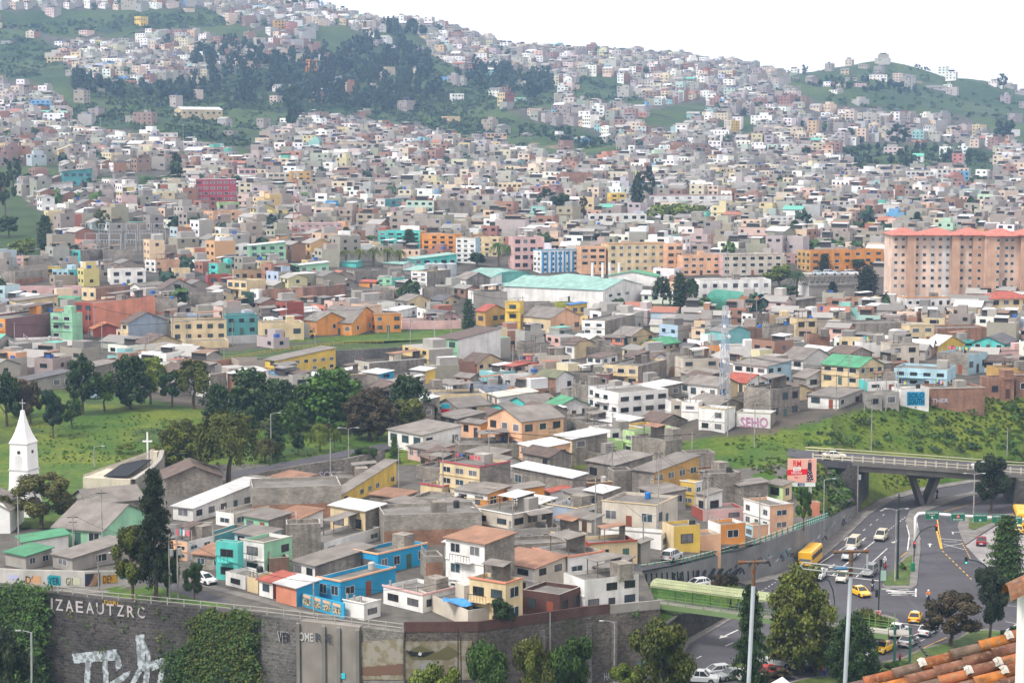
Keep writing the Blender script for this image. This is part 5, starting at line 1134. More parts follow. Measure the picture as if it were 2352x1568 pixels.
TAB2 = '''
E 1110 1800 2105 578 428 wh wh G:turq 1 O|30|big white warehouse with a pale turquoise gable roof|warehouse
E 1100 1330 1800 460 415 wh wh s:turq 1 O|60|long low factory hall with a dull green roof behind the big warehouse|warehouse
E 785 1000 1350 400 350 wh wh G:turq 1 O|40|factory hall with a turquoise roof left of the big warehouse|warehouse
E 425 600 785 345 300 gy wh G:turq 1 O|44|turquoise roofed factory shed left of the steel tanks|warehouse
E 430 500 790 265 218 tq tq s:turq 1 R|70|turquoise office wing above the factory sheds|office
E 1840 2165 2175 400 335 wh wh g:green 1 |14|white gabled factory hall with a black roof edge|warehouse
E 280 425 500 290 250 gy wh G:turq 1 O|40|small turquoise shed at the foot of the palm row|warehouse
E -10 100 135 275 245 tq tq s:turq 1 |20|small pale turquoise shed by the palm row|warehouse
E 1320 1372 1642 312 155 wh wh f 4 R|62|white apartment house with bright blue bands and roof edge|apartment block
F 862 870 1202 480 400 wh cn f 1 Q|74|two deck car park with a white front wall|car park
'''
for ln in TAB2.strip().splitlines():
 p = ln.split('|'); a = p[0].split(); opts = (a[10] if len(a) > 10 else '') + 'x'
 cat = p[3]; RHF[0] = .09 if cat == 'warehouse' else .2; nm = {'warehouse': 'warehouse', 'office': 'office_building', 'apartment block': 'apartment_building', 'car park': 'parking_structure'}[cat]
 r = house(a[0], *[float(q) for q in a[1:6]], a[6], a[7], a[8], int(a[9]), th=float(p[1]), opts=opts, label=p[2], name=nm, cat=cat, trim='bl' if 'bright blue' in p[2] else None, win=cat not in ('warehouse', 'car park'))
 L, Wd, h = r['_L'], r['_W'], r['_h']
 if 'bright blue' in p[2]:
  for k in range(9): mb = MB(); mb.box(0, .12, Wd * (k + .3) / 9, Wd * (k + .3) / 9 + .7, 0, h - .6); mb.build('pilaster', M_obj, r, color=(.02, .25, .55))
 if 'big white warehouse' in p[2]:
  for k in range(3): q = link('window', WIN_F[1], r); q.scale = (2.4, 1, .8); q.rotation_euler = (0, 0, math.pi / 2); q.location = (.01, 4 + k * 6, h - 2.5)
 if cat == 'car park':
  for z in (h + .01, h + 3.0):
   mb = MB(); mb.box(-L, .3, -.2, Wd, z, z + .9); mb.build('deck', M_conc, r, color=(.4, .38, .36)) if z < h + 1 else mb.build('deck', M_conc, r, color=(.4, .38, .36))
  for k in range(9): mb = MB(); mb.box(-.5, -.1, Wd * (k + .1) / 9, Wd * (k + .1) / 9 + .4, h + .9, h + 3); mb.build('column', M_conc, r)
RHF[0] = .2
def barrel(r, u0, u1, vb, vt, dep, col, label, th=0):
 (a, b), (c, _) = rp(r, u0, vb), rp(r, u1, vb); O = gnd((a + c) / 2, b); s = F / O.y; w = (c - a) / s; H = (vb - vt) * .3336 / s
 root = empty('warehouse', O, math.radians(th), label, 'warehouse'); n = 12; mb = MB(); pr = [(-w / 2 * math.cos(math.pi * k / n), H * .45 + H * .55 * math.sin(math.pi * k / n)) for k in range(n + 1)]
 for k in range(n): mb.poly([(pr[k][0], -.3, pr[k][1]), (pr[k + 1][0], -.3, pr[k + 1][1]), (pr[k + 1][0], dep, pr[k + 1][1]), (pr[k][0], dep, pr[k][1])])
 mb.build('roof', M_sheet, root, color=col); mb = MB(); mb.poly([(-w / 2, 0, -3), (w / 2, 0, -3)] + [(x, 0, z) for x, z in pr[::-1]]); mb.box(-w / 2, -w / 2 + .1, 0, dep, -3, H * .45); mb.box(w / 2 - .1, w / 2, 0, dep, -3, H * .45); mb.build('wall', M_paint, root, color=tuple(c * .7 for c in col))
 FOOT.append((O.x, O.y + dep / 2, w * .6, a, c, 0, 0, O.y))
barrel('F', 455, 630, 590, 455, 24, (.06, .27, .2), 'dark green corrugated barrel roofed hall', 30); barrel('F', 625, 700, 575, 500, 8, (.05, .25, .2), 'small dark green annex hall beside the barrel roof', 10); barrel('E', 1015, 1330, 380, 300, 20, (.2, .55, .5), 'turquoise hall with a wavy barrel roof behind the big warehouse', 20)
pt = None
for i, (u, r_) in enumerate([(600, 30), (635, 26), (680, 36), (750, 42)]):
 O = gnd(*rp('E', u, 345)); s = F / O.y; q = r_ * .3336 / s; H = (345 - 240) * .3336 / s; root = empty('steel_tank', O, 0, ['short steel tank at the left of the factory tank row', 'second steel tank of the factory tank row', 'wide steel tank of the factory tank row', 'widest steel tank at the right of the factory tank row'][i], 'tank', 'steel tanks of the factory')
 mb = MB(); mb.lathe([(0.01, 0), (q, 0.01), (q, H * .93), (.01, H)], 16); mb.build('shell', M_steel, root, smooth=False); mb = MB(); mb.lathe([(q + .05, H * .9), (q + .05, H * .92)], 16); mb.build('rim', M_steel, root)
for i, u in enumerate((1727, 1797, 1845, 1910)):
 O = gnd(*rp('E', u, 345)); s = F / O.y; H = 105 * .3336 / s; mb = MB(); mb.lathe([(.5, 0), (.45, H * .95), (.6, H * .96), (.6, H)], 10, o=O); o = mb.build('chimney', M_white, color=None); tag(o, ['leftmost thin white chimney above the warehouse roof', 'second thin white chimney above the warehouse roof', 'third thin white chimney above the warehouse roof', 'rightmost thin white chimney above the warehouse roof'][i], 'chimney')
# ---------------------------------------------------------------- church with pointed steeple
def church():
 O = gnd(58, 1185); s = F / O.y; root = empty('church_tower', O, math.radians(-18), 'white tapering church tower with a curved pointed spire and a cross', 'church')
 Z = lambda v: (1185 - v) / s
 mb = MB(); lv = [(-20, 42), (0, 40), (1185 - 1152, 37), (1185 - 1120, 35), (1185 - 1073, 32.5), (1185 - 1011, 30)]
 lv = [(Z(1185 - a) if a > 0 else -1, b / s) for a, b in lv]
 for (z0, r0), (z1, r1) in zip(lv[:-1], lv[1:]):
  for k in range(4):
   c = [(-1, -1), (1, -1), (1, 1), (-1, 1)]; a, b = c[k], c[(k + 1) % 4]; mb.poly([(a[0] * r0 * .74, a[1] * r0 * .74, z0), (b[0] * r0 * .74, b[1] * r0 * .74, z0), (b[0] * r1 * .74, b[1] * r1 * .74, z1), (a[0] * r1 * .74, a[1] * r1 * .74, z1)])
 mb.build('wall', M_white, root)
 for z, r in lv[2:]: mb = MB(); q = r * .74 + .12; mb.box(-q, q, -q, q, z - .12, z + .1); mb.build('cornice', mat('grey_trim', (.5, .5, .5), .8), root)
 mb = MB(); top = lv[-1][0]; sp = [(1011, 33), (1002, 27), (993, 22), (984, 18), (975, 14.5), (959, 9.5), (948, 6.5), (936, 4.5)]
 for (v0, r0), (v1, r1) in zip(sp[:-1], sp[1:]):
  for k in range(4):
   c = [(-1, -1), (1, -1), (1, 1), (-1, 1)]; a, b = c[k], c[(k + 1) % 4]; r0_, r1_ = r0 / s * .74, r1 / s * .74; mb.poly([(a[0] * r0_, a[1] * r0_, Z(v0)), (b[0] * r0_, b[1] * r0_, Z(v0)), (b[0] * r1_, b[1] * r1_, Z(v1)), (a[0] * r1_, a[1] * r1_, Z(v1))])
 q = 4.5 / s * .74; mb.poly([(-q, -q, Z(936)), (q, -q, Z(936)), (q, q, Z(936)), (-q, q, Z(936))]); mb.build('spire', M_white, root)
 mb = MB(); mb.beam((0, 0, Z(936)), (0, 0, Z(910)), .1); mb.beam((-.55, 0, Z(919)), (.55, 0, Z(919)), .1); mb.build('cross', M_steel, root)
 for z in (Z(1028), ):
  for x in (-.5,): mb = MB(); mb.box(-.15, .35, -1.67 * 1.0 - .02, -1.4, z - .5, z); mb.build('window', M_dark, root); mb = MB(); mb.box(1.4, 1.68, -.2, .3, z - .5, z); mb.build('window', M_dark, root)
 for z0, z1, r in ((Z(1070), Z(1040), 1.66), (Z(1112), Z(1085), 1.8)):
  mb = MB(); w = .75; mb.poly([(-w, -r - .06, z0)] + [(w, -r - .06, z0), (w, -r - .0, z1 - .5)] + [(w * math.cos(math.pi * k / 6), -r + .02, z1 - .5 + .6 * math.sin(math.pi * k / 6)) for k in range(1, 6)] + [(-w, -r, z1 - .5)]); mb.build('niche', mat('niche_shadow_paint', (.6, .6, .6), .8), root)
 # nave at the left edge
 O2 = gnd(0, 1225); r2 = empty('church_nave', O2, 0, 'low white church nave with rounded gable, cut by the left edge', 'church'); mb = MB(); mb.box(-7, 1.6, 0, 9, -1, 3.5); mb.poly([(-7, 0, 3.5), (1.6, 0, 3.5), (.6, 0, 4.8), (-2, 0, 5.6), (-7, 0, 5.6)]); mb.build('wall', M_white, r2); mb = MB(); mb.obox((-2, -.2, 5.6), (3.9, 0, -2.1), (0, 9.4, 0), (0, 0, .12)); mb.build('roof', M_sheet, r2, color=RC['gray'])
church()
def chapel():
 k = 2352 / 560 ; X = lambda x, y: (x * .2381 * .9408, 903.2 + y * .2381 * .9408)
 O = gnd(*X(1340, 1010)); s = F / O.y; root = empty('church_building', O, math.radians(-14), 'modern cream church with sweeping triangular walls and a black pitched roof', 'church'); U = .224 / s
 L = (1340 - 855) * U / .9
 mb = MB(); mb.box(-L, 0, 0, 10, -1, 2.2); mb.poly([(-L, .3, 2.2), (-L + L * .27, 5, 3.1), (-L * .02, 9.5, 5.5), (-L * .02, 9.5, 2.2)]); mb.poly([(-L, .15, 2.2), (-L, .15, 2.7), (-L * .0, 9.8, 6.0), (-L * .02, 9.5, 5.5)]); mb.box(-L * .05, .0, 9.2, 10.4, 0, 6.0)
 mb.box(0.05, 1.0, 9.2, 10.4, 0, 5.8); mb.build('wall', M_paint, root, color=(.6, .54, .43))
 mb = MB(); mb.obox((-5.4, .6, 2.4), (4.6, 0, .2), (1.0, 8, 1.7), (0, 0, .15)); mb.build('roof', mat('black_roofing', (.02, .022, .028), .8), root)
 mb = MB(); pr = [(0.0, 0, 2.3), (.5, 3, 3.0), (1.0, 6, 3.6), (1.35, 8.5, 4.7), (1.2, 10, 6.0)]
 for a, b in zip(pr[:-1], pr[1:]): mb.poly([(a[0], a[1], a[2]), (a[0] + .9, a[1], a[2]), (b[0] + .9, b[1], b[2]), (b[0], b[1], b[2])]); mb.poly([(a[0], a[1], 0), (b[0], b[1], 0), (b[0], b[1], b[2]), (a[0], a[1], a[2])][::-1]); mb.poly([(a[0] + .9, a[1], 0), (b[0] + .9, b[1], 0), (b[0] + .9, b[1], b[2]), (a[0] + .9, a[1], a[2])])
 mb.build('fin_wall', M_conc, root)
 C_ = gnd(*X(1515, 1000)) ; b = at(*X(1515, 700), O.y + 9); r3 = empty('cross', (b.x, b.y, gz(b.x, b.y)), 0, 'tall white cross rising over the cream church', 'cross'); z0 = 0; zt = at(*X(1522, 398), O.y + 9).z - gz(b.x, b.y); zc = at(*X(1520, 490), O.y + 9).z - gz(b.x, b.y)
 mb = MB(); mb.beam((0, 0, z0), (0, 0, zt), .28); mb.build('upright', M_white, r3); mb = MB(); mb.beam((-.85, 0, zc), (-.15, 0, zc), .26); mb.beam((.15, 0, zc), (.85, 0, zc), .26); mb.box(-.16, .16, -.16, .16, zc - .15, zc + .15); mb.build('crossbar', M_white, r3)
 # hall to the right with a curved grey block wall
 for (u0, u1, h, c, lab) in [(1700, 2270, 3.4, 'gy', '')]:
  r4 = house('P', X(1690, 0)[0], X(1700, 0)[0], X(2270, 0)[0], X(0, 1055)[1], X(0, 870)[1], 'gy', 'gy', 'G:brown', 1, th=76, opts='Ox', label='long grey block church hall with a low pitched brown roof edge', wd=9)
chapel()
# ---------------------------------------------------------------- bridge, footbridge, gantry, billboard
def bridge():
 PT = [(1600, 1036, 394), (1700, 1040, 389), (1790, 1044, 382), (1867, 1056, 373), (1958, 1062, 367), (2150, 1075, 371), (2345, 1090, 375), (2560, 1102, 380)]
 P = [at(*p) for p in PT]; root = worldthing('road_bridge', (P[4].x, P[4].y, 0), 'concrete road bridge with a pale balustrade crossing the dual carriageway', 'bridge'); n = len(P)
 back = [p + Vector((0, 9.5, .3)) for p in P]
 def deck(i0, i1, th, name, m):
  mb = MB()
  for i in range(i0, i1): a, b, c, d = P[i], P[i + 1], back[i + 1], back[i]; T = Vector((0, 0, -th)); mb.poly([a, b, c, d]); mb.poly([a + T, b + T, b, a]); mb.poly([d + T, c + T, b + T, a + T]); mb.poly([c + T, d + T, d, c])
  return part(root, mb, name, m)
 deck(0, 4, 1.2, 'approach', M_asph); deck(4, n - 1, .55, 'deck', M_asph)
 mb = MB()
 for i in range(4, n - 1):
  a, b = P[i], P[i + 1]; mb.obox(a + Vector((0, -.06, -.6)), b - a, (0, .25, 0), (0, 0, .78)); mb.obox(a + Vector((0, .7, -1.75)), b - a, (0, .5, 0), (0, 0, 1.2)); mb.obox(a + Vector((0, 6, -1.75)), b - a, (0, .5, 0), (0, 0, 1.2))
 part(root, mb, 'girder', mat('bridge_concrete', (.2, .19, .17), kind='paint'))
 mb = MB(); A = P[4]; mb.prism([(A.x - .5, A.y), (A.x + 1.2, A.y), (A.x + 5.5, A.y + 13), (A.x - 6, A.y + 13)], -1, A.z - .56); part(root, mb, 'abutment', m_s3d)
 mb = MB(); B = P[6]; mb.prism([(B.x - 1, B.y - 3), (B.x + 12, B.y - 8), (B.x + 12, B.y + 9), (B.x - 1, B.y + 9)], -1, B.z - .56); part(root, mb, 'abutment', m_s3d)
 q = I0(1690, 352); t = at(*rp('I', 1700, 110), q.y); mb = MB()
 for dx in (-2.4, 2.4):
  for dy in (0,): mb.obox((q.x + dx * .18 - .45, q.y + 2, -.2), (.9, 0, 0), (0, 5, 0), (dx * .8, 0, t.z - 1.2))
 mb.box(q.x - 3.2, q.x + 3.2, q.y + 1.5, q.y + 7.5, t.z - 1.6, t.z - .4); part(root, mb, 'pier', mat('pier_concrete_dark', (.15, .14, .13), kind='paint'))
 for side, off in ((0, .1), (1, 9.3)):
  pm = MB(); pm.box(-.14, .14, -.12, .12, 0, 1.15); pm = pm.mesh('post', M_text)
  for i in range(3, n - 1):
   a, b = P[i] + Vector((0, off, .15)), P[i + 1] + Vector((0, off, .15)); k = max(1, int((b - a).length / 2.1))
   for j in range(k):
    if side == 0: o = link('post', pm, None, (.5, .47, .38)); o.location = a.lerp(b, j / k); attach(o, root)
  for z in (.45, 1.0):
   mb = MB()
   for i in range(3, n - 1): mb.beam(P[i] + Vector((0, off, z)), P[i + 1] + Vector((0, off, z)), .13, h=.16)
   part(root, mb, 'rail', M_text, (.55, .5, .36))
 return P
m_s3d = mat('dark_rubble', (.09, .085, .078), kind='stone', scale=.7)
BP = bridge()
def footbridge():
 A, B = Vector((19.8, 271.5, 5.9)), Vector((49.5, 254.5, 5.7)); d = (B - A).normalized(); n = Vector((-d.y, d.x, 0)).normalized(); L = (B - A).length
 root = worldthing('footbridge', (A.x, A.y, 0), 'covered green footbridge spanning the road beside the stone wall corner', 'footbridge'); W2 = 1.2; gd = (.16, .3, .09)
 mb = MB(); mb.obox(A - n * W2 - Vector((0, 0, .15)), B - A, n * 2 * W2, (0, 0, .15)); part(root, mb, 'deck', M_conc)
 mb = MB()
 for s_ in (-1, 1): mb.obox(A + n * s_ * W2 - n * .1 - Vector((0, 0, .75)), B - A, n * .2, (0, 0, .72))
 part(root, mb, 'girder', M_obj, (.17, .25, .11)); N = 12; mb = MB(); arc = [(math.cos(math.pi * k / N) * (W2 + .35), math.sin(math.pi * k / N) * .85 + 2.2) for k in range(N + 1)]
 M_ = 30
 for i in range(int(M_ * .74)):
  a, b = A + (B - A) * (i / M_), A + (B - A) * ((i + 1) / M_)
  for k in range(N): mb.poly([a + n * arc[k][0] + Vector((0, 0, arc[k][1])), a + n * arc[k + 1][0] + Vector((0, 0, arc[k + 1][1])), b + n * arc[k + 1][0] + Vector((0, 0, arc[k + 1][1])), b + n * arc[k][0] + Vector((0, 0, arc[k][1]))])
 part(root, mb, 'canopy', M_sheet, (.36, .4, .22)); mb = MB()
 for k in range(1, N, 2): p = n * arc[k][0] * 1.03 + Vector((0, 0, arc[k][1] * 1.015)); mb.beam(A + p, A + (B - A) * .74 + p, .06)
 part(root, mb, 'rib', M_obj, (.44, .48, .3)); c = int(L / 2.6)
 pm = MB(); pm.box(-.05, .05, -.05, .05, 0, 2.3); pm = pm.mesh('post', M_obj)
 for i in range(c + 1):
  for s_ in (-1, 1): o = link('post', pm, None, gd); o.location = A + (B - A) * (i / c) + n * s_ * W2; attach(o, root)
 for s_ in (-1, 1):
  for z in (.35, .7, 1.1): mb = MB(); mb.beam(A + n * s_ * W2 + Vector((0, 0, z)), B + n * s_ * W2 + Vector((0, 0, z)), .05); part(root, mb, 'rail', M_obj, gd)
 q = A + (B - A) * .4; mb = MB()
 for s_ in (-1, 1):
  pr = [(0, -.7), (-.8, -1.0), (-1.6, -2.0), (-2.1, -3.6), (-2.3, -5.9)]
  for a, b in zip(pr[:-1], pr[1:]): mb.beam(q - d * a[0] + n * s_ * .8 + Vector((0, 0, a[1])), q - d * b[0] + n * s_ * .8 + Vector((0, 0, b[1])), .35)
 part(root, mb, 'leg', M_obj, (.2, .29, .14))
 mb = MB(); E = B; mb.box(E.x - .5, E.x + 2.4, E.y - 1.5, E.y + 1.3, E.z - .15, E.z); part(root, mb, 'landing', M_conc)
 for k in range(14): mb = MB(); mb.box(E.x + 2.4 + k * .3, E.x + 2.7 + k * .3, E.y - 1.5, E.y + 0, E.z - .35 - k * .4, E.z - .2 - k * .4); part(root, mb, 'step', M_dark)
 for x in (E.x + .2, E.x + 2.2): mb = MB(); mb.beam((x, E.y - 1.3, 0), (x, E.y - 1.3, E.z + 1), .3); part(root, mb, 'column', M_obj, (.03, .1, .08))
footbridge()
def gantry():
 q = I0(1600, 690); D = q.y; root = worldthing('sign_gantry', (q.x, q.y, 0), 'white curved gantry pole carrying green road direction signs', 'sign gantry')
 pr = [(q.x, D, 0), (q.x, D, at(*rp('I', 1605, 470), D).z)]; t0 = at(*rp('I', 1605, 425), D); t1 = at(*rp('I', 1625, 400), D); t2 = at(*rp('I', 1655, 396), D); e = at(*rp('I', 2560, 455), D)
 mb = MB(); mb.tube(pr + [t0, t1, t2, e], .27, 10); part(root, mb, 'pole', M_white, smooth=True); mb = MB(); mb.tube([(e.x, e.y, 0), e], .27, 8); part(root, mb, 'pole', M_white)
 gr = (.01, .13, .075); SG_ = [(1672, 1766, 380, 437, [('LULUNCOTO', .08, .92, .68, .9), ('Paraguay', .28, .72, .45, .6)], 'd'), (1850, 1945, 390, 447, [('CARRIL EXCLUSIVO', .06, .94, .78, .92), ('NO ENTRAR', .15, .85, .08, .24)], 'n'), (2003, 2098, 398, 455, [('CARRIL EXCLUSIVO', .05, .95, .72, .88)], 'd'),
  (2131, 2225, 405, 462, [('CHIMBACALLE', .06, .94, .7, .9), ('El Sur', .36, .64, .45, .58)], 'd'), (2262, 2338, 415, 472, [('EL SENA', .08, .92, .7, .92), ('El Sur', .32, .68, .45, .58)], 'u')]
 for a, b, t, bt, tx, sy in SG_:
  y = D - .45; p0 = at(*rp('I', a, bt), y); p1 = at(*rp('I', b, bt), y); pt_ = at(*rp('I', a, t), y); W_, H_ = p1.x - p0.x, pt_.z - p0.z
  r2 = MB(); r2.box(p0.x, p1.x, y, y + .1, p0.z, p0.z + H_); o = part(root, r2, 'sign_board', M_obj, gr)
  Q = lambda fx, fz: Vector((p0.x + W_ * fx, y - .02, p0.z + H_ * fz)); w_ = (.75, .78, .75)
  bd = MB()
  for x0, x1, z0, z1 in ((0, 1, 0, .025), (0, 1, .975, 1), (0, .015, 0, 1), (.985, 1, 0, 1)): bd.poly([Q(x0, z0), Q(x1, z0), Q(x1, z1), Q(x0, z1)])
  part(root, bd, 'border', M_text, (.15, .4, .3))
  for s_, x0, x1, z0, z1 in tx: place_text(s_, Q(x0, z0), Q(x1, z0), Q(x0, z1), w_, root)
  m2 = MB()
  if sy == 'd': m2.poly([Q(.5, .08), Q(.6, .24), Q(.4, .24)]); m2.poly([Q(.475, .22), Q(.525, .22), Q(.525, .36), Q(.475, .36)])
  elif sy == 'u': m2.poly([Q(.62, .38), Q(.5, .38), Q(.62, .18)]); m2.poly([Q(.4, .1), Q(.46, .08), Q(.6, .34), Q(.55, .36)])
  else:
   m3 = MB(); m3.poly([Q(.5 + .12 * math.cos(k * .5236), .5 + .19 * math.sin(k * .5236)) for k in range(12)]); part(root, m3, 'no_entry_disc', M_text, (.6, .03, .03)); m2.poly([Q(.42, .47) + Vector((0, -.01, 0)), Q(.58, .47) + Vector((0, -.01, 0)), Q(.58, .53) + Vector((0, -.01, 0)), Q(.42, .53) + Vector((0, -.01, 0))])
  part(root, m2, 'arrow' if sy != 'n' else 'bar', M_text, w_)
gantry()
def billboard():
 D = 349; ex0, ex1 = at(*rp('I', 722, 183), D), at(*rp('I', 922, 172), D - .8); tp = at(*rp('I', 722, 22), D); bx = at(*rp('I', 884, 185), D); gzb = gz(bx.x, bx.y + .5)
 root = worldthing('billboard', (bx.x, bx.y, gzb), 'large pink billboard with a red band on a white mast above the orange hut', 'billboard'); ex = ex1 - ex0; ex.z = ex.z * .3; up = Vector((0, 0, tp.z - ex0.z)); nr = ex.cross(up).normalized()
 mb = MB(); mb.obox(ex0, ex, -nr * .35, up); part(root, mb, 'panel', M_text, (.66, .36, .29)); mb = MB(); mb.obox(ex0 - Vector((0, 0, .75)), ex * .97, -nr * .3, (0, 0, .7)); part(root, mb, 'base_panel', M_text, (.6, .66, .62))
 mb = MB(); mb.tube([(bx.x, bx.y + .6, gzb - 1), (bx.x, bx.y + .6, ex0.z + 1)], .28, 10); part(root, mb, 'mast', M_white)
 Q = lambda x, z, o=.02: ex0 + ex * x + up * z + nr * o
 def pg(pts, c, o, nm='printed_shape'): m = MB(); m.poly([Q(x, z, o) for x, z in pts]); part(root, m, nm, M_text, c)
 pg([(0, .3), (.7, .34), (.7, .58), (0, .54)], (.62, .005, .02), .02, 'red_band'); pg([(.2, .48), (.46, .5), (.47, .66), (.2, .64)], (.72, .7, .68), .04, 'white_box')
 place_text('RM', Q(.2, .68, .04), Q(.47, .68, .04), Q(.2, .94, .04), (.62, .005, .02), root); place_text('TE DOY', Q(.23, .52, .06), Q(.43, .52, .06), Q(.23, .61, .06), (.5, .2, .22), root); place_text('la Moda al Precio', Q(.14, .36, .05), Q(.5, .37, .05), Q(.14, .47, .05), (.78, .72, .7), root); place_text('RM.EC', Q(.24, .18, .04), Q(.39, .18, .04), Q(.24, .25, .04), (.6, .05, .05), root)
 pg([(.7, .56), (.83, .57), (.83, .8), (.79, .97), (.74, .97), (.7, .8)], (.02, .02, .03), .05, 'printed_figure'); pg([(.75, .84), (.79, .84), (.79, .93), (.75, .93)], (.6, .35, .28), .06, 'printed_figure'); pg([(.7, .57), (.82, .57), (.9, .12), (.78, .04), (.66, .05)], (.03, .02, .04), .05, 'printed_skirt')
 for x, z in [(.72, .5), (.78, .45), (.73, .36), (.82, .34), (.76, .27), (.71, .2), (.8, .18), (.86, .2), (.76, .1), (.68, .1), (.83, .09)]: pg([(x + .018 * math.cos(k), z + .03 * math.sin(k)) for k in (0, 1, 2, 3, 4, 5)], (.6, .42, .42), .07, 'printed_dot')
 m = MB(); m.poly([Q(.36, -.155), Q(.6, -.155), Q(.6, -.03), Q(.36, -.03)]); part(root, m, 'name_plate', M_text, (.015, .02, .12)); place_text('induvallas', Q(.41, -.125, .05), Q(.58, -.125, .05), Q(.41, -.06, .05), (.7, .72, .75), root)
billboard()
# ---------------------------------------------------------------- lamps, poles, masts
def pole(u, vb, vt, label, kind='p', m=None, D=None, z=None, side=1, r=.13):
 b = gnd(u, vb) if D is None and z is None else (atz(u, vb, z) if z is not None else at(u, vb, D)); H = at(u, vt, b.y).z - b.z
 root = empty({'p': 'utility_pole', 'l': 'street_lamp', 'd': 'street_lamp', 't': 'traffic_light', 'f': 'floodlight_pole'}[kind], b, 0, label, {'p': 'utility pole', 'l': 'street lamp', 'd': 'street lamp', 't': 'traffic light', 'f': 'floodlight'}[kind])
 m = m or mat('pole_concrete', (.33, .32, .3), kind='slab'); mb = MB(); mb.tube([(0, 0, -.4), (0, 0, H)], [r, r * .6], 8); mb.build('pole', m, root)
 if kind == 'p' and H > 5: mb = MB(); mb.beam((-.8, 0, H - .5), (.8, 0, H - .5), .1); mb.beam((-.6, 0, H - 1.2), (.6, 0, H - 1.2), .08); mb.build('crossarm', M_dark, root)
 if kind == 'p' and H > 6.5 and random.random() < .4: mb = MB(); mb.tube([(.35, 0, H - 2.7), (.35, 0, H - 1.8)], .26, 8); mb.build('transformer', M_steel, root)
 if kind in 'ld':
  for s_ in ((side,) if kind == 'l' else (-1, 1)): mb = MB(); mb.tube([(0, 0, H - .1), (s_ * .7, 0, H + .15), (s_ * 1.5, 0, H + .2)], .05, 6); mb.build('arm', m, root); mb = MB(); mb.blob((s_ * 1.7, 0, H + .17), (.38, .17, .1), 10, 5); mb.build('lamp_head', M_steel, root, smooth=True)
 if kind == 'f': mb = MB(); mb.box(-.9, .9, -.15, .15, H, H + .35); mb.build('floodlight', M_steel, root)
 return root, H
GREY = mat('painted_grey_pole', (.42, .45, .46), .5); DK = mat('dark_green_pole', (.02, .035, .035), .5)
PL = '''P 1891 1243 1101 l|tall pale street lamp at the wall beside the main road|1
P 1969 1181 1068 p|leaning pole in front of the bridge abutment
I 1463 872 372 d|pale double armed lamp on the traffic island
I 2003 470 128 d|double armed lamp on the pavement wedge
P 1477 1290 1184 l|street lamp beside the white garage on the upper street|1
P 1263 1512 1405 p|concrete pole in front of the brown stone wall
P 1411 1568 1428 l|street lamp at the bottom before the stone wall|-1
P 623 1060 950 l|street lamp on the park lawn|1
P 801 1085 984 d|double lamp beside the park road
P 916 1135 1022 p|pole at the small sports court
P 217 1075 1026 l|small lamp on the lawn behind the church|1
P 1130 950 885 p|pole in front of the turquoise gable pair
P 1263 935 890 p|pole beside the grass green roof
P 1407 1012 938 p|tall pole before the white and brown house
P 1268 1038 978 p|pole in front of the big peach house
P 892 780 706 p|pole on the playground, left
P 943 800 718 p|pole on the playground, middle
P 998 800 728 f|floodlight pole above the playground slope
P 1036 770 712 p|thin pole by the long pink wall
P 2001 1038 915 p|bare pole standing on the green bank
P 1733 1030 925 p|pole at the end of the deck road
P 1948 895 815 p|pole beside the green roofed yellow house
P 1873 882 842 p|pole next to the white cottage
P 2313 1045 982 p|pole on the bank at the right edge
P 1713 640 572 l|lamp in front of the pale pink flats|1
P 235 815 740 p|pole in front of the cream bungalow
P 370 815 768 p|pole beside the cream bungalow
P 534 795 736 p|pole before the teal house
P 724 790 712 p|pole by the yellow van
P 515 845 795 p|pole on the mural terrace
P 342 825 772 p|pole in the bungalow yard
P 169 1278 1180 p|pole with cables before the school building
P 390 1380 1230 p|left one of the twin dark poles on the terrace street
P 409 1380 1228 p|right one of the twin dark poles on the terrace street
P 227 1356 1272 l|thin lamp post before the graffiti wall|1
P 721 1417 1334 p|slim pole in front of the blue house fence
P 231 317 273 f|left floodlight pole above the stadium slope
P 324 310 264 f|middle floodlight pole above the stadium slope
P 421 328 287 f|right floodlight pole above the stadium slope
P 228 466 437 l|lamp near the stout dark palm|1
P 369 463 421 l|lamp left of the red apartment block|1
P 1670 640 560 p|pole before the pink flats
P 240 600 545 p|pole right of the yellow green tree
P 540 605 530 p|tall pole beside the substation'''
for ln in PL.splitlines():
 a = ln.split('|'); q = a[0].split(); u, vb = rp(q[0], float(q[1]), float(q[2])); vt = rp(q[0], 0, float(q[3]))[1]
 pole(u, vb, vt, a[1], q[4], side=float(a[2]) if len(a) > 2 else 1, m=GREY if q[4] == 'f' else None)
pole(*rp('I', 1480, 855), rp('I', 0, 262)[1], 'very tall dark green pole with a cluster of round lamps on the traffic island', 'p', DK, r=.2)
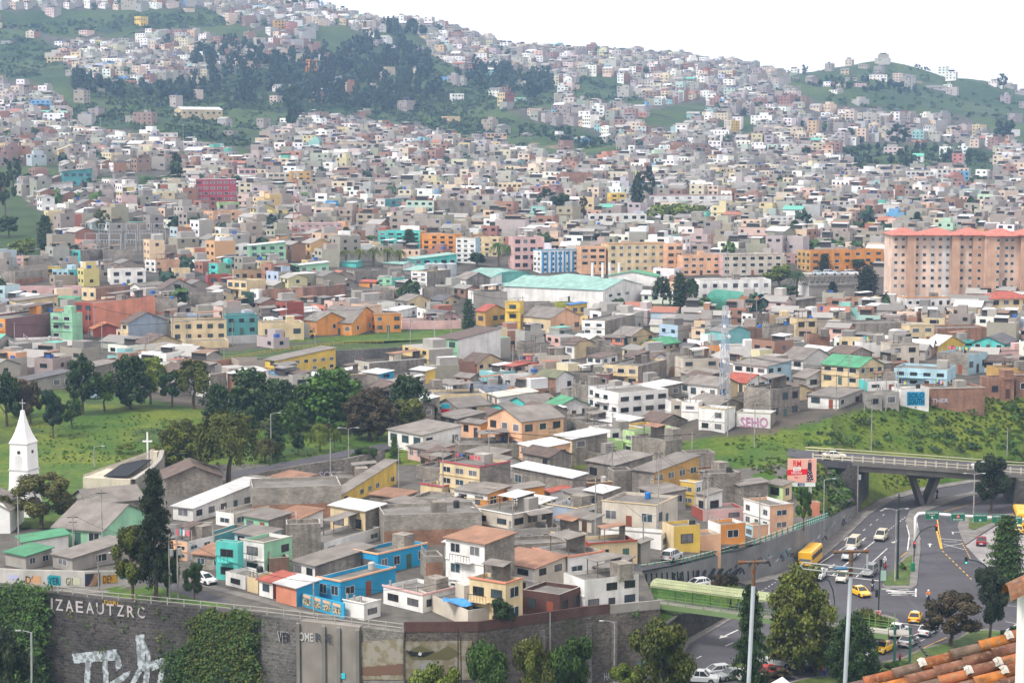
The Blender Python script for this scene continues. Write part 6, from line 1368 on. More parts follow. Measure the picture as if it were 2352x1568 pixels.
# poles rising from the bottom of the picture
for u, ub, vt, lab, k, m in [(72, 70, 1452, 'lamp post in the bottom left corner', 'l', None), (1052, 1052, 1440, 'thin rusty pole before the painted mural, left', 'p', 'r'), (1058, 1062, 1458, 'thin rusty pole before the painted mural, right', 'p', 'r'), (1258, 1258, 1465, 'thin rusty pole beside the concrete pole', 'p', 'r'), (1244, 1251, 1463, 'leaning thin rusty pole', 'p', 'r')]:
 b = atz(ub, 1640); b.z = bz(b.x); zt = at(u, vt, b.y); zt.z -= b.z; root = empty('street_lamp' if k == 'l' else 'thin_pole', b, 0, lab, 'street lamp' if k == 'l' else 'pole'); mb = MB(); rr = .13 if k == 'l' else .07
 mb.tube([(0, 0, -.3), (zt.x - b.x, 0, zt.z)], rr, 6); mb.build('pole', mat('rusty_iron', (.05, .025, .02), .8) if m else M_steel, root)
 if k == 'l': mb = MB(); mb.beam((zt.x - b.x, 0, zt.z), (zt.x - b.x - 1, 0, zt.z + .25), .08); mb.box(-1.6, -.9, -.12, .12, zt.z + .2, zt.z + .33); mb.build('lamp_head', M_steel, root)
def tpole(u, vt, w0, w1, D, rad, label, hoop=False):
 t = at(u, vt, D); gzz = vz(D) - 1; root = empty('lamp_post', (t.x - .35, D, gzz), 0, label, 'lamp post'); H = t.z - gzz; rust = mat('rusted_pipe', (.12, .1, .09), .8, 'mix2', col2=(.16, .07, .035), scale=5); k = D / F
 mb = MB(); mb.tube([(0, 0, 0), (.35, 0, H - .75)], [rad, rad * .95], 10); mb.build('pole', mat('painted_pole', (.3, .34, .37), .45, var=.3), root, smooth=True)
 mb = MB(); mb.tube([(.35, 0, H - .75), (.35, 0, H)], [rad * .95, rad * .85], 10); mb.tube([(.35 - w0 * k, 0, H), (.35 + w1 * k, 0, H + .03)], rad * .75, 8); mb.tube([(.35 - w0 * k, 0, H), (.35 - w0 * k + .1, 0, H)], rad, 8); mb.tube([(.35 + w1 * k - .1, 0, H + .03), (.35 + w1 * k, 0, H + .03)], rad, 8); mb.tube([(.35, 0, H - .25), (.35, 0, H - .1)], rad * 1.15, 8); mb.build('crossbar', rust, root)
 if hoop:
  mb = MB(); z = H - .55; p = [(-1.1, 0, z + .22), (-1.2, 0, z + .12), (-1.1, 0, z + .02), (.2, 0, z - .12), (.35, 0, z - .1)]; mb.tube(p, .022, 6); mb.tube([(-1.1, 0, z + .22), (.9, -.1, z + .02), (1.0, -.1, z - .06), (.9, -.1, z - .14), (-.3, -.1, z - .02)], .022, 6); mb.tube([(.35 + w1 * k * .95, 0, H), (.35 + w1 * k * .95, 0, z + .02)], .03, 6); mb.build('cable_hoop', M_steel, root)
  mb = MB(); mb.blob((.05, -.1, z + .06), (.25, .08, .06), 8, 4); mb.build('insulator', mat('blue_insulator', (.05, .15, .28), .5), root)
tpole(1731, 1291, 36, 28, 62, .068, 'rusty T topped lamp post in the near foreground, left of the big olive green tree'); tpole(1955, 1267, 41, 40, 60, .066, 'rusty T topped lamp post with metal hoops, right foreground', True)
def lattice(u, vb, vt, w, colA, colB, label, D=None):
 b = gnd(u, vb); s = F / b.y; H = (vb - vt) / s; root = empty('lattice_mast', b, .3, label, 'lattice mast'); n = 9
 for k in (0,):
  mb = MB()
  for i in range(n):
   c = colA if i % 2 else colB
   z0, z1 = H * i / n, H * (i + 1) / n; w0, w1 = w * (1 - .55 * i / n) / 2, w * (1 - .55 * (i + 1) / n) / 2; c4 = [(-1, -1), (1, -1), (1, 1), (-1, 1)]
   for j in range(4):
    a, d = c4[j], c4[(j + 1) % 4]; mb.beam((a[0] * w0, a[1] * w0, z0), (a[0] * w1, a[1] * w1, z1), .12, c=c); mb.beam((a[0] * w0, a[1] * w0, z0), (d[0] * w1, d[1] * w1, z1), .07, c=c); mb.beam((d[0] * w0, d[1] * w0, z0), (a[0] * w1, a[1] * w1, z1), .07, c=c); mb.beam((a[0] * w1, a[1] * w1, z1), (d[0] * w1, d[1] * w1, z1), .07, c=c)
  mb.build('truss', M_two, root)
 for z, x in ((.9, .4), (.8, -.5), (.7, .45), (.45, -.5)): mb = MB(); mb.tube([(x * w * .6, -w * .4, H * z), (x * w * .6, -w * .4 - .3, H * z)], .35, 10); mb.build('dish_antenna', M_white, root)
lattice(1664, 932, 700, 1.9, (.3, .38, .5), (.5, .52, .55), 'pale blue lattice telecom mast in the right centre'); lattice(681, 562, 392, 2.6, (.4, .12, .08), (.5, .48, .45), 'red and white lattice telecom mast behind the salmon block')
for i in range(12):
 u = 205 + (i % 6) * 32 + random.uniform(-6, 6); vb = 556 + (i // 6) * 22; b = gnd(u, vb); s = F / b.y; H = 42 / s; W_ = 26 / s; root = empty('switchyard_frame', b, random.uniform(-.3, .3), 'grey steel switchyard frame in the substation', 'steel frame', 'steel frames of the substation'); mb = MB()
 for x in (-W_ / 2, W_ / 2): mb.beam((x, 0, 0), (x, 0, H), .22)
 for z in (H * .65, H): mb.beam((-W_ / 2, 0, z), (W_ / 2, 0, z), .18)
 for x in (-.3, .0, .3): mb.beam((x * W_, 0, H * .65), (x * W_, 0, H * .45), .14)
 mb.build('frame', M_steel, root)
# traffic lights
def tlight(base, top, arm, heads, label):
 b = I0(*base); D = b.y; P = lambda p: at(*rp('I', *p), D); root = worldthing('traffic_light', b, label, 'traffic light'); mb = MB(); mb.tube([b - Vector((0, 0, .2))] + [P(q) for q in [top] + arm], .09, 8); part(root, mb, 'pole', DK)
 for (hx, hy, lit) in heads:
  c = P((hx, hy)); mb = MB(); mb.box(c.x - .2, c.x + .2, c.y - .25, c.y + .05, c.z - .55, c.z + .55); h = part(root, mb, 'signal_head', M_dark)
  for j, (z, cc) in enumerate(((.35, (.9, .03, .02)), (0, (.05, .04, .01)), (-.35, (.05, .8, .4)))):
   on = lit == 'rag'[j]; mb = MB(); mb.tube([(c.x, c.y - .25, c.z + z), (c.x, c.y - .28, c.z + z)], .13, 10); q = part(root, mb, 'signal_lens', mat('lit_' + lit, cc, .5, emit=cc) if on else M_glass)
tlight((1592, 745), (1600, 585), [(1640, 520), (1690, 492), (1742, 482)], [(1748, 492, 'r'), (1597, 612, 'r')], 'traffic light with a long curved arm beside the green bin')
tlight((1345, 1180), (1365, 712), [], [(1366, 735, 'x'), (1337, 945, 'x')], 'straight dark traffic light pole at the crossing'); tlight((1045, 1100), (1048, 1000), [(1035, 920), (1010, 860), (985, 842)], [], 'curved dark arm pole behind the big olive green tree')
tlight((2132, 900), (2120, 810), [(2080, 750), (2020, 722), (1962, 712)], [(1952, 718, 'g')], 'traffic light showing green beside the pyramidal tree'); tlight((2270, 560), (2265, 500), [(2240, 470)], [(2246, 475, 'r'), (2196, 472, 'x')], 'traffic light showing red under the last green sign')
tlight((665, 790), (665, 640), [], [(665, 650, 'x')], 'dark signal post against the mural wall')
mb = MB(); b = I0(1585, 800); mb.lathe([(.3, .1), (.36, .5), (.36, 1.5), (.2, 1.6)], 10, o=b); o = mb.build('litter_bin', mat('green_plastic', (.01, .2, .1), .5)); tag(o, 'green litter bin at the tip of the traffic island', 'bin')
b = I0(1380, 868); mb = MB(); mb.box(b.x - .5, b.x + .5, b.y, b.y + .1, .2, 1.8); o = mb.build('notice_board', M_obj, color=(.35, .5, .42)); tag(o, 'small pale green notice board at the crossing', 'sign')
b = I0(1345, 1180); mb = MB(); c = at(*rp('I', 1346, 1088), b.y - .2); mb.box(c.x - .45, c.x + .45, c.y, c.y + .05, c.z - .5, c.z + .5); o = mb.build('road_sign', M_text, color=(.65, .6, .6)); tag(o, 'square no turning sign on the dark pole', 'sign'); place_text('P', Vector((c.x - .2, c.y - .02, c.z - .3)), Vector((c.x + .2, c.y - .02, c.z - .3)), Vector((c.x - .2, c.y - .02, c.z + .3)), (.5, .03, .03), None).parent = o
mb = MB()
mb.tube([(c.x + .42 * math.cos(k * .5236), c.y - .03, c.z + .42 * math.sin(k * .5236)) for k in range(13)], .05, 4); mb.beam((c.x - .3, c.y - .04, c.z + .3), (c.x + .3, c.y - .04, c.z - .3), .07); q = mb.build('sign_ring', M_text, o, color=(.5, .03, .03))
# cables
cab = mat('black_cable', (.02, .02, .02), .8)
def cable(p, q, sag, label):
 mb = MB(); P = [p.lerp(q, k / 12) - Vector((0, 0, sag * 4 * (k / 12) * (1 - k / 12))) for k in range(13)]; mb.tube(P, .03, 4); tag(mb.build('power_cable', cab), label, 'cable')
for k, (u1, v1, b1, u2, v2, b2) in enumerate([(169, 1182, 1278, 390, 1232, 1380), (409, 1230, 1380, 721, 1336, 1417), (721, 1336, 1417, 1050, 1330, 1440), (1130, 887, 950, 1263, 892, 935), (1263, 892, 935, 1407, 940, 1012), (1268, 980, 1038, 1477, 1190, 1290), (235, 742, 815, 370, 770, 815), (534, 738, 795, 724, 714, 790), (1733, 927, 1030, 2001, 917, 1038), (1873, 844, 882, 1948, 817, 895)]):
 A1, B1 = gnd(u1, b1), gnd(u2, b2); cable(at(u1, v1, A1.y), at(u2, v2, B1.y), 1.2, ['cable from the school pole to the twin poles', 'cable from the twin poles towards the blue house', 'cable along the front of the blue and red houses', 'cable crossing before the turquoise gables', 'cable running to the pole before the white and brown house', 'cable falling from the peach house to the upper street', 'cable above the cream bungalow', 'cable between the teal house and the yellow van', 'cable above the green bank', 'cable beside the white cottage'][k])
# ---------------------------------------------------------------- garden and street walls
def gwall(pts, tops, th, m, label, name='wall', lift=0, color=None):
 B = [gnd(u, v) for u, v in pts]; Z = [at(p[0], t, b.y).z for p, t, b in zip(pts, tops, B)]; o = wallstrip(name, [(b.x, b.y) for b in B], [b.z - 1 for b in B], Z, th, m); tag(o, label, 'wall')
 if color: o.color = (*color, 1)
 return o, [(b.x, b.y) for b in B]
gw, GL = gwall([(-90, 1328), (53, 1344), (195, 1349), (303, 1341)], [1300, 1308, 1311, 1310], .3, mat('whitewashed_wall', (.5, .48, .45), kind='paint'), 'whitewashed street wall covered with colourful graffiti pieces at the left')
def gpatch(L, pts, c, root, off=.04):
 P = [hitline(L, u, v, off) for u, v in pts]
 if any(p is None for p in P): return
 mb = MB(); mb.poly(P); o = mb.build('graffiti', M_text, root, color=c)
G2 = lambda x, y: (x * .1403 * .9408, 1279.5 + y * .1403 * .9408)
for pts, c in [([(430, 440), (480, 310), (540, 400), (600, 300), (700, 330), (720, 460), (660, 490), (560, 450), (470, 470)], (.55, .32, .16)), ([(820, 340), (870, 300), (1050, 320), (1060, 480), (980, 505), (840, 495)], (.02, .3, .36)), ([(1140, 350), (1390, 350), (1410, 480), (1140, 480)], (.5, .5, .38)), ([(1480, 285), (1740, 270), (1740, 495), (1480, 500)], (.025, .03, .05)), ([(1560, 470), (1600, 380), (1640, 280), (1690, 290), (1700, 350), (1680, 480), (1500, 505)], (.5, .3, .18)), ([(1770, 330), (2030, 290), (2050, 430), (1780, 460)], (.45, .26, .03)), ([(2070, 290), (2200, 270), (2210, 360), (2080, 370)], (.02, .15, .2)), ([(150, 300), (330, 310), (330, 390), (150, 390)], (.4, .42, .6))]:
 gpatch(GL, [G2(*p) for p in pts], c, gw)
for s_, a, b_, v0, v1, c in [('DSG', 450, 710, 460, 320, (.06, .03, .02)), ('YER', 850, 1040, 470, 340, (.02, .06, .09)), ('GINK', 1150, 1400, 475, 350, (.05, .06, .05)), ('DENY', 1790, 2040, 450, 310, (.12, .04, .02))]:
 p0, p1, pt_ = hitline(GL, *G2(a, v0), .07), hitline(GL, *G2(b_, v0), .07), hitline(GL, *G2(a, v1), .07); place_text(s_, p0, p1, pt_, c, gw, 'graffiti')
gwall([(203, 1205), (320, 1212)], [1158, 1172], .25, M_block, 'grey block wall behind the rounded green bush'); gwall([(372, 1240), (490, 1232)], [1205, 1198], .25, mat('white_blocks', (.5, .48, .45), kind='block'), 'white block wall below the white workshop')
pw, PLn = gwall([(583, 1107), (700, 1105), (798, 1099), (885, 1064)], [1088, 1066, 1052, 1034], .5, mat('pale_rubble', (.23, .21, .18), kind='stone', scale=.7), 'rubble wall with turquoise graffiti below the park road')
for s_, a, b_, v0, v1, c in [('LUMK', 665, 718, 1100, 1082, (.1, .4, .42)), ('SORE', 732, 784, 1098, 1082, (.38, .34, .42)), ('WK', 615, 650, 1104, 1088, (.3, .32, .36))]:
 p0, p1, pt_ = hitline(PLn, a, v0, .05), hitline(PLn, b_, v0, .05), hitline(PLn, a, v1, .05); place_text(s_, p0, p1, pt_, c, pw, 'graffiti') if p0 and p1 and pt_ else None
mwl, MLn = gwall([(455, 862), (600, 858), (760, 845), (880, 838), (1000, 826)], [842, 822, 805, 800, 790], .6, mat('grey_rubble', (.17, .165, .155), kind='stone', scale=.6), 'grey rubble retaining wall with old murals under the playground')
for s_, a, b_, v0, v1, c in [('SUR', 600, 645, 852, 832, (.45, .42, .42)), ('QUITO', 820, 870, 836, 820, (.45, .2, .22)), ('AZUL', 700, 790, 842, 828, (.3, .3, .32))]:
 p0, p1, pt_ = hitline(MLn, a, v0, .05), hitline(MLn, b_, v0, .05), hitline(MLn, a, v1, .05); place_text(s_, p0, p1, pt_, c, mwl, 'graffiti') if p0 and p1 and pt_ else None
sl, SLn = gwall([(475, 836), (505, 828)], [806, 800], .2, mat('dark_painted_panel', (.03, .035, .05), .8), 'dark panel painted with a white and red letter U'); p0, p1, pt_ = hitline(SLn, 482, 830, .05), hitline(SLn, 500, 825, .05), hitline(SLn, 482, 812, .05); place_text('U', p0, p1, pt_, (.5, .08, .1), sl, 'graffiti')
railing('yellow_fence', [gnd(u, v) for u, v in [(475, 833), (560, 822), (660, 806), (780, 792), (880, 788)]], 2.2, 1.0, (.5, .33, .03), (.5, .36, .05), 'yellow post fence along the playground edge', .1)
gwall([(522, 790), (596, 786)], [772, 768], .2, mat('white_street_wall', (.5, .5, .49), kind='paint'), 'white street wall with a blue graffiti tag before the teal house')
gwall([(1380, 552), (1640, 558), (1905, 562)], [534, 538, 545], .4, M_brick, 'long brick wall holding the terrace above the pink flats')
gwall([(0, 660), (1, 660)], [655, 655], .2, M_block, 'stub of a block wall at the left edge')
ss = None
def sideText():     # lettering on house sides
 for lab, s_, r, u0, u1, vb, vt, c in [('SOLO SOUTH', 'SOLO', 'F', 1552, 1662, 1170, 1135, (.0, .02, .04)), ('SOLO SOUTH', 'SOUTH', 'F', 1552, 1662, 1215, 1175, (.0, .02, .04)), ('white letters', 'THER', 'F', 1715, 1830, 1205, 1175, (.5, .48, .55)), ('pink graffiti', 'SEHO', 'F', 400, 590, 1370, 1300, (.45, .2, .35)), ('colourful lettering', 'NEVER', 'E', 570, 790, 1535, 1490, (.2, .5, .4))]:
  for h in HOUSES:
   if h[7] and lab in h[7]:
    r0 = h[0]; M = r0.matrix_world; bpy.context.view_layer.update(); M = r0.matrix_world; L, Wd = r0['_L'], r0['_W']
    a, b, c_ = (M @ Vector((0.0, 0, 0)), M @ Vector((0, Wd, 0)), M @ Vector((-L, 0, 0)))
    ln = [(c_.x, c_.y), (a.x, a.y), (b.x, b.y)]
    if lab.startswith('SOLO') and s_ == 'SOLO': gpatch2(ln, [rp('F', x, y) for x, y in [(1546, 1128), (1668, 1128), (1668, 1222), (1546, 1222)]], (.01, .3, .55), r0)
    p0, p1, pt_ = hitline(ln[:2], *rp(r, u0, vb), .2) or hitline(ln, *rp(r, u0, vb), .2), hitline(ln, *rp(r, u1, vb), .2), hitline(ln, *rp(r, u0, vt), .2)
    if p0 and p1 and pt_: place_text(s_, p0, p1, pt_, c, r0, 'graffiti')
def gpatch2(ln, pts, c, root):
 P = [hitline(ln, u, v, .03) for u, v in pts]
 if any(p is None for p in P): return
 mb = MB(); mb.poly(P); o = mb.build('mural', M_text, None, color=c); o.parent = root; bpy.context.view_layer.update(); o.matrix_parent_inverse = root.matrix_world.inverted()
sideText()
# blue house fence and awning
fb, FL = gwall([(680, 1388), (790, 1420)], [1358, 1385], .2, mat('blue_fence_paint', (.02, .36, .6), kind='paint'), 'bright blue street fence with leopard patterned panels')
for k in range(4):
 a, b_ = 696 + k * 23, 714 + k * 23; y = lambda u: 1388 + (u - 680) * .29; P = [hitline(FL, a, y(a) - 6, .04), hitline(FL, b_, y(b_) - 6, .04), hitline(FL, b_, y(b_) - 21, .04), hitline(FL, a, y(a) - 21, .04)]; mb = MB(); mb.poly(P); mb.build('patterned_panel', mat('leopard_paint', (.5, .42, .28), .8, 'mix2', col2=(.08, .06, .04), scale=4), fb)
 P = [hitline(FL, a, y(a) - 23, .04), hitline(FL, b_, y(b_) - 23, .04), hitline(FL, b_, y(b_) - 30, .04), hitline(FL, a, y(a) - 30, .04)]; mb = MB(); mb.poly(P); mb.build('peach_panel', M_text, fb, color=(.66, .42, .26))
a0 = gnd(1035, 1432); mb = MB()
for i in range(8):
 for j in range(4): f = lambda x, y_: (a0.x - 1 + x * .75, a0.y + y_ * .8, a0.z + 2.9 - .5 * math.sin(x / 8 * math.pi) + .2 * math.sin(x * 1.3 + y_)); mb.poly([f(i, j), f(i + 1, j), f(i + 1, j + 1), f(i, j + 1)])
tag(mb.build('blue_awning', M_obj, color=(.05, .25, .6)), 'sagging bright blue tarpaulin over the yard of the cream house', 'awning')
# red sign mast in the centre
b = gnd(1023, 968); s = F / b.y; root = empty('shop_sign_mast', b, 0, 'tall teal and red stacked shop sign beside the grey shed', 'sign'); 
for v0, v1, c in ((968, 950, (.5, .02, .04)), (948, 938, (.5, .02, .04)), (937, 926, (.02, .3, .4))): mb = MB(); mb.box(-.95, .95, -.2, .2, (968 - v0) / s, (968 - v1) / s); mb.build('sign_panel', M_obj, root, color=c)
# ================================================================ vehicles
M_body = mat('car_paint', 'obj', .28, var=.05, spec=.6); M_head = mat('headlight_lens', (.6, .62, .62), .2); M_tail = mat('tail_light', (.35, .01, .01), .3); M_rim = mat('wheel_rim', (.35, .36, .37), .4, metal=.5)
_w = MB(); _w.tube([(0, -.11, 0), (0, .11, 0)], .32, 12); WHEEL = _w.mesh('wheel', M_rub); _w = MB(); _w.tube([(0, -.125, 0), (0, .125, 0)], .19, 10); RIM = _w.mesh('rim', M_rim)
SPEC = {  # L, W, sill, belt profile [(x,z)], cabin base x0,x1, roof x0,x1, roof z
 'sedan': (4.3, 1.7, .28, [(-2.15, .62), (-2.1, .92), (-1.3, .98), (1.0, .95), (1.95, .76), (2.15, .55)], (-1.55, 1.1), (-.85, .3), 1.42),
 'hatch': (3.9, 1.65, .28, [(-1.95, .65), (-1.92, .98), (-1.0, .98), (.95, .96), (1.8, .78), (1.95, .55)], (-1.9, 1.05), (-1.45, .3), 1.47),
 'suv': (4.4, 1.8, .36, [(-2.2, .7), (-2.18, 1.1), (-1.0, 1.1), (1.05, 1.08), (2.05, .95), (2.2, .65)], (-2.15, 1.2), (-1.95, .45), 1.74),
 'van': (4.8, 1.85, .32, [(-2.4, .7), (-2.38, 1.12), (-1, 1.12), (1.6, 1.08), (2.25, .9), (2.4, .6)], (-2.37, 1.95), (-2.3, 1.15), 1.98),
 'pickup': (5.0, 1.8, .4, [(-2.5, .7), (-2.48, 1.08), (-.7, 1.08), (1.1, 1.06), (2.3, .95), (2.5, .65)], (-.75, 1.25), (-.55, .6), 1.72)}
def car_proto(kind):
 L, Wd, sill, pf, cb, rf, rz = SPEC[kind]; w = Wd / 2; me = {}
 mb = MB(); ws = [w * .9 if abs(x) > L * .47 else w for x, z in pf]
 S_ = []
 for (x, z), q in zip(pf, ws): S_.append([(x, -q, sill), (x, -q, z - .12), (x, -q * .93, z), (x, q * .93, z), (x, q, z - .12), (x, q, sill)])
 for a, b in zip(S_[:-1], S_[1:]):
  for k in range(5): mb.poly([a[k], b[k], b[k + 1], a[k + 1]][::-1] if False else [a[k], b[k], b[k + 1], a[k + 1]])
  mb.poly([a[5], b[5], b[0], a[0]])
 mb.poly(S_[0]); mb.poly(S_[-1][::-1])
 if kind == 'pickup': mb.box(-2.35, -.85, -.72, .72, 1.085, 1.09, 1)
 for x in (-L * .3, L * .3):
  for sg in (-1, 1): mb.tube([(x, sg * (w + .005), sill + .02), (x, sg * (w - .1), sill + .02)], .38, 12, 1)
 me['body'] = mb.mesh('body', [M_body, M_rub])
 zb = 1.0 if kind in ('sedan', 'hatch') else 1.08; zb -= .05; gw, rw_ = w * .9, w * .74
 mb = MB(); A = [(cb[0], -gw, zb), (cb[1], -gw, zb), (cb[1], gw, zb), (cb[0], gw, zb)]; B = [(rf[0], -rw_, rz - .05), (rf[1], -rw_, rz - .05), (rf[1], rw_, rz - .05), (rf[0], rw_, rz - .05)]
 for k in range(4): mb.poly([A[k], A[(k + 1) % 4], B[(k + 1) % 4], B[k]])
 me['glass'] = mb.mesh('side_glass', M_glass)
 mb = MB(); mb.poly([(x, y, z + .05) for x, y, z in B]); 
 for k in range(4): a, b = B[k], B[(k + 1) % 4]; mb.poly([a, b, (b[0], b[1], b[2] + .05), (a[0], a[1], a[2] + .05)])
 for k in range(4): mb.beam(A[k], B[k], .09)
 for sg in (-1, 1): xm = (rf[0] + rf[1]) / 2; mb.beam((xm, sg * gw, zb), (xm, sg * rw_, rz), .07)
 if kind in ('van', 'suv', 'hatch'):
  for sg in (-1, 1): xm = rf[0] + .5; mb.beam((xm - .1, sg * gw, zb), (xm, sg * rw_, rz), .1)
 if kind == 'pickup':
  for sg in (-1, 1): mb.box(-2.45, -.8, sg * .86 - .04, sg * .86 + .04, 1.0, 1.2)
  mb.box(-2.5, -2.42, -.86, .86, 1.0, 1.2)
 me['roof'] = mb.mesh('roof', M_body)
 z = .7 if kind in ('sedan', 'hatch') else .85; xf = L / 2
 mb = MB(); mb.box(xf - .14, xf + .0, -.2, .2, z - .07, z + .1); me['hl'] = mb.mesh('headlight', M_head); mb = MB(); mb.box(-.03, .1, -.17, .17, z - .05, z + .15); me['tl'] = mb.mesh('tail_light', M_tail)
 mb = MB(); mb.box(xf - .1, xf + .02, -w * .85, w * .85, sill - .02, sill + .18); me['bf'] = mb.mesh('bumper', M_dark); mb = MB(); mb.box(-.02, .1, -w * .85, w * .85, sill - .02, sill + .16); me['br'] = mb.mesh('bumper', M_dark)
 mb = MB(); mb.box(-.03, 0, -.26, .26, sill + .2, sill + .34); me['pl'] = mb.mesh('number_plate', M_white)
 return me
CP = {k: car_proto(k) for k in SPEC}
def car(kind, col, c, d, label, z=0, group=None, taxi=False, grp=None, world=False):
 P = Vector(c) if world else I0(*c, z); Q = Vector(d) if world else I0(*d, z); a = math.atan2(Q.y - P.y, Q.x - P.x); L, Wd = SPEC[kind][0], SPEC[kind][1]; m = CP[kind]
 nm = {'sedan': 'parked_car' if 'parked' in label else 'car', 'hatch': 'car', 'suv': 'car', 'van': 'minivan', 'pickup': 'pickup_truck'}[kind]; nm = 'taxi' if taxi else nm
 root = empty(nm, P, a, label, {'van': 'van', 'pickup': 'pickup truck'}.get(kind, 'car') if not taxi else 'taxi', group)
 link('body', m['body'], root, col); link('windows', m['glass'], root); link('roof', m['roof'], root, col)
 for sg in (-1, 1):
  o = link('headlight', m['hl'], root); o.location = (0, sg * Wd * .34, 0); o = link('tail_light', m['tl'], root); o.location = (-L / 2, sg * Wd * .38, 0)
  for x in (-L * .3, L * .3): o = link('wheel', WHEEL, root); o.location = (x, sg * (Wd / 2 - .12), .32); link('rim', RIM, o)
 link('bumper', m['bf'], root); o = link('bumper', m['br'], root); o.location = (-L / 2 - .02, 0, 0); o = link('number_plate', m['pl'], root); o.location = (-L / 2 - .01, 0, 0)
 if taxi: mb = MB(); mb.box(-.3, 0, -.35, .35, SPEC[kind][6], SPEC[kind][6] + .16); mb.build('roof_sign', M_white, root)
 return root
WH, SV, YE, BK_, RDc, GD, GY_, NV = (.7, .7, .7), (.42, .44, .45), (.8, .46, .02), (.015, .015, .02), (.5, .02, .015), (.5, .46, .36), (.16, .17, .18), (.015, .04, .07)
dn = (-130, 100)       # direction (crop px) of traffic coming down the main road
def C_(k, col, u, v, du, dv, lab, **kw): return car(k, col, (u, v), (u + du, v + dv), lab, **kw)
C_('van', GD, 1178, 632, -60, 52, 'champagne minivan coming down the main road behind the yellow bus'); C_('suv', GD, 1368, 577, -55, 50, 'beige estate car on the main road, farthest from the junction'); C_('pickup', WH, 940, 845, -50, 45, 'white pickup truck with a dark bed cover beside the yellow bus'); C_('hatch', GD, 1102, 862, -45, 50, 'beige hatchback waiting between the white pickup and the dark jeep')
C_('suv', GY_, 1290, 820, -55, 45, 'dark grey jeep with white lettering on its front at the stop line'); C_('sedan', YE, 1222, 960, 80, 35, 'yellow taxi crossing the junction', taxi=True); C_('sedan', (.78, .4, .01), 1602, 1138, 30, -60, 'orange yellow taxi seen from behind at the lower stop line', taxi=True)
C_('pickup', WH, 1475, 1235, 70, -42, 'white double cab pickup with an open bed behind the orange yellow taxi'); C_('sedan', (.6, .63, .66), 1685, 1228, 60, -40, 'white silver saloon half hidden by the brownish tree'); C_('sedan', SV, 1555, 1302, 75, -45, 'silver saloon in front of the white double cab pickup'); C_('sedan', YE, 1385, 1345, -65, 32, 'yellow taxi with a red stripe under the footbridge stairs', taxi=True)
C_('hatch', WH, 470, 1540, 80, -6, 'white hatchback mostly hidden behind the dark pine'); C_('sedan', YE, 2240, 640, -30, 60, 'yellow taxi on the pale lane beside the pyramidal tree', taxi=True); C_('suv', SV, 1150, 712, -60, 50, 'silver estate car between the champagne minivan and the white pickup'); C_('sedan', (.6, .62, .62), 1245, 1400, 75, -32, 'white saloon with dark bumpers behind the right foreground post'); C_('pickup', NV, 1040, 1435, 85, -20, 'dark blue pickup in the traffic queue at the bottom'); C_('sedan', BK_, 862, 1475, 80, -12, 'black saloon in the traffic queue at the bottom'); C_('pickup', (.45, .47, .47), 660, 1450, -80, -10, 'silver pickup with a black bed in the bottom queue'); C_('hatch', RDc, 615, 1515, 80, -6, 'bright red hatchback in the bottom queue'); C_('sedan', (.2, .22, .22), 340, 1535, -80, 12, 'dark silver saloon at the bottom beside the dark pine')
C_('hatch', SV, 235, 1512, -80, 8, 'silver hatchback behind the dark silver saloon'); C_('pickup', SV, 120, 1562, 80, 4, 'silver pickup at the bottom edge'); C_('sedan', RDc and (.22, .015, .02), 2058, 610, 10, -80, 'dark red saloon driving away on the pale concrete lane'); C_('sedan', YE, 2310, 530, -20, -60, 'yellow taxi at the right edge below the yellow bus', taxi=True); C_('hatch', GY_, 1050, 1375, 85, -20, 'dark green small car behind the blue pickup')
car('hatch', WH, atz(1602, 1349, 3.0), atz(1580, 1352, 3.0), 'small white car passing under the mural of walking figures', world=True)
p = gnd(1543, 1287); q = gnd(1575, 1277); car('suv', (.45, .46, .46), p + Vector((0, 0, .06)), q + Vector((0, 0, .06)), 'silver off-road car parked on the upper street beside the white wall', world=True)
p = gnd(470, 1340); q = gnd(500, 1347); car('hatch', WH, p + Vector((0, 0, .06)), q + Vector((0, 0, .06)), 'white hatchback parked before the turquoise corner house', world=True)
p = gnd(1155, 763); q = gnd(1170, 766); car('suv', SV, p, q, 'silver car climbing the lane beside the yellow tower house', world=True)
for i, (u, v, f_, c, k, lab) in enumerate([(1665, 1030, .12, WH, 'sedan', 'white saloon on the deck road left of the bridge'), (1915, 1046, .5, (.6, .58, .5), 'sedan', 'cream saloon driving onto the bridge'), (2255, 1070, .5, (.55, .6, .68), 'sedan', 'pale blue saloon on the bridge above the dark tree')]):
 D = 391 if i == 0 else 373 if i == 1 else 377; b = at(u, v + 4, D); j = min(range(len(BP) - 1), key=lambda k_: abs(BP[k_].x - b.x)); zz = np.interp(b.x, [q_.x for q_ in BP], [q_.z for q_ in BP]) + .1; yy = np.interp(b.x, [q_.x for q_ in BP], [q_.y for q_ in BP]) + 3; car(k, c, (b.x, yy, zz), (b.x + 3, yy, zz), lab, world=True)
for i, (u, v, c, lab) in enumerate([(232, 912, (.1, .3, .5), 'blue car parked on the street above the park lawn'), (210, 915, (.3, .4, .5), 'grey blue car parked left of the blue one'), (745, 985, (.4, .05, .06), 'red and white car under the dark trees')]): p = gnd(u, v); car('hatch', c, p, p + Vector((3, .3, 0)), lab, world=True)
for i, (u, c) in enumerate([(1880, (.5, .6, .65)), (1907, (.6, .65, .7)), (1925, (.4, .45, .5)), (1955, WH)]): b = at(u, rp('F', 0, 325)[1], 640); car('suv' if i % 2 else 'hatch', c, b, b + Vector((3, 0, 0)), ['pale blue car on the car park roof', 'light car next to the pale blue one on the roof', 'grey car on the car park roof', 'white car at the right end of the car park roof'][i], world=True); 
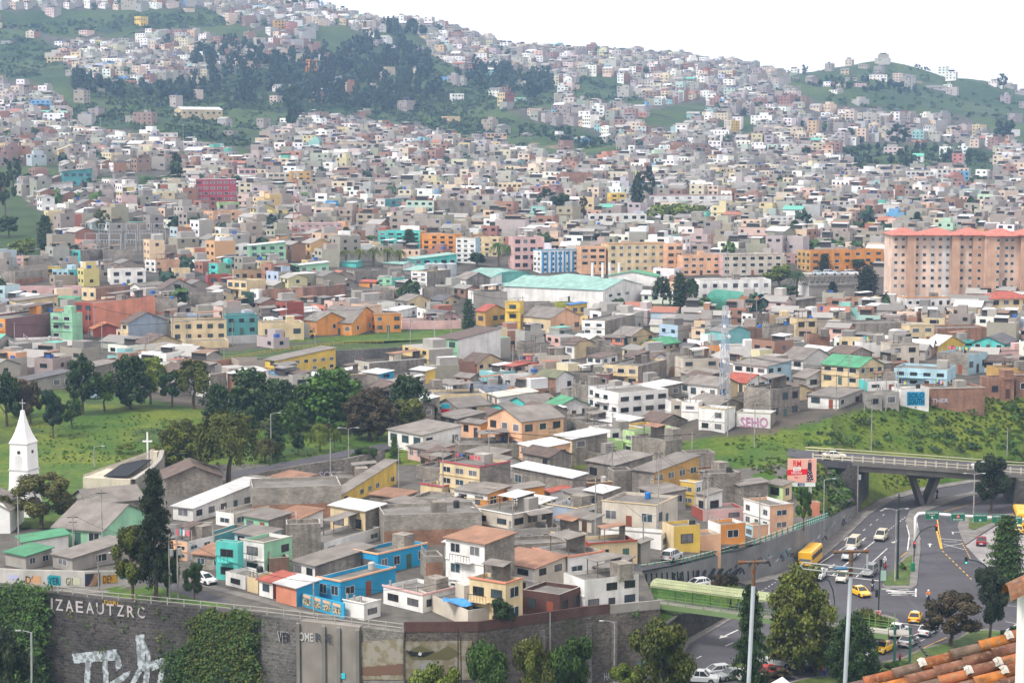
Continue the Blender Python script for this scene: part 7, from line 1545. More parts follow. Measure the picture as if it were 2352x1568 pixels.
p = gnd(708, 772); car('van', YE, p, p + Vector((3, -.2, 0)), 'yellow school van parked by the peach orange house', world=True)
for u, v, c, lab in [(945, 1163, (.1, .13, .14), 'dark car roofed yard car beside the crimson gatehouse'), (975, 1160, (.2, .24, .25), 'grey green car in the gatehouse yard')]: p = gnd(u, v); car('sedan', c, p + Vector((0, 0, .05)), p + Vector((3, 1, .05)), lab, world=True)
def bus(P, a, col, label, L=8.2, Wd=2.35, H=2.85, white=False):
 root = empty('bus', P, a, label, 'bus'); mb = MB(); w = Wd / 2; pr = [(-w, .35), (-w, H - .45), (-w * .93, H - .12), (-w * .7, H), (w * .7, H), (w * .93, H - .12), (w, H - .45), (w, .35)]
 xs = [-L / 2, -L / 2 + .12, L / 2 - .15, L / 2]; sc = [.95, 1, 1, .94]; R = [[(x, y * s_, .35 + (z - .35) * (s_ if z > 1 else 1)) for y, z in pr] for x, s_ in zip(xs, sc)]
 for a_, b in zip(R[:-1], R[1:]):
  for k in range(8): mb.poly([a_[k], b[k], b[(k + 1) % 8], a_[(k + 1) % 8]])
 mb.poly(R[0]); mb.poly(R[-1][::-1]); mb.build('body', M_body, root, color=col)
 mb = MB(); x = L / 2 + .01; mb.poly([(x, -w * .82, 1.25), (x, w * .82, 1.25), (x - .03, w * .8, 2.45), (x - .03, -w * .8, 2.45)]); mb.build('windscreen', mat('bus_glass', (.12, .15, .18), .15, spec=.8), root)
 for s_ in (-1, 1):
  for k in range(6):
   mb = MB(); x0 = -L / 2 + .4 + k * 1.25; mb.box(x0, x0 + 1.1, s_ * (w + .012) - .01, s_ * (w + .012) + .01, 1.45, 2.25); mb.build('window', M_glass, root)
  for xw in (-L * .28, L * .32): o = link('wheel', WHEEL, root); o.location = (xw, s_ * (w - .15), .42); o.scale = (1.35, 1.3, 1.35); link('rim', RIM, o)
  mb = MB(); mb.box(L / 2 - .02, L / 2 + .03, s_ * w * .7 - .16, s_ * w * .7 + .16, .72, .92); mb.build('headlight', M_head, root); mb = MB(); mb.beam((L / 2 - .1, s_ * w, 2.2), (L / 2 + .25, s_ * (w + .22), 1.95), .1); mb.build('mirror', M_dark, root)
 mb = MB(); mb.box(L / 2 - .05, L / 2 + .08, -w * .95, w * .95, .38, .62); mb.build('bumper', M_dark, root); mb = MB(); mb.box(-.6, .3, -.4, .4, H, H + .1); mb.build('roof_hatch', M_body, root, color=col)
 return root
c0, c1 = I0(880, 745), I0(820, 800); bus(c0, math.atan2(c1.y - c0.y, c1.x - c0.x), (.75, .4, .02), 'yellow bus standing at the stop by the mural wall')
c0 = I0(2330, 470); bus(c0, math.radians(-100), (.75, .4, .02), 'yellow bus behind the green signs at the right edge', 9)
c0 = atz(1385, 1625); bus(c0, math.radians(10), (.7, .75, .74), 'white bus with a pale roof at the very bottom', 8)
# ================================================================ people
def person_mesh(pose, shirt, trousers, hair=(.02, .015, .012), skirt=False):
 import bmesh
 J = {'pel': (0, 0, .92), 'sp': (0, 0, 1.12), 'ch': (0, 0, 1.34), 'nk': (0, 0, 1.48), 'hd': (.01, 0, 1.56), 'ht': (.02, 0, 1.7)}
 E = [('pel', 'sp'), ('sp', 'ch'), ('ch', 'nk'), ('nk', 'hd'), ('hd', 'ht')]; R = {'pel': .14, 'sp': .12, 'ch': .15, 'nk': .055, 'hd': .085, 'ht': .075}
 st = .18 if pose == 'walk' else 0
 for s_, n in ((-1, 'r'), (1, 'l')):
  f = st * s_
  if pose == 'sit': kn, an, to = (.42, s_ * .16, .88), (.38, s_ * .17, .45), (.5, s_ * .17, .4)
  else: kn, an, to = (f * .6 + .03, s_ * .1, .5), (f * 1.2, s_ * .1, .08), (f * 1.2 + .16, s_ * .11, .04)
  sh, el = (0, s_ * .19, 1.4), ((-f * .7, s_ * .25, 1.12) if pose != 'sit' else (.22, s_ * .26, 1.18)); ha = (-f * 1.0 + .08, s_ * .26, .87) if pose != 'sit' else (.48, s_ * .24, 1.12); fi = (ha[0] + .03, ha[1], ha[2] - .09) if pose != 'sit' else (.56, s_ * .22, 1.1)
  for k, p, r in (('hp', (0, s_ * .09, .86), .09), ('kn', kn, .06), ('an', an, .042), ('to', to, .035), ('sh', sh, .065), ('el', el, .045), ('ha', ha, .035), ('fi', fi, .02)): J[n + k] = p; R[n + k] = r
  E += [('pel', n + 'hp'), (n + 'hp', n + 'kn'), (n + 'kn', n + 'an'), (n + 'an', n + 'to'), ('ch', n + 'sh'), (n + 'sh', n + 'el'), (n + 'el', n + 'ha'), (n + 'ha', n + 'fi')]
 ks = list(J); me = bpy.data.meshes.new('p'); me.from_pydata([J[k] for k in ks], [(ks.index(a), ks.index(b)) for a, b in E], []); ob = bpy.data.objects.new('p', me); C.objects.link(ob)
 md = ob.modifiers.new('s', 'SKIN'); 
 for k, v in zip(ks, me.skin_vertices[0].data): v.radius = (R[k], R[k]); v.use_root = k == 'pel'
 ob.modifiers.new('ss', 'SUBSURF').levels = 1; dg = bpy.context.evaluated_depsgraph_get(); dg.update(); out = bpy.data.meshes.new_from_object(ob.evaluated_get(dg)); bpy.data.objects.remove(ob)
 out.name = 'person'; out.materials.clear(); skin = mat('skin', (.3, .17, .11), .6)
 for m in (skin, mat('cloth_%d_%d_%d' % tuple(int(c * 99) for c in shirt), shirt, .9), mat('cloth_%d_%d_%d' % tuple(int(c * 99) for c in trousers), trousers, .9), mat('hair', hair, .7), M_dark): out.materials.append(m)
 for p in out.polygons:
  c = p.center; i = 2 if c.z < .95 else 1
  if c.z > 1.47: i = 0 if c.x > .03 and c.z < 1.66 else 3
  if 1.44 < c.z < 1.5 and abs(c.y) < .08: i = 0
  if abs(c.y) > .2 and c.z < .96 and pose != 'sit': i = 0
  if pose == 'sit' and c.x > .42 and c.z > 1.0: i = 0
  if pose == 'sit' and c.z < .96: i = 2
  if c.z < .1 and pose != 'sit': i = 4
  p.material_index = i; p.use_smooth = True
 return out
PMS = {}
def person(P, ang, pose, shirt, trousers, label, sc=1.0, group=None):
 k = (pose, shirt, trousers)
 if k not in PMS: PMS[k] = person_mesh(*k)
 o = link('person', PMS[k]); o.location = P; o.rotation_euler = (0, 0, ang); o.scale = (sc,) * 3; return tag(o, label, 'person', group)
red, wht, blu, blk, gry, pnk = (.4, .03, .03), (.6, .6, .6), (.03, .08, .35), (.02, .02, .025), (.15, .15, .16), (.6, .15, .2)
for i, (u, v, sh, tr, lab) in enumerate([(748, 748, blk, red, 'person in dark top waiting at the kerb, left of the bus'), (762, 746, blk, blk, 'person in black standing between two others at the bus kerb'), (778, 744, (.7, .4, .03), gry, 'person in an orange jacket next to the bus door')]): person(I0(u, v, .13), random.uniform(0, 6), 'stand', sh, tr, lab)
for i, (u, v, sh, tr, lab) in enumerate([(908, 1520, blk, blk, 'person in black on the bottom pavement below the black saloon'), (968, 1522, pnk, blu, 'person in a pink top on the bottom pavement'), (985, 1520, (.1, .3, .4), blu, 'person in a teal jacket beside the one in pink'), (1065, 1505, blk, gry, 'dark clothed person behind the right foreground post'), (1088, 1503, blk, blk, 'person in black walking behind the right foreground post'), (1195, 1490, gry, blk, 'person in grey right of the foreground post'), (1240, 1488, pnk, blk, 'person with a pinkish scarf by the footbridge column'), (1497, 1440, red, blk, 'person in red half hidden by the shrubs')]): person(I0(u, v, .2), random.uniform(0, 6), 'walk', sh, tr, lab)
A_, B_ = Vector((19.8, 271.5, 5.9)), Vector((49.5, 254.5, 5.7)); person(A_ + (B_ - A_) * .335, 2.6, 'walk', blk, blk, 'dark clothed person walking across the footbridge'); person(A_ + (B_ - A_) * .355 + Vector((.5, .6, 0)), 2.6, 'walk', blk, blu, 'second person close behind on the footbridge')
person(I0(1397, 805), 2, 'walk', red, blk, 'person in a red top walking beside the traffic island'); person(at(*rp('I', 1068, 0), 374) * 1.0 if False else Vector((BP[3].x + 1.5, BP[3].y + 1.2, BP[3].z + .1)), 0, 'walk', blk, blu, 'person in dark clothes walking along the deck road balustrade')
for i in range(12):
 u = 1388 + i * 4.7 * .97; b = gnd(u, 1000 + (i % 3) * .8 + i * .12); cN = ['white', 'blue', 'red', 'white'][i % 4], ['blue', 'white', 'black', 'blue'][(i * 2 + 1) % 4]; person(b + Vector((0, 0, .05)), random.uniform(0, 6), 'stand', [wht, blu, red, wht][i % 4], [blu, wht, blk, blu][(i * 2 + 1) % 4], 'pupil in a %s top and %s trousers queueing before the white and brown house' % cN, .85, 'pupils queueing before the white and brown house')
def moto(c, d, rider, label, lab2, z=0):
 P, Q = I0(*c, z), I0(*d, z); a = math.atan2(Q.y - P.y, Q.x - P.x); root = empty('motorcycle', P, a, label, 'motorcycle')
 for x in (-.62, .65): mb = MB(); mb.tube([(x, -.06, .31), (x, .06, .31)], .31, 12); mb.build('wheel', M_rub, root)
 mb = MB(); mb.beam((-.5, 0, .5), (.35, 0, .6), .22, h=.3); mb.beam((.3, 0, .6), (.62, 0, .32), .08); mb.beam((-.5, 0, .5), (-.62, 0, .31), .1); mb.blob((.1, 0, .82), (.3, .13, .15), 8, 5); mb.build('frame', M_dark, root)
 mb = MB(); mb.box(-.65, .0, -.13, .13, .76, .86); mb.build('seat', M_rub, root); mb = MB(); mb.beam((.4, -.33, 1.05), (.4, .33, 1.05), .04); mb.beam((.4, 0, 1.05), (.55, 0, .7), .06); mb.build('handlebar', M_steel, root); mb = MB(); mb.blob((.55, 0, .88), .1, 8, 5); mb.build('headlight', M_head, root)
 R = Matrix.Rotation(a, 3, 'Z'); person(P + R @ Vector((-.25, 0, -.02)), a, 'sit', rider[0], rider[1], lab2)
 h = MB(); h.blob((0, 0, 0), (.15, .14, .16), 10, 6); o = h.build('helmet', M_white if rider[0] != blk else M_rub, smooth=True); o.location = P + R @ Vector((-.23, 0, 1.6)); tag(o, 'helmet worn by the ' + lab2, 'helmet')
moto((1308, 925), (1290, 960), (blk, blk), 'dark motorcycle waiting at the zebra crossing', 'rider in black at the zebra crossing'); moto((1392, 765), (1370, 795), (wht, blk), 'motorcycle beside the grey jeep', 'rider in a white jacket beside the grey jeep'); moto((2315, 565), (2312, 530), (wht, blk), 'motorcycle behind the right edge taxi', 'rider in white near the right edge taxi'); moto((1752, 292), (1735, 310), (blk, gry), 'motorcycle by the bridge pier', 'rider in dark clothes by the bridge pier')
moto((1690, 1000), (1650, 1030), ((.7, .2, .03), blk), 'motorcycle above the orange yellow taxi', 'rider in an orange vest above the orange yellow taxi')
# ================================================================ near tiled roof
def tiles():
 p0 = at(1985, 1573, 31); g = (at(2420, 1437, 31) - p0).normalized(); c = Vector((-.22, -.83, -.5)); c = (c - g * c.dot(g)).normalized(); n = g.cross(-c).normalized()
 if n.z < 0: n = -n
 root = empty('tiled_roof', p0, 0, 'old clay tiled roof with white mortar in the bottom right corner', 'roof'); r = random.Random(5); mb = MB(); mo = MB(); TL_, TW_ = .48, .235
 for j in range(9):
  off = r.uniform(-.2, .2)
  for i in range(-1, 9):
   o = g * (i * TL_ + off) + c * (j * TW_ + r.uniform(-.01, .01)) + n * r.uniform(-.006, .006); q = r.random(); col = (.24, .085, .035) if q < .35 else (.15, .07, .045) if q < .72 else (.36, .13, .03) if q < .86 else (.14, .09, .07); k_ = r.uniform(.8, 1.2); col = tuple(x * k_ for x in col); N = 9; ra, rb = .118, .098
   ring = lambda t, rr, e: [o + g * t + c * (math.cos(math.pi * (k + .01) / N) * -rr) + n * (math.sin(math.pi * k / N) * rr * .95 + e) for k in range(N + 1)]
   A, B = ring(-.04, ra, .022), ring(TL_, rb, 0); A2 = ring(-.04, ra - .018, .02)
   for k in range(N): mb.poly([A[k], B[k], B[k + 1], A[k + 1]], 0, tuple(x * r.uniform(.93, 1.07) for x in col)); mb.poly([A2[k], A[k], A[k + 1], A2[k + 1]], 0, tuple(x * .8 for x in col))
   if r.random() < .5:
    t0 = -.07; Z0, Z1, Z2 = ring(t0 - .02, ra * .98, .02), ring(t0 + .04, ra * 1.08, .04), ring(t0 + .1, ra * 1.02, .022); a0, a1 = (r.randint(0, 3), N - r.randint(0, 2))
    for k in range(a0, a1):
     jt = lambda v: v + n * r.uniform(-.006, .012) + g * r.uniform(-.012, .012); z = [jt(Z0[k]), jt(Z1[k]), jt(Z1[k + 1]), jt(Z0[k + 1])]; mo.poly(z); mo.poly([Z1[k], Z2[k], Z2[k + 1], Z1[k + 1]])
  a, b = g * -1 + c * (j * TW_) - n * .03, g * 5 + c * (j * TW_) - n * .03; mb.poly([a, b, b + c * TW_, a + c * TW_], 0, (.08, .04, .03))
 tm = mat('clay_tile', 'attr', .85, 'tilepaint'); mb.build('tile_rows', tm, root, smooth=True); mo.build('mortar', mat('lime_mortar', (.5, .47, .42), kind='slab'), root)
 mb = MB(); w0 = Vector((0, 0, 0)); mb.obox(g * -.6 + c * .1 - n * .35, g * 6, c * 2.2, -n * 2.6); mb.build('wall', M_white, root)
 q = at(2351, 1500, 26); root = empty('white_wall', (q.x, q.y, q.z - 2), 0, 'edge of a white wall with a clay tile cap at the right border', 'wall'); H = at(2351, 1360, 26).z - q.z + 2; mb = MB(); mb.box(0, 1.5, 0, .4, 0, H); mb.build('wall_face', M_white, root)
 mb = MB(); N = 8
 for k in range(N):
  a, b = math.pi * k / N, math.pi * (k + 1) / N; f = lambda t, x, s_: (x, -.1 - math.cos(t) * .0 + .25 - math.cos(t) * .2 * s_, H + math.sin(t) * .17 * s_ + x * .5)
  mb.poly([f(a, -.22, 1.1), f(b, -.22, 1.1), f(b, 1.4, 1), f(a, 1.4, 1)], 0, (.26, .12, .07))
 mb.build('tile_cap', tm, root)
 b = at(1797, 1553, 58); mb = MB(); mb.poly([(b.x - .75, b.y - .5, b.z - .75), (b.x + .75, b.y - .5, b.z - .75), b]); mb.poly([(b.x + .75, b.y - .5, b.z - .75), (b.x + .75, b.y + .9, b.z - .75), b]); mb.poly([(b.x - .75, b.y + .9, b.z - .75), (b.x - .75, b.y - .5, b.z - .75), b]); mb.box(b.x - .7, b.x + .7, b.y - .45, b.y + .85, vz(58) - 1, b.z - .75); tag(mb.build('gate_pillar', M_white), 'tip of a white pyramid capped pillar at the bottom edge', 'pillar')
tiles()
# ================================================================ rooftop clutter: tanks, washing lines
_t = MB(); _t.lathe([(.45, 0), (.5, .1), (.5, 1.0), (.35, 1.15), (.12, 1.2)], 12); TANKS = _t.mesh('water_tank', M_obj)
rc = random.Random(8); nt_ = 0
CW = [wht, (.5, .1, .12), (.05, .12, .4), (.1, .4, .45), pnk, (.6, .5, .1), blk]
for h in list(HOUSES):
 root, D = h[0], h[6]
 if h[4][0] != 'f' or D > 640 or '_L' not in root: continue
 L, Wd, H = root['_L'], root['_W'], root['_h']
 if L < 4 or Wd < 4: continue
 a = -root.rotation_euler[2]; Rm = Matrix.Rotation(root.rotation_euler[2], 3, 'Z'); base = Vector(root.location)
 if rc.random() < .3 and nt_ < 45:
  o = link('water_tank', TANKS, None, rc.choice([(.02, .15, .45), (.02, .15, .45), (.03, .03, .03), (.4, .4, .38)])); o.location = base + Rm @ Vector((-L * rc.uniform(.15, .85), Wd * rc.uniform(.75, .85), H - .49)); o['_on'] = h[7] or ''; tag(o, None, 'water tank', 'water tanks on the flat roofs'); nt_ += 1; o['_h'] = HOUSES.index(h)
 if D < 520 and rc.random() < .28:
  r2 = empty('washing_line', base + Rm @ Vector((-L * .5, Wd * .3, H - .5)), root.rotation_euler[2] , None, 'washing line', 'washing lines on the roofs'); w = L * .7; r2['_h'] = HOUSES.index(h); mb = MB()
  for x in (-w / 2, w / 2): mb.beam((x, 0, 0), (x, 0, 1.9), .07)
  mb.beam((-w / 2, 0, 1.8), (w / 2, 0, 1.8), .02); mb.build('line', M_steel, r2); x = -w / 2 + .3
  while x < w / 2 - .6:
   ww, hh = rc.uniform(.3, .8), rc.uniform(.5, 1.0); mb = MB(); mb.box(x, x + ww, -.03, .03, 1.8 - hh, 1.8); mb.build('laundry', M_text, r2, color=rc.choice(CW)); x += ww + rc.uniform(.1, .4)
# poles and cables through the town
pc = [h for h in HOUSES if h[7] and 290 < h[6] < 620 and h[5][1] > 640]; rc.shuffle(pc); pr_ = None
for k, h in enumerate(sorted(pc[:40], key=lambda h: (int(h[6] / 60), h[5][0]))):
 b = Vector(h[0].location) + Vector((rc.uniform(-1, 1), -1.6, 0)); H = rc.uniform(7.5, 9.5); w = ' '.join(h[7].split()[:9]); root = empty('utility_pole', b, 0, None, 'utility pole'); root['label'] = 'concrete utility pole before the ' + w; mb = MB(); mb.tube([(0, 0, -.4), (0, 0, H)], [.13, .09], 6); mb.build('pole', mat('pole_concrete'), root); mb = MB(); mb.beam((-.8, 0, H - .5), (.8, 0, H - .5), .1); mb.build('crossarm', M_dark, root)
 t = b + Vector((0, 0, H - .4))
 if pr_ is not None and (t - pr_).length < 55:
  for q in (0, .8): cable(pr_ + Vector((q - .4, 0, 0)), t + Vector((q - .4, 0, 0)), 1, ('upper' if q else 'lower') + ' cable reaching the pole before the ' + ' '.join(w.split()[:7]))
 pr_ = t
# ================================================================ remaining houses
SKIP = [SG("D", [(590, 800), (720, 820), (850, 900), (850, 1030), (690, 1030), (560, 900), (430, 780)]), SG('I', [(-100, 780), (900, 430), (880, 400), (-60, 640)]),
  [gnd(u, v) for u, v in [(1060, 735), (1240, 765), (1240, 800), (1060, 760)]], [gnd(u, v) for u, v in [(1090, 560), (1200, 560), (1200, 620), (1090, 620)]],
  [gnd(u, v) for u, v in [(800, 600), (1500, 590), (1520, 720), (1130, 720), (1150, 660), (780, 640)]], [gnd(u, v) for u, v in [(2030, 670), (2500, 670), (2500, 560), (2030, 560)]],
  [gnd(u, v) for u, v in [(1560, 730), (2060, 690), (2050, 640), (1560, 600)]], [gnd(u, v) for u, v in [(190, 590), (410, 590), (410, 530), (190, 530)]]]
FA = np.array([(f[0], f[1], f[2]) for f in FOOT])
def free(x, y, r):
 if pip([x], [y], BASIN)[0]: return False
 if (np.hypot(FA[:, 0] - x, FA[:, 1] - y) < FA[:, 2] * .8 + r).any(): return False
 for s_ in SKIP:
  if pip([x], [y], s_)[0]: return False
 return True
PAL = [(.38, 'gy', (.31, .275, .23)), (.15, 'cn', (.4, .37, .33)), (.19, 'wh', (.78, .75, .7)), (.12, 'cr', (.62, .5, .33)), (.1, 'bk', (.32, .17, .12)), (.045, 'pe', (.62, .46, .36)), (.018, 'pk', (.56, .42, .38)), (.012, 'mi', (.4, .55, .45)),
       (.015, 'tq', (.22, .48, .47)), (.012, 'lb', (.4, .5, .56)), (.016, 'or', (.6, .34, .18)), (.02, 'ye', (.6, .47, .2)), (.01, 'bl', (.05, .3, .6)), (.01, 'sa', (.5, .18, .12))]
PW = np.cumsum([p[0] for p in PAL]); PW = PW / PW[-1]
RNG = random.Random(11)
def pick(): return PAL[int(np.searchsorted(PW, RNG.random()))]
far = MB(); n_ind = 0; n_far = 0
def fhouse(mb, x, y, z, L, Wd, h, th, c, c2, fl, d, rnd):
 ca, sa = math.cos(th), math.sin(th)
 P = lambda a, b, q: (x + a * ca + b * sa, y - a * sa + b * ca, z + q)     # a along the front to the right, b to the back
 def bx(a0, a1, b0, b1, z0, z1, cf, cr, ct):
  mb.poly([P(a0, b0, z0), P(a1, b0, z0), P(a1, b0, z1), P(a0, b0, z1)], 0, cf); mb.poly([P(a1, b0, z0), P(a1, b1, z0), P(a1, b1, z1), P(a1, b0, z1)], 0, cr)
  mb.poly([P(a0, b1, z0), P(a0, b0, z0), P(a0, b0, z1), P(a0, b1, z1)], 0, cr); mb.poly([P(a1, b1, z0), P(a0, b1, z0), P(a0, b1, z1), P(a1, b1, z1)], 0, cf)
  mb.poly([P(a0, b0, z1), P(a1, b0, z1), P(a1, b1, z1), P(a0, b1, z1)], 0, ct)
 gr = rnd.uniform(.15, .34); ct = (gr, gr * .96, gr * .9); q = rnd.random()
 if q < .12: ct = (.55, .56, .56)
 elif q < .18: ct = (.3, .13, .09)
 elif q < .2: ct = (.12, .38, .3)
 gab = rnd.random() < .22 and fl < 3
 bx(0, L, 0, Wd, -3.5, h, c, c2, ct)
 if gab:
  rh = Wd * .2; e = .4
  mb.poly([P(-e, -e, h - .08), P(L + e, -e, h - .08), P(L + e, Wd / 2, h + rh), P(-e, Wd / 2, h + rh)], 0, ct); mb.poly([P(L + e, Wd + e, h - .08), P(-e, Wd + e, h - .08), P(-e, Wd / 2, h + rh), P(L + e, Wd / 2, h + rh)], 0, ct)
  mb.poly([P(L, 0, h), P(L, Wd, h), P(L, Wd / 2, h + rh)], 0, c2); mb.poly([P(0, Wd, h), P(0, 0, h), P(0, Wd / 2, h + rh)], 0, c2)
 else:
  t = .25 if d > 900 else .18; ph = rnd.choice([.3, .5, .8])
  if rnd.random() < .7: bx(0, L, 0, t, h, h + ph, c, c2, c); bx(L - t, L, t, Wd, h, h + ph, c, c2, c2); bx(0, t, t, Wd, h, h + ph, c, c2, c2)
  if rnd.random() < .5:
   a = rnd.uniform(.05, .5) * L; w = rnd.uniform(.3, .55) * L; b0 = rnd.uniform(.3, .5) * Wd; k = rnd.choice([c, c2, (.34, .32, .29), ct]); bx(a, min(L, a + w), b0, Wd, h, h + rnd.uniform(1.8, 2.7), k, k, ct)
  if rnd.random() < .4:
   a = rnd.uniform(0, .4) * L; w = rnd.uniform(.4, .6) * L; b0 = rnd.uniform(.2, .5) * Wd; q = rnd.uniform(1.7, 2.2); k = rnd.choice([(.26, .24, .22), (.2, .13, .09), (.5, .5, .5), (.16, .15, .14)])
   mb.poly([P(a, b0, h + q), P(a + w, b0, h + q), P(a + w, Wd, h + q + .4), P(a, Wd, h + q + .4)], 0, k); mb.poly([P(a, b0 + .6, h), P(a + w, b0 + .6, h), P(a + w, b0 + .6, h + q), P(a, b0 + .6, h + q)], 0, (.06, .055, .05))  # second, dark quad paints in the shaded gap under the tilted canopy
  if rnd.random() < .12: a = rnd.uniform(.2, .8) * L; bx(a, a + 1.2, Wd * .4, Wd * .4 + 1.2, h, h + 1.3, (.03, .1, .35), (.03, .1, .35), (.05, .15, .4))
 wc_ = rnd.choice([(.025, .027, .03), (.05, .055, .06), (.12, .12, .125)]); fh = h / fl; raw = c2 == c and c[0] - c[2] < .1 and c[0] < .5
 n = max(1, int(L / rnd.uniform(2.6, 3.6))); ww = L / n * rnd.uniform(.3, .5); dn = .45 if raw else .9
 for f in range(fl):
  z0 = f * fh + fh * .4; z1 = z0 + min(1.15, fh * .4)
  for k in range(n):
   if rnd.random() < dn: a = (k + .5) * L / n; mb.poly([P(a - ww / 2, -.06, z0), P(a + ww / 2, -.06, z0), P(a + ww / 2, -.06, z1), P(a - ww / 2, -.06, z1)], 1, wc_)
  if rnd.random() < .45 and d < 1500:
   for k in range(max(1, int(Wd / 4))):
    b = (k + .5) * Wd / max(1, int(Wd / 4)); mb.poly([P(L + .06, b - .6, z0), P(L + .06, b + .6, z0), P(L + .06, b + .6, z1), P(L + .06, b - .6, z1)], 1, wc_)
  if f > 0 and not raw and rnd.random() < .5: bx(-.05, L + .05, -.25, 0, f * fh - .12, f * fh + .1, c, c, c)
y = 272.0
cand = []
while y < 346:
 x = -.2 * y
 while x < .16 * y: cand.append((x + RNG.uniform(-2, 2), y + RNG.uniform(-2, 2), 7.5)); x += 7.5
 y += 7.5
y = 348.0
while y < 2250:
 st = 9 if y < 700 else 9.8 if y < 1100 else 10.8 if y < 1700 else 12.5
 x = -.31 * y
 while x < .31 * y:
  cand.append((x + RNG.uniform(-2.2, 2.2), y + RNG.uniform(-2.4, 2.4), st)); x += st * RNG.uniform(.82, 1.15)
 y += st * (.95 if y < 1200 else 1.05)
cx_ = np.array([c[0] for c in cand]); cy_ = np.array([c[1] for c in cand]); cz_ = upl2(cx_, cy_); cu, cv = projv(cx_, cy_, cz_); gm = green_px(cu, cv) | green_px(cu, cv, 9) | green_px(cu, cv, 16)
OPEN = [[gnd(u, v) for u, v in q] for q in ([(600, 980), (930, 980), (960, 1060), (900, 1120), (600, 1120)], [(-100, 1210), (-100, 900), (300, 900), (900, 960), (900, 1050), (640, 1100), (520, 1160), (390, 1180), (330, 1110), (190, 1110), (120, 1230)], [(0, 1235), (0, 1340), (420, 1400), (300, 1240)], [(430, 1350), (600, 1400), (1500, 1440), (1500, 1400), (600, 1370), (480, 1310)])]
INF = []; TREEP = []
TER = [(-75, 278), (-22, 262), (-12, 258), (8, 262), (16, 270), (22, 300), (44, 322), (52, 345), (-75, 346)]
sparse = lambda u, v: (1400 < u and v < 250 and RNG.random() < .15) or (u > 1820 and v < 330 and RNG.random() < .5)
for (x, y, st), z, u, v, g in zip(cand, cz_, cu, cv, gm):
 if g and not (RNG.random() < (.05 if y > 1100 else 0) or (u > 1800 and v < 330 and 1950 < y < 2350 and RNG.random() < .16)): continue
 if y < 347 and not (pip([x], [y], TER)[0] and 480 < u < 1560 and v < 1375): continue
 if sparse(u, v) or 346 < y < 395 and not (700 < u < 1640): continue
 if any(pip([x], [y], q)[0] for q in OPEN): continue
 r = 2.4 if y < 346 else 3.9 if y < 700 else 5
 if not free(x, y, r): continue
 if y > 600 and RNG.random() < .055: TREEP.append((x, y, z)); continue
 k, cw, c = pick(); g_ = sum(c) / 3; k_ = .3 if y > 900 else 0; c = tuple(min(.78, (q * (1 - k_) + g_ * k_) * RNG.uniform(.92, 1.08)) for q in c); L = st * RNG.uniform(.6, .95); Wd = st * RNG.uniform(.55, .9)
 if RNG.random() < .08: L *= 1.7
 fl = RNG.choice([1, 1, 2, 2, 2, 3] if y < 900 else [1, 1, 2, 2, 2, 3, 3]); h = fl * 2.55 + .3
 if y < 620: fl = min(fl, 2); h = fl * 2.5
 if y < 346: fl = 1; h = RNG.uniform(2.1, 2.6)
 if y < 1000:      # do not stand in front of the houses placed from the photograph
  tu, tv = projv(np.array([x]), np.array([y]), np.array([z + h])); bad = False
  for f in FOOT:
   if f[7] > y and f[3] - 12 < tu[0] < f[4] + 12 and f[5] + (f[6] - f[5]) * .72 > tv[0]: bad = True; break
  if bad:
   fl = 1; h = 2.5; tu, tv = projv(np.array([x]), np.array([y]), np.array([z + h]))
   if any(f[7] > y and f[3] - 10 < tu[0] < f[4] + 10 and f[5] + (f[6] - f[5]) * .72 > tv[0] for f in FOOT): continue
 th = math.radians({0: 32, 1: 58, 2: 20}[int((x * .006 + y * .003)) % 3] + RNG.uniform(-10, 10))
 raw = cw in ('gy', 'cn', 'bk'); c2 = c if raw or RNG.random() < .45 else RNG.choice([(.36, .335, .3), (.34, .32, .29), (.33, .18, .12)])
 INF.append((y, x, z, L, Wd, h, th, c, c2, fl, cw, u, v))
INF.sort(); print('infill', len(INF))
for q in INF:
 y, x, z, L, Wd, h, th, c, c2, fl, cw, u, v = q
 if n_ind < 75 and y < 640 and 0 < u < 2352:
  s = F / y; tdeg = math.degrees(th)
  kind = RNG.choice(['f', 'f', 'f', 's:gray', 'G:gray', 'G:brown', 's:white']) if fl < 3 else 'f'
  o = house('P', u - L * math.cos(th) * s, u, u + Wd * math.sin(th) * s, v, v - h * s, cw, 'gy' if c2 != c else cw, kind if y > 346 else RNG.choice(['s:gray', 's:rust', 'f', 's:gray', 's:white', 't:gray']), fl, th=tdeg, opts='x' if y < 346 else '', name='shed' if y < 346 else 'house', cat='shed' if y < 346 else 'house'); n_ind += 1
 else:
  fhouse(far, x - L / 2, y, z, L, Wd, h, th, c, c2, fl, y, RNG); n_far += 1
# the crest of the hill: houses standing against the sky
o = far.build('hillside_houses', [M_two, M_glass]); tag(o, 'dense mass of small grey, white and pastel houses covering the far hillside', 'houses', None, 'stuff')
# put material slot colours of the window quads to plain dark glass
print('far', n_far, 'ind', n_ind)
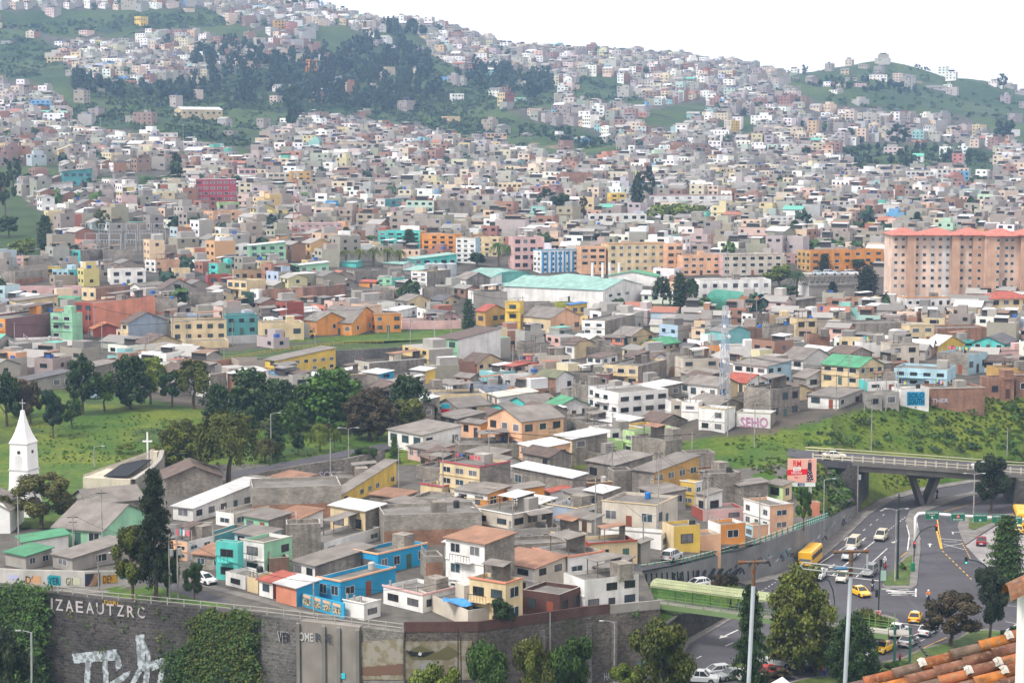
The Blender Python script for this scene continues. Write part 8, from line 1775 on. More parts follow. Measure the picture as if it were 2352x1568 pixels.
# ================================================================ vegetation
NR = np.random.default_rng(5)
def qmesh(name, Cn, size, col, mats, nrm=None, rng=NR, asp=1.0):
 """one square leaf clump card per centre, randomly turned"""
 n = len(Cn); a = rng.normal(size=(n, 3)); 
 if nrm is not None: a = a * .55 + nrm
 a /= np.linalg.norm(a, axis=1)[:, None] + 1e-9
 b = np.cross(a, rng.normal(size=(n, 3))); b /= np.linalg.norm(b, axis=1)[:, None] + 1e-9; c = np.cross(a, b)
 s = (size * rng.uniform(.6, 1.35, n) / 2)[:, None]; b = b * s * asp; c = c * s
 V = np.stack([Cn - b - c * .6, Cn + b * .3 - c, Cn + b + c * .6, Cn - b * .3 + c], 1).reshape(-1, 3)
 me = bpy.data.meshes.new(name); me.vertices.add(4 * n); me.vertices.foreach_set('co', V.astype(np.float32).ravel())
 me.loops.add(4 * n); me.loops.foreach_set('vertex_index', np.arange(4 * n, dtype=np.int32)); me.polygons.add(n)
 me.polygons.foreach_set('loop_start', np.arange(0, 4 * n, 4, dtype=np.int32)); me.polygons.foreach_set('loop_total', np.full(n, 4, np.int32))
 me.update(calc_edges=True)
 for m in (mats if isinstance(mats, list) else [mats]): me.materials.append(m)
 ca = me.color_attributes.new('col', 'FLOAT_COLOR', 'CORNER'); cc = np.ones((4 * n, 4), np.float32); cc[:, :3] = np.repeat(col, 4, axis=0); ca.data.foreach_set('color', cc.ravel())
 return me
def crown(kind, n, size, seed):
 r = np.random.default_rng(seed); P = []; Nn = []; Q = []
 def lobe(c, rad, k, tone, flat=1.0):
  d = r.normal(size=(k, 3)); d /= np.linalg.norm(d, axis=1)[:, None]; rr = rad * r.uniform(.45, 1.05, k)[:, None]
  p = np.array(c) + d * rr * np.array([1, 1, flat]); P.append(p); Nn.append(d); Q.append(np.full(k, tone) * r.uniform(.8, 1.2, k))
 if kind in 'bs':
  m = 26 if kind == 'b' else 14
  for i in range(m):
   t = r.uniform(0, 2 * math.pi); q = math.sqrt(r.random()); z = r.uniform(.32, .9) if kind == 'b' else r.uniform(.12, .8)
   w = .36 * math.sqrt(max(.05, 1 - ((z - .58) / .46) ** 2)) if kind == 'b' else .4 * math.sqrt(max(.05, 1 - (z * .95) ** 2))
   lobe((math.cos(t) * q * w, math.sin(t) * q * w, z), r.uniform(.08, .16), n // m, r.uniform(.6, 1.3), .8)
 elif kind == 'o':
  for i in range(60):
   z = .14 + .82 * (i + .5) / 60; t = i * 2.4; w = .44 * (math.sin(math.pi * min(1, .12 + z * .86)) ** .7) * r.uniform(.35, 1); lobe((math.cos(t) * w, math.sin(t) * w, z), r.uniform(.085, .13), n // 60, r.uniform(.65, 1.25), .8)
 elif kind == 'e':      # eucalyptus: open tufts on a tall stem
  for i in range(20):
   z = r.uniform(.3, .97); t = r.uniform(0, 6.28); w = (.12 + .3 * math.sin(math.pi * min(1, (z - .25) / .8))) * r.uniform(.3, 1)
   lobe((math.cos(t) * w, math.sin(t) * w, z), r.uniform(.06, .12), n // 20, r.uniform(.6, 1.25), .9)
 elif kind == 'w':      # willow-like, drooping
  for i in range(34):
   t = r.uniform(0, 6.28); q = r.uniform(.1, 1) ** .6 * .42; zt = .95 - .5 * (q / .42) ** 2 * r.uniform(.5, 1); k = n // 34
   z = zt - r.random(k) ** 1.3 * r.uniform(.2, .45); z = np.maximum(z, .08); w = r.normal(size=(k, 2)) * .035
   P.append(np.column_stack([math.cos(t) * q + w[:, 0], math.sin(t) * q + w[:, 1], z])); Nn.append(np.tile([math.cos(t), math.sin(t), .3], (k, 1))); Q.append(np.full(k, r.uniform(.7, 1.25)))
 elif kind in 'cy':     # conifer cone / cypress column
  m = 70
  for i in range(m):
   z = (i + .5) / m * .93 + .05; w = .46 * (1 - z) ** .75 * r.uniform(.6, 1.1) if kind == 'c' else .5 * math.sin(math.pi * min(1, z * .86 + .1)) ** .7 * r.uniform(.6, 1)
   t = i * 2.4; k = n // m; q = np.sqrt(r.random(k)); s_ = r.normal(size=(k, 2)) * (.05 + .03 * (1 - z))
   P.append(np.column_stack([math.cos(t) * q * w + s_[:, 0], math.sin(t) * q * w + s_[:, 1], z - q * w * .12 + r.normal(size=k) * .012])); Nn.append(np.tile([math.cos(t) * .5, math.sin(t) * .5, .8], (k, 1))); Q.append(np.full(k, r.uniform(.65, 1.2)))
 elif kind == 'a':      # tall pine with separate drooping limbs
  m = 46
  for i in range(m):
   z = .2 + .77 * (i + .5) / m; w = (.5 * (1 - ((z - .2) / .8)) ** .6 + .04) * r.uniform(.55, 1.15); t = i * 2.4 + r.uniform(-.5, .5); k = n // m; q = r.uniform(.15, 1, k)
   s_ = r.normal(size=(k, 3)) * np.array([.045, .045, .012]); P.append(np.column_stack([math.cos(t) * q * w, math.sin(t) * q * w, z - q * q * w * .16]) + s_); Nn.append(np.tile([0, 0, 1.], (k, 1))); Q.append(np.full(k, r.uniform(.6, 1.2)))
 P = np.vstack(P); Nn = np.vstack(Nn); Q = np.concatenate(Q)
 col = np.column_stack([Q * r.uniform(.85, 1.15, len(Q)), Q, Q * .9])
 return qmesh('crown', P, np.full(len(P), size), col, M_leaf, Nn, r)
def trunkmesh(kind, seed):
 r = random.Random(seed); mb = MB(); tp = .9 if kind in 'ceyao' else .62; n = 5
 pts = [(r.uniform(-.015, .015) * i, r.uniform(-.015, .015) * i, -.03 + (tp + .03) * i / n) for i in range(n + 1)]
 mb.tube(pts, [.035 * (1 - .8 * i / n) + .004 for i in range(n + 1)], 6)
 if kind in 'bew':
  for k in range(6):
   i = r.choice([2, 3, 4]); p = pts[i]; a = r.uniform(0, 6.28); L = r.uniform(.18, .34); q = (p[0] + math.cos(a) * L * .5, p[1] + math.sin(a) * L * .5, p[2] + L * .55); q2 = (p[0] + math.cos(a) * L, p[1] + math.sin(a) * L, p[2] + L * .9)
   mb.tube([p, q, q2], [.014, .009, .003], 5)
 return mb.mesh('trunk', M_bark)
LOD = {0: (15000, .03), 1: (4200, .05), 2: (520, .12)}
TMP = {}
def tmpl(kind, lod, var):
 key = (kind, lod, var)
 if key not in TMP:
  n, s = LOD[lod]; s *= {'e': .8, 'w': .8, 'c': .9, 'y': 1.1, 'a': .9}.get(kind, 1); TMP[key] = (crown(kind, n, s, hash((ord(kind), lod, var)) % 1000), trunkmesh(kind, var + ord(kind)))
 return TMP[key]
def palm_mesh():
 mb = MB(); r = random.Random(3)
 for k in range(46):
  a = k * 2.4; el = r.uniform(-.5, 1.2); L = .46; pr = None
  for s_ in range(6):
   t = s_ / 5; x = L * t * math.cos(el) ; z = .78 + L * t * math.sin(el) * .6 - .28 * t * t; w = .045 * (1 - t * .8)
   c = Vector((math.cos(a) * x, math.sin(a) * x, z)); n = Vector((-math.sin(a), math.cos(a), 0)) * w; d = Vector((0, 0, -.02))
   if pr: q = .8 + .4 * r.random(); mb.poly([pr[0] - pr[1] + d, c - n + d, c, pr[0]], 0, (q, q, q)); mb.poly([pr[0], c, c + n + d, pr[0] + pr[1] + d], 0, (q, q, q))
   pr = (c, n)
 t = MB(); t.tube([(0, 0, -.03), (.01, 0, .3), (0, 0, .78)], [.06, .045, .06], 7); return mb.mesh('crown', M_leaf), t.mesh('trunk', M_bark)
PALM = palm_mesh()
TINT = {'dg': (.03, .06, .018), 'mg': (.048, .095, .018), 'gg': (.07, .115, .012), 'ol': (.085, .1, .016), 'yg': (.13, .17, .025), 'br': (.06, .045, .024), 'bg': (.022, .052, .03), 'au': (.11, .11, .03), 'gr': (.06, .13, .02), 'bk': (.022, .035, .015)}
TW = {'dg': 'dark green', 'mg': 'mid green', 'gg': 'bright green', 'ol': 'olive green', 'yg': 'yellow green', 'br': 'brownish', 'bg': 'blue green', 'au': 'autumn tinted', 'gr': 'fresh green', 'bk': 'almost black green'}
KN = {'o': ('broadleaf_tree', 'broadleaf tree'), 'b': ('broadleaf_tree', 'broadleaf tree'), 's': ('shrub', 'shrub'), 'e': ('eucalyptus_tree', 'eucalyptus'), 'w': ('willow_tree', 'drooping willow'), 'c': ('conifer_tree', 'conifer'), 'y': ('cypress_tree', 'columnar cypress'), 'a': ('pine_tree', 'tall pine'), 'p': ('palm_tree', 'palm')}
TREES = []
def tree(u, vb, vt, w, kind, tint, label=None, D=None, zg=None, base=None):
 O = Vector(base) if base is not None else (gnd(u, vb) if D is None else at(u, vb, D)); s = F / O.y
 if base is not None and O.y < 262 and O.x < 20: d_ = bz(O.x); O.z += d_; vt = vt - d_ * (1 if kind != 's' else 0); 
 H = (vb - vt) / s if base is None else vt; Wm = w / s if base is None else w
 lod = 0 if O.y < 400 else 1 if O.y < 900 else 2
 root = empty(KN[kind][0], O - Vector((0, 0, .1)), random.uniform(0, 6.28)); c = TINT[tint]; j = random.uniform(.85, 1.15)
 cm, tm = PALM if kind == 'p' else tmpl(kind, lod, random.randrange(3))
 o = link('crown', cm, root, tuple(q * j for q in c)); o.scale = (Wm, Wm, H)
 if kind != 's' : t = link('trunk', tm, root); q = max(Wm, H * .45) if kind != 'p' else Wm * .9; t.scale = (q, q, H)
 TREES.append([root, TW[tint], KN[kind][1], (u, (vb + vt) / 2) if base is None else proj(O), O.y, label, H, None]); return root
TL = '''190 952 808 92 b dg|round dark tree left of the curved street, above the lawn
300 937 815 118 o dg|spreading dark tree with bare limbs by the curved street
345 925 805 102 w yg|light yellow green willow at the bend of the curved street
445 935 815 121 w ol|feathery olive willow beside the rubble wall
15 980 850 96 b dg|dark tree at the left edge above the steeple
70 975 868 76 b br|brownish tree hiding the orange pavilion
122 1005 888 74 b bg|slim blue green tree on the lawn, just right of the steeple
575 975 845 143 o dg|wide dark tree in front of the yellow school
645 985 870 112 o dg|dark tree right of the yellow school corner
632 1048 945 52 y dg|narrow dark tree by the park street lamp
525 1115 928 192 w ol|big drooping olive tree with a reddish bare trunk
415 1085 960 143 o ol|broad olive tree behind the white cross
765 985 845 187 o gr|large fresh green tree above the park lawn
850 1005 888 140 o br|large brown tree between the green ones
935 985 860 125 o dg|dark tree next to the blue balcony house
935 995 912 102 b ol|olive tree below the dark one at the lawn edge
610 1062 1000 76 w au|small light drooping tree beside the big olive tree
685 1042 990 38 b dg|small round dark tree on the lawn slope
735 1035 965 57 w yg|young yellow green tree on the lawn slope
768 1025 975 38 w yg|second young yellow green tree, near the lamp
760 975 925 57 b mg|mid green tree under the large fresh green one
838 1078 1020 74 b mg|round bushy tree by the small staircase
906 1062 998 34 c mg|young conifer in front of the whitewashed house
1000 845 806 38 b gr|round green tree before the arched window house
1076 762 684 34 y dg|dark slim tree beside the lane with the silver car
1175 1000 960 30 b mg|green tree in the yard of the peach house
95 1212 1075 165 b au|sparse autumn tinted tree in front of the white church tower
358 1378 1058 112 a bk|very tall almost black pine above the terrace street
305 1378 1190 105 b ol|leafy olive tree left of the tall black pine
385 1372 1245 70 b mg|mid green tree right of the tall black pine
446 1380 1285 60 b dg|small dark tree beside the white hatchback
270 1165 1112 95 s mg|rounded green bush below the slanted church roof
322 1160 1120 60 s dg|dark bush beside the white workshop
218 1275 1250 34 s gr|small clipped green bush in the school yard
1150 1442 1368 62 b dg|dark green tree in front of the cream corner house
1176 1442 1402 26 b dg|small sapling beside the dark green tree
240 945 850 80 b mg|mid green tree between the round and the spreading ones
395 930 840 70 b dg|dark tree behind the yellow green willow
500 965 880 90 o dg|dark tree above the big drooping olive tree
700 975 880 90 o mg|mid green tree left of the large fresh green one
815 965 880 80 o dg|dark green tree behind the large brown tree
45 960 880 70 o dg|dark tree left of the brownish one at the left edge
165 985 910 60 b mg|green tree between the blue green and the round one
470 1050 985 80 s ol|olive bush joining the two big olive trees
560 1010 940 80 o dg|dark tree below the yellow school
672 1000 920 70 o mg|mid green tree beside the narrow dark tree
985 985 925 50 b dg|dark tree before the low grey row
150 1200 1120 60 b au|autumn tinted tree right of the church tower
12 1215 1130 60 b au|autumn tinted tree before the white nave
185 1225 1165 40 w yg|small yellow green tree before the school roof
290 1040 1005 60 s yg|yellowish bush behind the cream church
1285 945 908 60 b gr|flowering tree near the peach gable house
1542 905 872 60 b gr|green tree behind the white balcony house
1145 612 545 52 p mg|left one of the two big palms
1173 615 552 50 p mg|right one of the two big palms
853 562 535 42 p mg|small palm above the palm row
795 568 520 42 c dg|dark clump of conifer in the town centre
940 578 525 60 c dg|dark leaning conifer next to the palm row
795 610 565 40 p ol|first palm of the row
825 612 562 44 p ol|second palm of the row
858 612 560 44 p ol|third palm of the row
890 612 560 44 p ol|fourth palm of the row
918 612 565 40 p ol|last palm of the row
632 552 504 56 b dg|round dark tree left of the red and white lattice mast
1095 612 577 50 b dg|wide dark tree left of the big palms
1464 492 398 38 y bk|tall black cypress in the town centre
1488 470 384 40 e bg|blue green eucalyptus behind the tall black cypress
1253 502 434 56 e dg|left eucalyptus of the central group
1292 506 440 56 b dg|rounded tree of the central group
1341 508 450 28 e br|thin eucalyptus right of the central group
1520 508 466 80 w yg|yellow green willow clump, left
1565 510 464 80 w yg|yellow green willow clump, middle
1605 508 468 60 w yg|yellow green willow clump, right
1522 708 628 56 w dg|dark drooping tree on the sports field, left
1560 706 624 40 y dg|dark upright tree on the sports field
1585 704 632 46 w dg|dark drooping tree on the sports field, right
1614 712 678 42 b gr|ball shaped light green tree by the white institute
1418 714 682 44 b mg|two headed tree before the turquoise warehouse
1790 660 604 85 b yg|bright yellow green tree before the pink flats
1830 682 608 52 p dg|dark palm tree left of the car park
1812 688 650 56 b dg|grey green tree left of the car park
1893 630 582 54 c bk|black conifer above the car park roof
1990 678 610 58 y bk|black round tree right of the car park
1912 686 644 26 y bk|small black tree in front of the car park
1968 622 594 56 b dg|dark tree beside the orange flats
2010 630 600 40 b dg|dark tree between the orange flats and the towers
2106 530 486 42 c bg|conifer on the skyline of the red roofed towers
2037 522 502 26 s dg|round dark bush left of the conifer above the towers
2325 672 632 46 b ol|olive tree at the foot of the red roofed towers
30 432 360 56 e dg|dark tree at the left edge below the grey blocks
12 500 395 60 e dg|tall dark tree cut by the left edge
105 576 493 46 y dg|dark cypress left of the substation
20 545 490 60 b dg|dark tree in the left margin above the yellow green one
50 605 545 85 b yg|yellow green tree at the left edge
160 590 560 60 b mg|mid green tree beside the substation
222 458 410 48 p dg|stout dark palm by the white sheet roofed hut
278 402 368 34 p bg|slim tall palm on the grass slope
405 446 352 62 c dg|large dark conifer on the grass slope
340 446 396 44 p dg|dark palm on the grass slope
370 448 392 46 p dg|dark palm next to the large conifer
540 430 402 34 b mg|green tree right of the red apartment block
230 535 480 50 e ol|sparse tree in front of the substation
2062 340 288 66 e dg|dark spreading eucalyptus on the right hillside
2305 335 272 62 b bg|large dark tree near the right edge of the hillside
2304 206 170 34 e dg|lone tree on the right ridge
1848 178 150 22 e dg|wispy tree on the left shoulder of the green hill
880 345 320 26 b dg|small dark tree at the foot of the wooded slope
1165 418 385 60 b dg|dark tree clump in the dense middle town
1840 400 378 44 b dg|dark tree in the dense right town
1780 412 396 26 b dg|small dark tree in the dense right town
1945 440 415 44 b dg|dark green tree beside the sky blue house
2240 445 405 60 b dg|dark tree group by the white apartments
672 315 200 66 e bg|big rounded eucalyptus standing out below the wood
'''
for ln in TL.strip().splitlines():
 a, lb = ln.split('|'); a = a.split(); tree(*[float(q) for q in a[:4]], a[4], a[5], lb)
def I0t(u, v): return I0(u, v)
for (b, H, Wd, k, t, lb) in [((I0(815, 1500)), 14.3, 10.6, 'o', 'ol', 'big upright olive green tree standing beyond the left lamp post'), (atz(1722, 1640), 16.5, 5.2, 'a', 'dg', 'dark pine just left of the left lamp post'),
 (atz(1958, 1578), 9.6, 7.2, 'o', 'dg', 'dark bushy tree behind the right lamp post'), (atz(1995, 1495), 6, 6.5, 'b', 'ol', 'olive bushy tree right of the right lamp post'),
 (I0(1850, 1315), 7.8, 9.4, 'b', 'br', 'dark brownish wide tree beside the silver saloon'), (I0(2120, 1280), 10.8, 6.2, 'b', 'bk', 'nearly black upright tree right of the wide brownish one'),
 (I0(2225, 960), 12.5, 9.4, 'c', 'mg', 'broad pyramidal tree at the right edge of the junction'), (I0(2130, 395), 11.3, 7.8, 'b', 'bk', 'dense dark tree under the end of the road bridge'),
 (I0(835, 500, 5.6), 7.4, 3.2, 'b', 'gr', 'green tree beside the billboard mast'), (atz(1652, 1362, 1.2), 3, 3.2, 'b', 'br', 'small bare brown sapling by the mural wall'), (atz(1680, 1352, .6), 2.6, 2.8, 'b', 'br', 'second small brown sapling by the mural wall'),
 (atz(1520, 1650), 12.5, 9.2, 'b', 'ol', 'spreading olive tree at the bottom below the footbridge'), (atz(1445, 1640), 6.8, 6, 'b', 'yg', 'low yellowish tree right of the white bus'), (atz(1315, 1650), 11, 6.8, 'b', 'mg', 'green tree left of the white bus'),
 (atz(1225, 1650), 10, 7, 'b', 'ol', 'olive tree at the bottom centre'), (atz(1130, 1655), 10.3, 8.2, 'b', 'mg', 'dense green tree in front of the brown stone wall'), (atz(1010, 1640), 7, 8.5, 'b', 'yg', 'yellow green tree at the bottom below the painted mural'),
 (atz(1100, 1600), 9.6, 5.2, 's', 'bk', 'dark ivy clump climbing the stone wall'), (atz(10, 1620), 10, 9, 'b', 'bk', 'dark tree in the bottom left corner'), (atz(75, 1640), 4.5, 5, 'b', 'dg', 'dark bush beside the bottom left lamp'),
 (atz(2070, 1560), 3.2, 6, 's', 'mg', 'flowering shrub beside the tiled roof'), (atz(2170, 1540), 3, 6, 's', 'mg', 'green shrub behind the tiled roof'), (atz(2240, 1510), 2.4, 4, 's', 'dg', 'dark shrub below the nearly black tree'), (atz(1985, 1570), 3, 5, 's', 'dg', 'dark shrub by the stairs of the footbridge'), (I0(2270, 1260), 2.4, 4, 's', 'gr', 'fresh green shrub at the right verge'),
 (I0(1515, 790), 1.8, 1.6, 's', 'gr', 'small bush on the traffic island'), (atz(1780, 1560), 2.0, 5, 's', 'br', 'dry shrub in front of the red car')]:
 tree(0, 0, H, Wd, k, t, lb, base=b)
# ---- woods on the hills: the nearest and largest as trees of their own, the rest one mass
WOOD = [([(165, 180), (300, 205), (440, 200), (440, 235), (360, 232), (240, 222), (170, 215)], 'c', 'bg', 38, (26, 40), 'dark pine in the row on the left hillside terrace'),
  ([(440, 120), (560, 110), (600, 150), (600, 250), (520, 250), (440, 225)], 'e', 'bg', 34, (34, 60), 'blue green eucalyptus on the left of the wood'),
  ([(600, 150), (760, 130), (900, 90), (985, 130), (1010, 210), (960, 270), (760, 250), (620, 240)], 'e', 'bg', 150, (28, 52), 'blue green eucalyptus in the wood on the central slope'),
  ([(1030, 170), (1150, 165), (1280, 200), (1280, 240), (1160, 225), (1040, 190)], 'e', 'bg', 44, (28, 46), 'eucalyptus in the wood right of the central slope'),
  ([(870, 55), (950, 65), (985, 85), (880, 85)], 'c', 'bg', 22, (18, 32), 'pointed tree on the crest of the hill'), ([(640, 22), (745, 26), (740, 14)], 'e', 'bg', 16, (16, 28), 'wispy eucalyptus on the skyline'),
  ([(1290, 300), (1440, 340), (1400, 345), (1200, 320), (1100, 300)], 'b', 'dg', 22, (12, 22), 'bushy dark tree at the foot of the green spur'),
  ([(1870, 180), (2050, 190), (2120, 220), (1900, 215)], 'b', 'bg', 26, (12, 20), 'small dark tree on the green hill to the right'), ([(1930, 345), (2280, 350), (2290, 385), (1960, 385)], 'b', 'dg', 34, (14, 28), 'bushy dark tree in the gully above the white apartments')]
wp = []; wc2 = []; wn = []; wr = random.Random(4)
for poly, k, t, n, (h0, h1), lb in WOOD:
 us = [p[0] for p in poly]; vs = [p[1] for p in poly]; got = 0
 for att in range(4000):
  u, v = wr.uniform(min(us), max(us)), wr.uniform(min(vs), max(vs))
  if not pip([u], [v], poly)[0]: continue
  hp = wr.uniform(h0, h1)
  if got < n * .62:
   r_ = tree(u, v, v - hp, hp * wr.uniform(.4, .62), k, t); TREES[-1][5] = lb; TREES[-1][7] = lb + 's' if False else 'trees: ' + lb; got += 1
  else:
   O = gnd(u, v); s = F / O.y; H = hp / s * .85; W_ = H * .45; m = 90; d = NR.normal(size=(m, 3)); d /= np.linalg.norm(d, axis=1)[:, None]
   wp.append(np.array([O.x, O.y, O.z + H * .55]) + d * np.array([W_ / 2, W_ / 2, H * .45]) * NR.uniform(.5, 1, m)[:, None]); wn.append(d); q = NR.uniform(.7, 1.25); wc2.append(np.tile(np.array(TINT[t]) * q, (m, 1))); got += 1
  if got > n * 1.7: break
for x, y, z in TREEP:
 H = NR.uniform(5, 9); W_ = H * .8; m = 34; d = NR.normal(size=(m, 3)); d /= np.linalg.norm(d, axis=1)[:, None]
 wp.append(np.array([x, y, z + H * .5]) + d * np.array([W_ / 2, W_ / 2, H * .5]) * NR.uniform(.5, 1, m)[:, None]); wn.append(d); wc2.append(np.tile(np.array(TINT[['dg', 'mg', 'bg'][int(x) % 3]]) * NR.uniform(.8, 1.3), (m, 1)))
me = qmesh('woodland', np.vstack(wp), np.full(sum(map(len, wp)), 2.6), np.vstack(wc2), M_leaf, np.vstack(wn)); tag(link('hillside_woodland', me), 'small trees and undergrowth filling the hill woods and the gaps between far houses', 'woodland', None, 'stuff')
# ---- undergrowth on the banks and rough slopes
def scatter(name, polys, n, hmin, hmax, tints, label, cat='undergrowth', clump=26, size=.5, dz=0):
 P = []; Nn = []; Cc = []
 for poly, wgt in polys:
  us = [p[0] for p in poly]; vs = [p[1] for p in poly]; got = 0
  for att in range(60000):
   if got >= n * wgt: break
   u, v = NR.uniform(min(us), max(us)), NR.uniform(min(vs), max(vs))
   if not pip([u], [v], poly)[0]: continue
   O = gnd(u, v); r = NR.uniform(hmin, hmax) * (1.8 if NR.random() < .08 else 1); d = NR.normal(size=(clump, 3)); d /= np.linalg.norm(d, axis=1)[:, None]; d[:, 2] = np.abs(d[:, 2])
   P.append(np.array([O.x, O.y, O.z + dz]) + d * np.array([r, r, r * .8]) * NR.uniform(.6, 1, clump)[:, None]); Nn.append(d); q = np.array(TINT[tints[NR.integers(len(tints))]]) * NR.uniform(.75, 1.25)
   Cc.append(np.tile(q, (clump, 1)) * NR.uniform(.8, 1.2, (clump, 1))); got += 1
 me = qmesh(name, np.vstack(P), np.full(sum(map(len, P)), size), np.vstack(Cc), M_leaf, np.vstack(Nn)); return tag(link(name, me), label, cat, None, 'stuff')
scatter('bank_undergrowth', [([(1650, 1030), (1700, 1005), (1850, 972), (2000, 935), (2352, 905), (2352, 1030), (2000, 1035), (1850, 1040)], .6), ([(1650, 1045), (1860, 1055), (1960, 1070), (1960, 1160), (1900, 1190), (1800, 1110)], .25), ([(2030, 1075), (2352, 1090), (2352, 1040), (2030, 1130)], .15)], 1500, .1, .4, ['gg', 'gg', 'gr', 'gg', 'mg', 'gg', 'ol', 'gg'], 'rough grass and bushes covering the steep bank behind the road bridge', size=.4)
scatter('bank_bushes', [([(1850, 990), (2000, 960), (2352, 930), (2352, 1040), (2000, 1040), (1860, 1040)], .6), ([(1850, 1075), (1955, 1075), (1960, 1170), (1900, 1190)], .4)], 90, .5, 1.7, ['dg', 'mg', 'mg'], 'dark bushes dotted over the bright grass bank near the bridge', size=.5, clump=60)
scatter('hill_scrub', [([(440, 120), (600, 140), (760, 120), (900, 85), (1000, 130), (1280, 190), (1280, 245), (1000, 270), (760, 262), (600, 260), (440, 230)], .9), ([(160, 165), (440, 190), (440, 240), (170, 220)], .2), ([(-10, 60), (470, 22), (560, 60), (440, 60), (300, 92), (0, 65)], .16), ([(0, 75), (120, 100), (160, 165), (60, 180), (0, 180)], .1), ([(440, 230), (640, 250), (560, 340), (300, 295), (180, 298), (150, 250), (300, 230)], .22), ([(800, 262), (1000, 260), (1250, 290), (1430, 330), (1400, 348), (1100, 310), (900, 285)], .2), ([(1340, 175), (1490, 235), (1420, 240), (1300, 225)], .06), ([(1930, 340), (2290, 350), (2290, 390), (1960, 388)], .1), ([(1800, 170), (2100, 150), (2350, 230), (2300, 290), (1900, 235)], .12), ([(1250, 530), (2040, 572), (2040, 583), (1260, 543)], .04)], 1500, 1.5, 4, ['dg', 'bg', 'mg', 'dg'], 'low dark scrub dotting the grass of the upper hillsides', size=2.1, clump=18)
scatter('lawn_tufts', [([(60, 1110), (60, 960), (300, 950), (650, 965), (880, 985), (880, 1015), (600, 1075), (350, 1100)], 1)], 900, .1, .25, ['gr', 'gg', 'gr'], 'long grass on the sloping park lawn', size=.3, clump=10)
# ---- ivy on the stone wall and the green bank left of it
def wallgreen(u0, u1, v0, v1, n, depth, tints, name, label, kind='stuff'):
 P = []; Nn = []; Cc = []
 for i in range(n):
  u = NR.uniform(u0, u1) + NR.normal() * (13 if u1 - u0 > 20 else 0); v = v0 + (v1 - v0) * NR.random(); v += 7 * math.sin(u * .1) + 5 * math.sin(u * .23); p = hitline(FW, u, v, .1)
  if p is None: continue
  k = 10; d = NR.normal(size=(k, 3)) * np.array([.35, .2, .35]); q = np.array(TINT[tints[NR.integers(len(tints))]]) * NR.uniform(.7, 1.3)
  P.append(np.array([p.x, p.y - NR.random() * depth * (.3 + (v - v0) / (v1 - v0)), p.z]) + d); Nn.append(np.tile([0, -.8, .5], (k, 1))); Cc.append(np.tile(q, (k, 1)))
 me = qmesh(name, np.vstack(P), np.full(sum(map(len, P)), .3), np.vstack(Cc), M_leaf, np.vstack(Nn)); tag(link(name, me), label, 'ivy', None, kind)
wallgreen(458, 572, 1412, 1590, 2600, 1.5, ['mg', 'ol', 'mg', 'ol', 'dg'], 'wall_ivy', 'thick grass and ivy hanging over the middle of the stone wall')
wallgreen(395, 455, 1495, 1590, 350, 1.0, ['dg', 'mg'], 'wall_ivy', 'dark bush growing at the foot of the big white letters')
wallgreen(-150, 96, 1345, 1590, 4200, 5, ['gr', 'mg', 'mg', 'dg'], 'green_bank', 'overgrown green bank at the left end of the stone wall')
wallgreen(100, 440, 1375, 1568, 22, .1, ['mg', 'ol'], 'wall_weeds', 'small weeds sprouting from the dark stone wall')
wallgreen(1460, 1462, 1400, 1402, 2, .1, ['mg'], 'wall_weeds', 'tiny weeds at the right end of the stone wall')
# ================================================================ haze
def haze():
 mb = MB(); mb.box(-2400, 2400, -300, 5200, -12, 420); m = bpy.data.materials.new('haze'); m.use_nodes = True; t = m.node_tree; t.nodes.clear()
 v = t.nodes.new('ShaderNodeVolumePrincipled'); v.inputs['Density'].default_value = .00013; v.inputs['Color'].default_value = (.42, .64, .98, 1); v.inputs['Anisotropy'].default_value = .1
 o = t.nodes.new('ShaderNodeOutputMaterial'); t.links.new(v.outputs[0], o.inputs['Volume']); ob = mb.build('haze', m); tag(ob, 'pale bluish haze filling the air over the valley', 'haze', None, 'stuff')
haze()
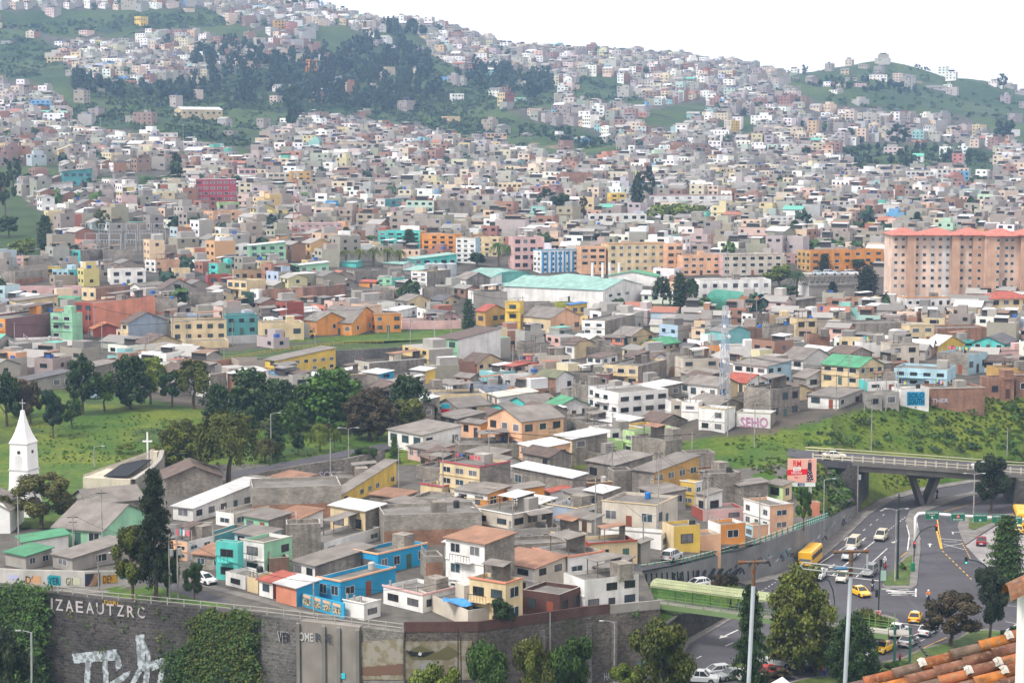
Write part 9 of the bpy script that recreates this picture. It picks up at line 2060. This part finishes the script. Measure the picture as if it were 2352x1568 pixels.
# ================================================================ labels
STOP = {'a', 'an', 'the', 'of', 'with', 'and', 'in', 'on', 'at', 'by', 'to', 'its', 'under', 'behind', 'above', 'below', 'beside', 'before', 'over', 'from', 'left', 'right', 'between', 'next', 'front', 'one', 'two', 'three', 'wide', 'dark', 'long', 'pale', 'white', 'grey', 'low'}
def short(s_, n):
 w = s_.replace(',', '').split()[:n]
 while w and w[-1] in STOP: w.pop()
 return ' '.join(w)
heroes = [h for h in HOUSES if h[7]]; used = {}
def uniq(lb, alts=()):
 for c in (lb,) + tuple(alts):
  if c not in used and 4 <= len(c.split()) <= 16: used[c] = 1; return c
 return None
def near(px, pool, skip=()):
 return sorted(((p[5][0] - px[0]) ** 2 + 4 * (p[5][1] - px[1]) ** 2, i) for i, p in enumerate(pool) if p[5] != (0, 0) and i not in skip)
for h in HOUSES:
 lb = h[7]
 if not lb:
  rw_ = 'a flat roof' if h[4][0] == 'f' else 'a %s %s roof' % (RCW.get(h[4][1], h[4][1] or 'grey'), 'gable' if h[4][0] in 'gG' else 'sheet'); c = h[1] if 'grey' in h[1] or 'brick' in h[1] or h[3] > 1 else 'low ' + h[1]
  for d2, i in near(h[5], heroes)[:14]:
   q = heroes[i]; dx, dy = q[5][0] - h[5][0], q[5][1] - h[5][1]; rel = ('left of' if dx > 0 else 'right of') if abs(dx) > abs(dy) * 1.2 else ('behind' if dy > 0 else 'in front of')
   lb = uniq('%s HN with %s %s the %s'.replace('HN', h[8] or 'house') % (c if h[8] != 'shed' else c, rw_, rel, short(q[7], 16 - len(('%s house with %s %s the' % (c, rw_, rel)).split()))))
   if lb: break
  lb = lb or 'small %s house among the crowded houses' % h[1]
 cat = h[0].get('category') or h[8] or 'house'; tag(h[0], lb, cat)
 used[lb] = 1
 g = h[0].get('group')
 if h[0].name.startswith('house'): h[0]['group'] = 'houses of the town'
for t in TREES:
 root, tw, kn, px, D, lb, H, g = t
 if g: tag(root, lb, 'tree', g)
 else: tag(root, lb, 'bush' if kn == 'shrub' else 'tree', 'trees and bushes among the houses and roads')
cw_ = {(.02, .15, .45): 'blue', (.03, .03, .03): 'black', (.4, .4, .38): 'grey'}
for o in list(C.objects):
 if '_h' in o.keys() and o.get('category') in ('water tank', 'washing line'):
  hl = HOUSES[int(o['_h'])][0]['label']; c = min(cw_, key=lambda k: sum(abs(a - b) for a, b in zip(k, o.color[:3])))
  lb = '%s water tank on the %s' % (cw_[c], short(hl, 11)) if o['category'] == 'water tank' else 'washing line with clothes on the %s' % short(hl, 10)
  k = 2
  while lb in used: k += 1; lb = '%s water tank on the %s' % (cw_[c], short(hl, 11 - k)) if o['category'] == 'water tank' else 'hung out laundry on the %s' % short(hl, 14 - k)
  used[lb] = 1; o['label'] = lb
for o in list(C.objects):
 for k in ('_h', '_L', '_W', '_on'):
  if k in o.keys(): del o[k]
 if o.get('category') in ('utility pole', 'cable'): o['label'] = short(o['label'], 16)
 if o.parent is None and o.get('kind') != 'structure' and 'label' in o.keys() and 'category' not in o.keys() and o.get('kind') is None: o['category'] = 'object'
 if o.parent is not None and 'category' in o.keys(): del o['category']
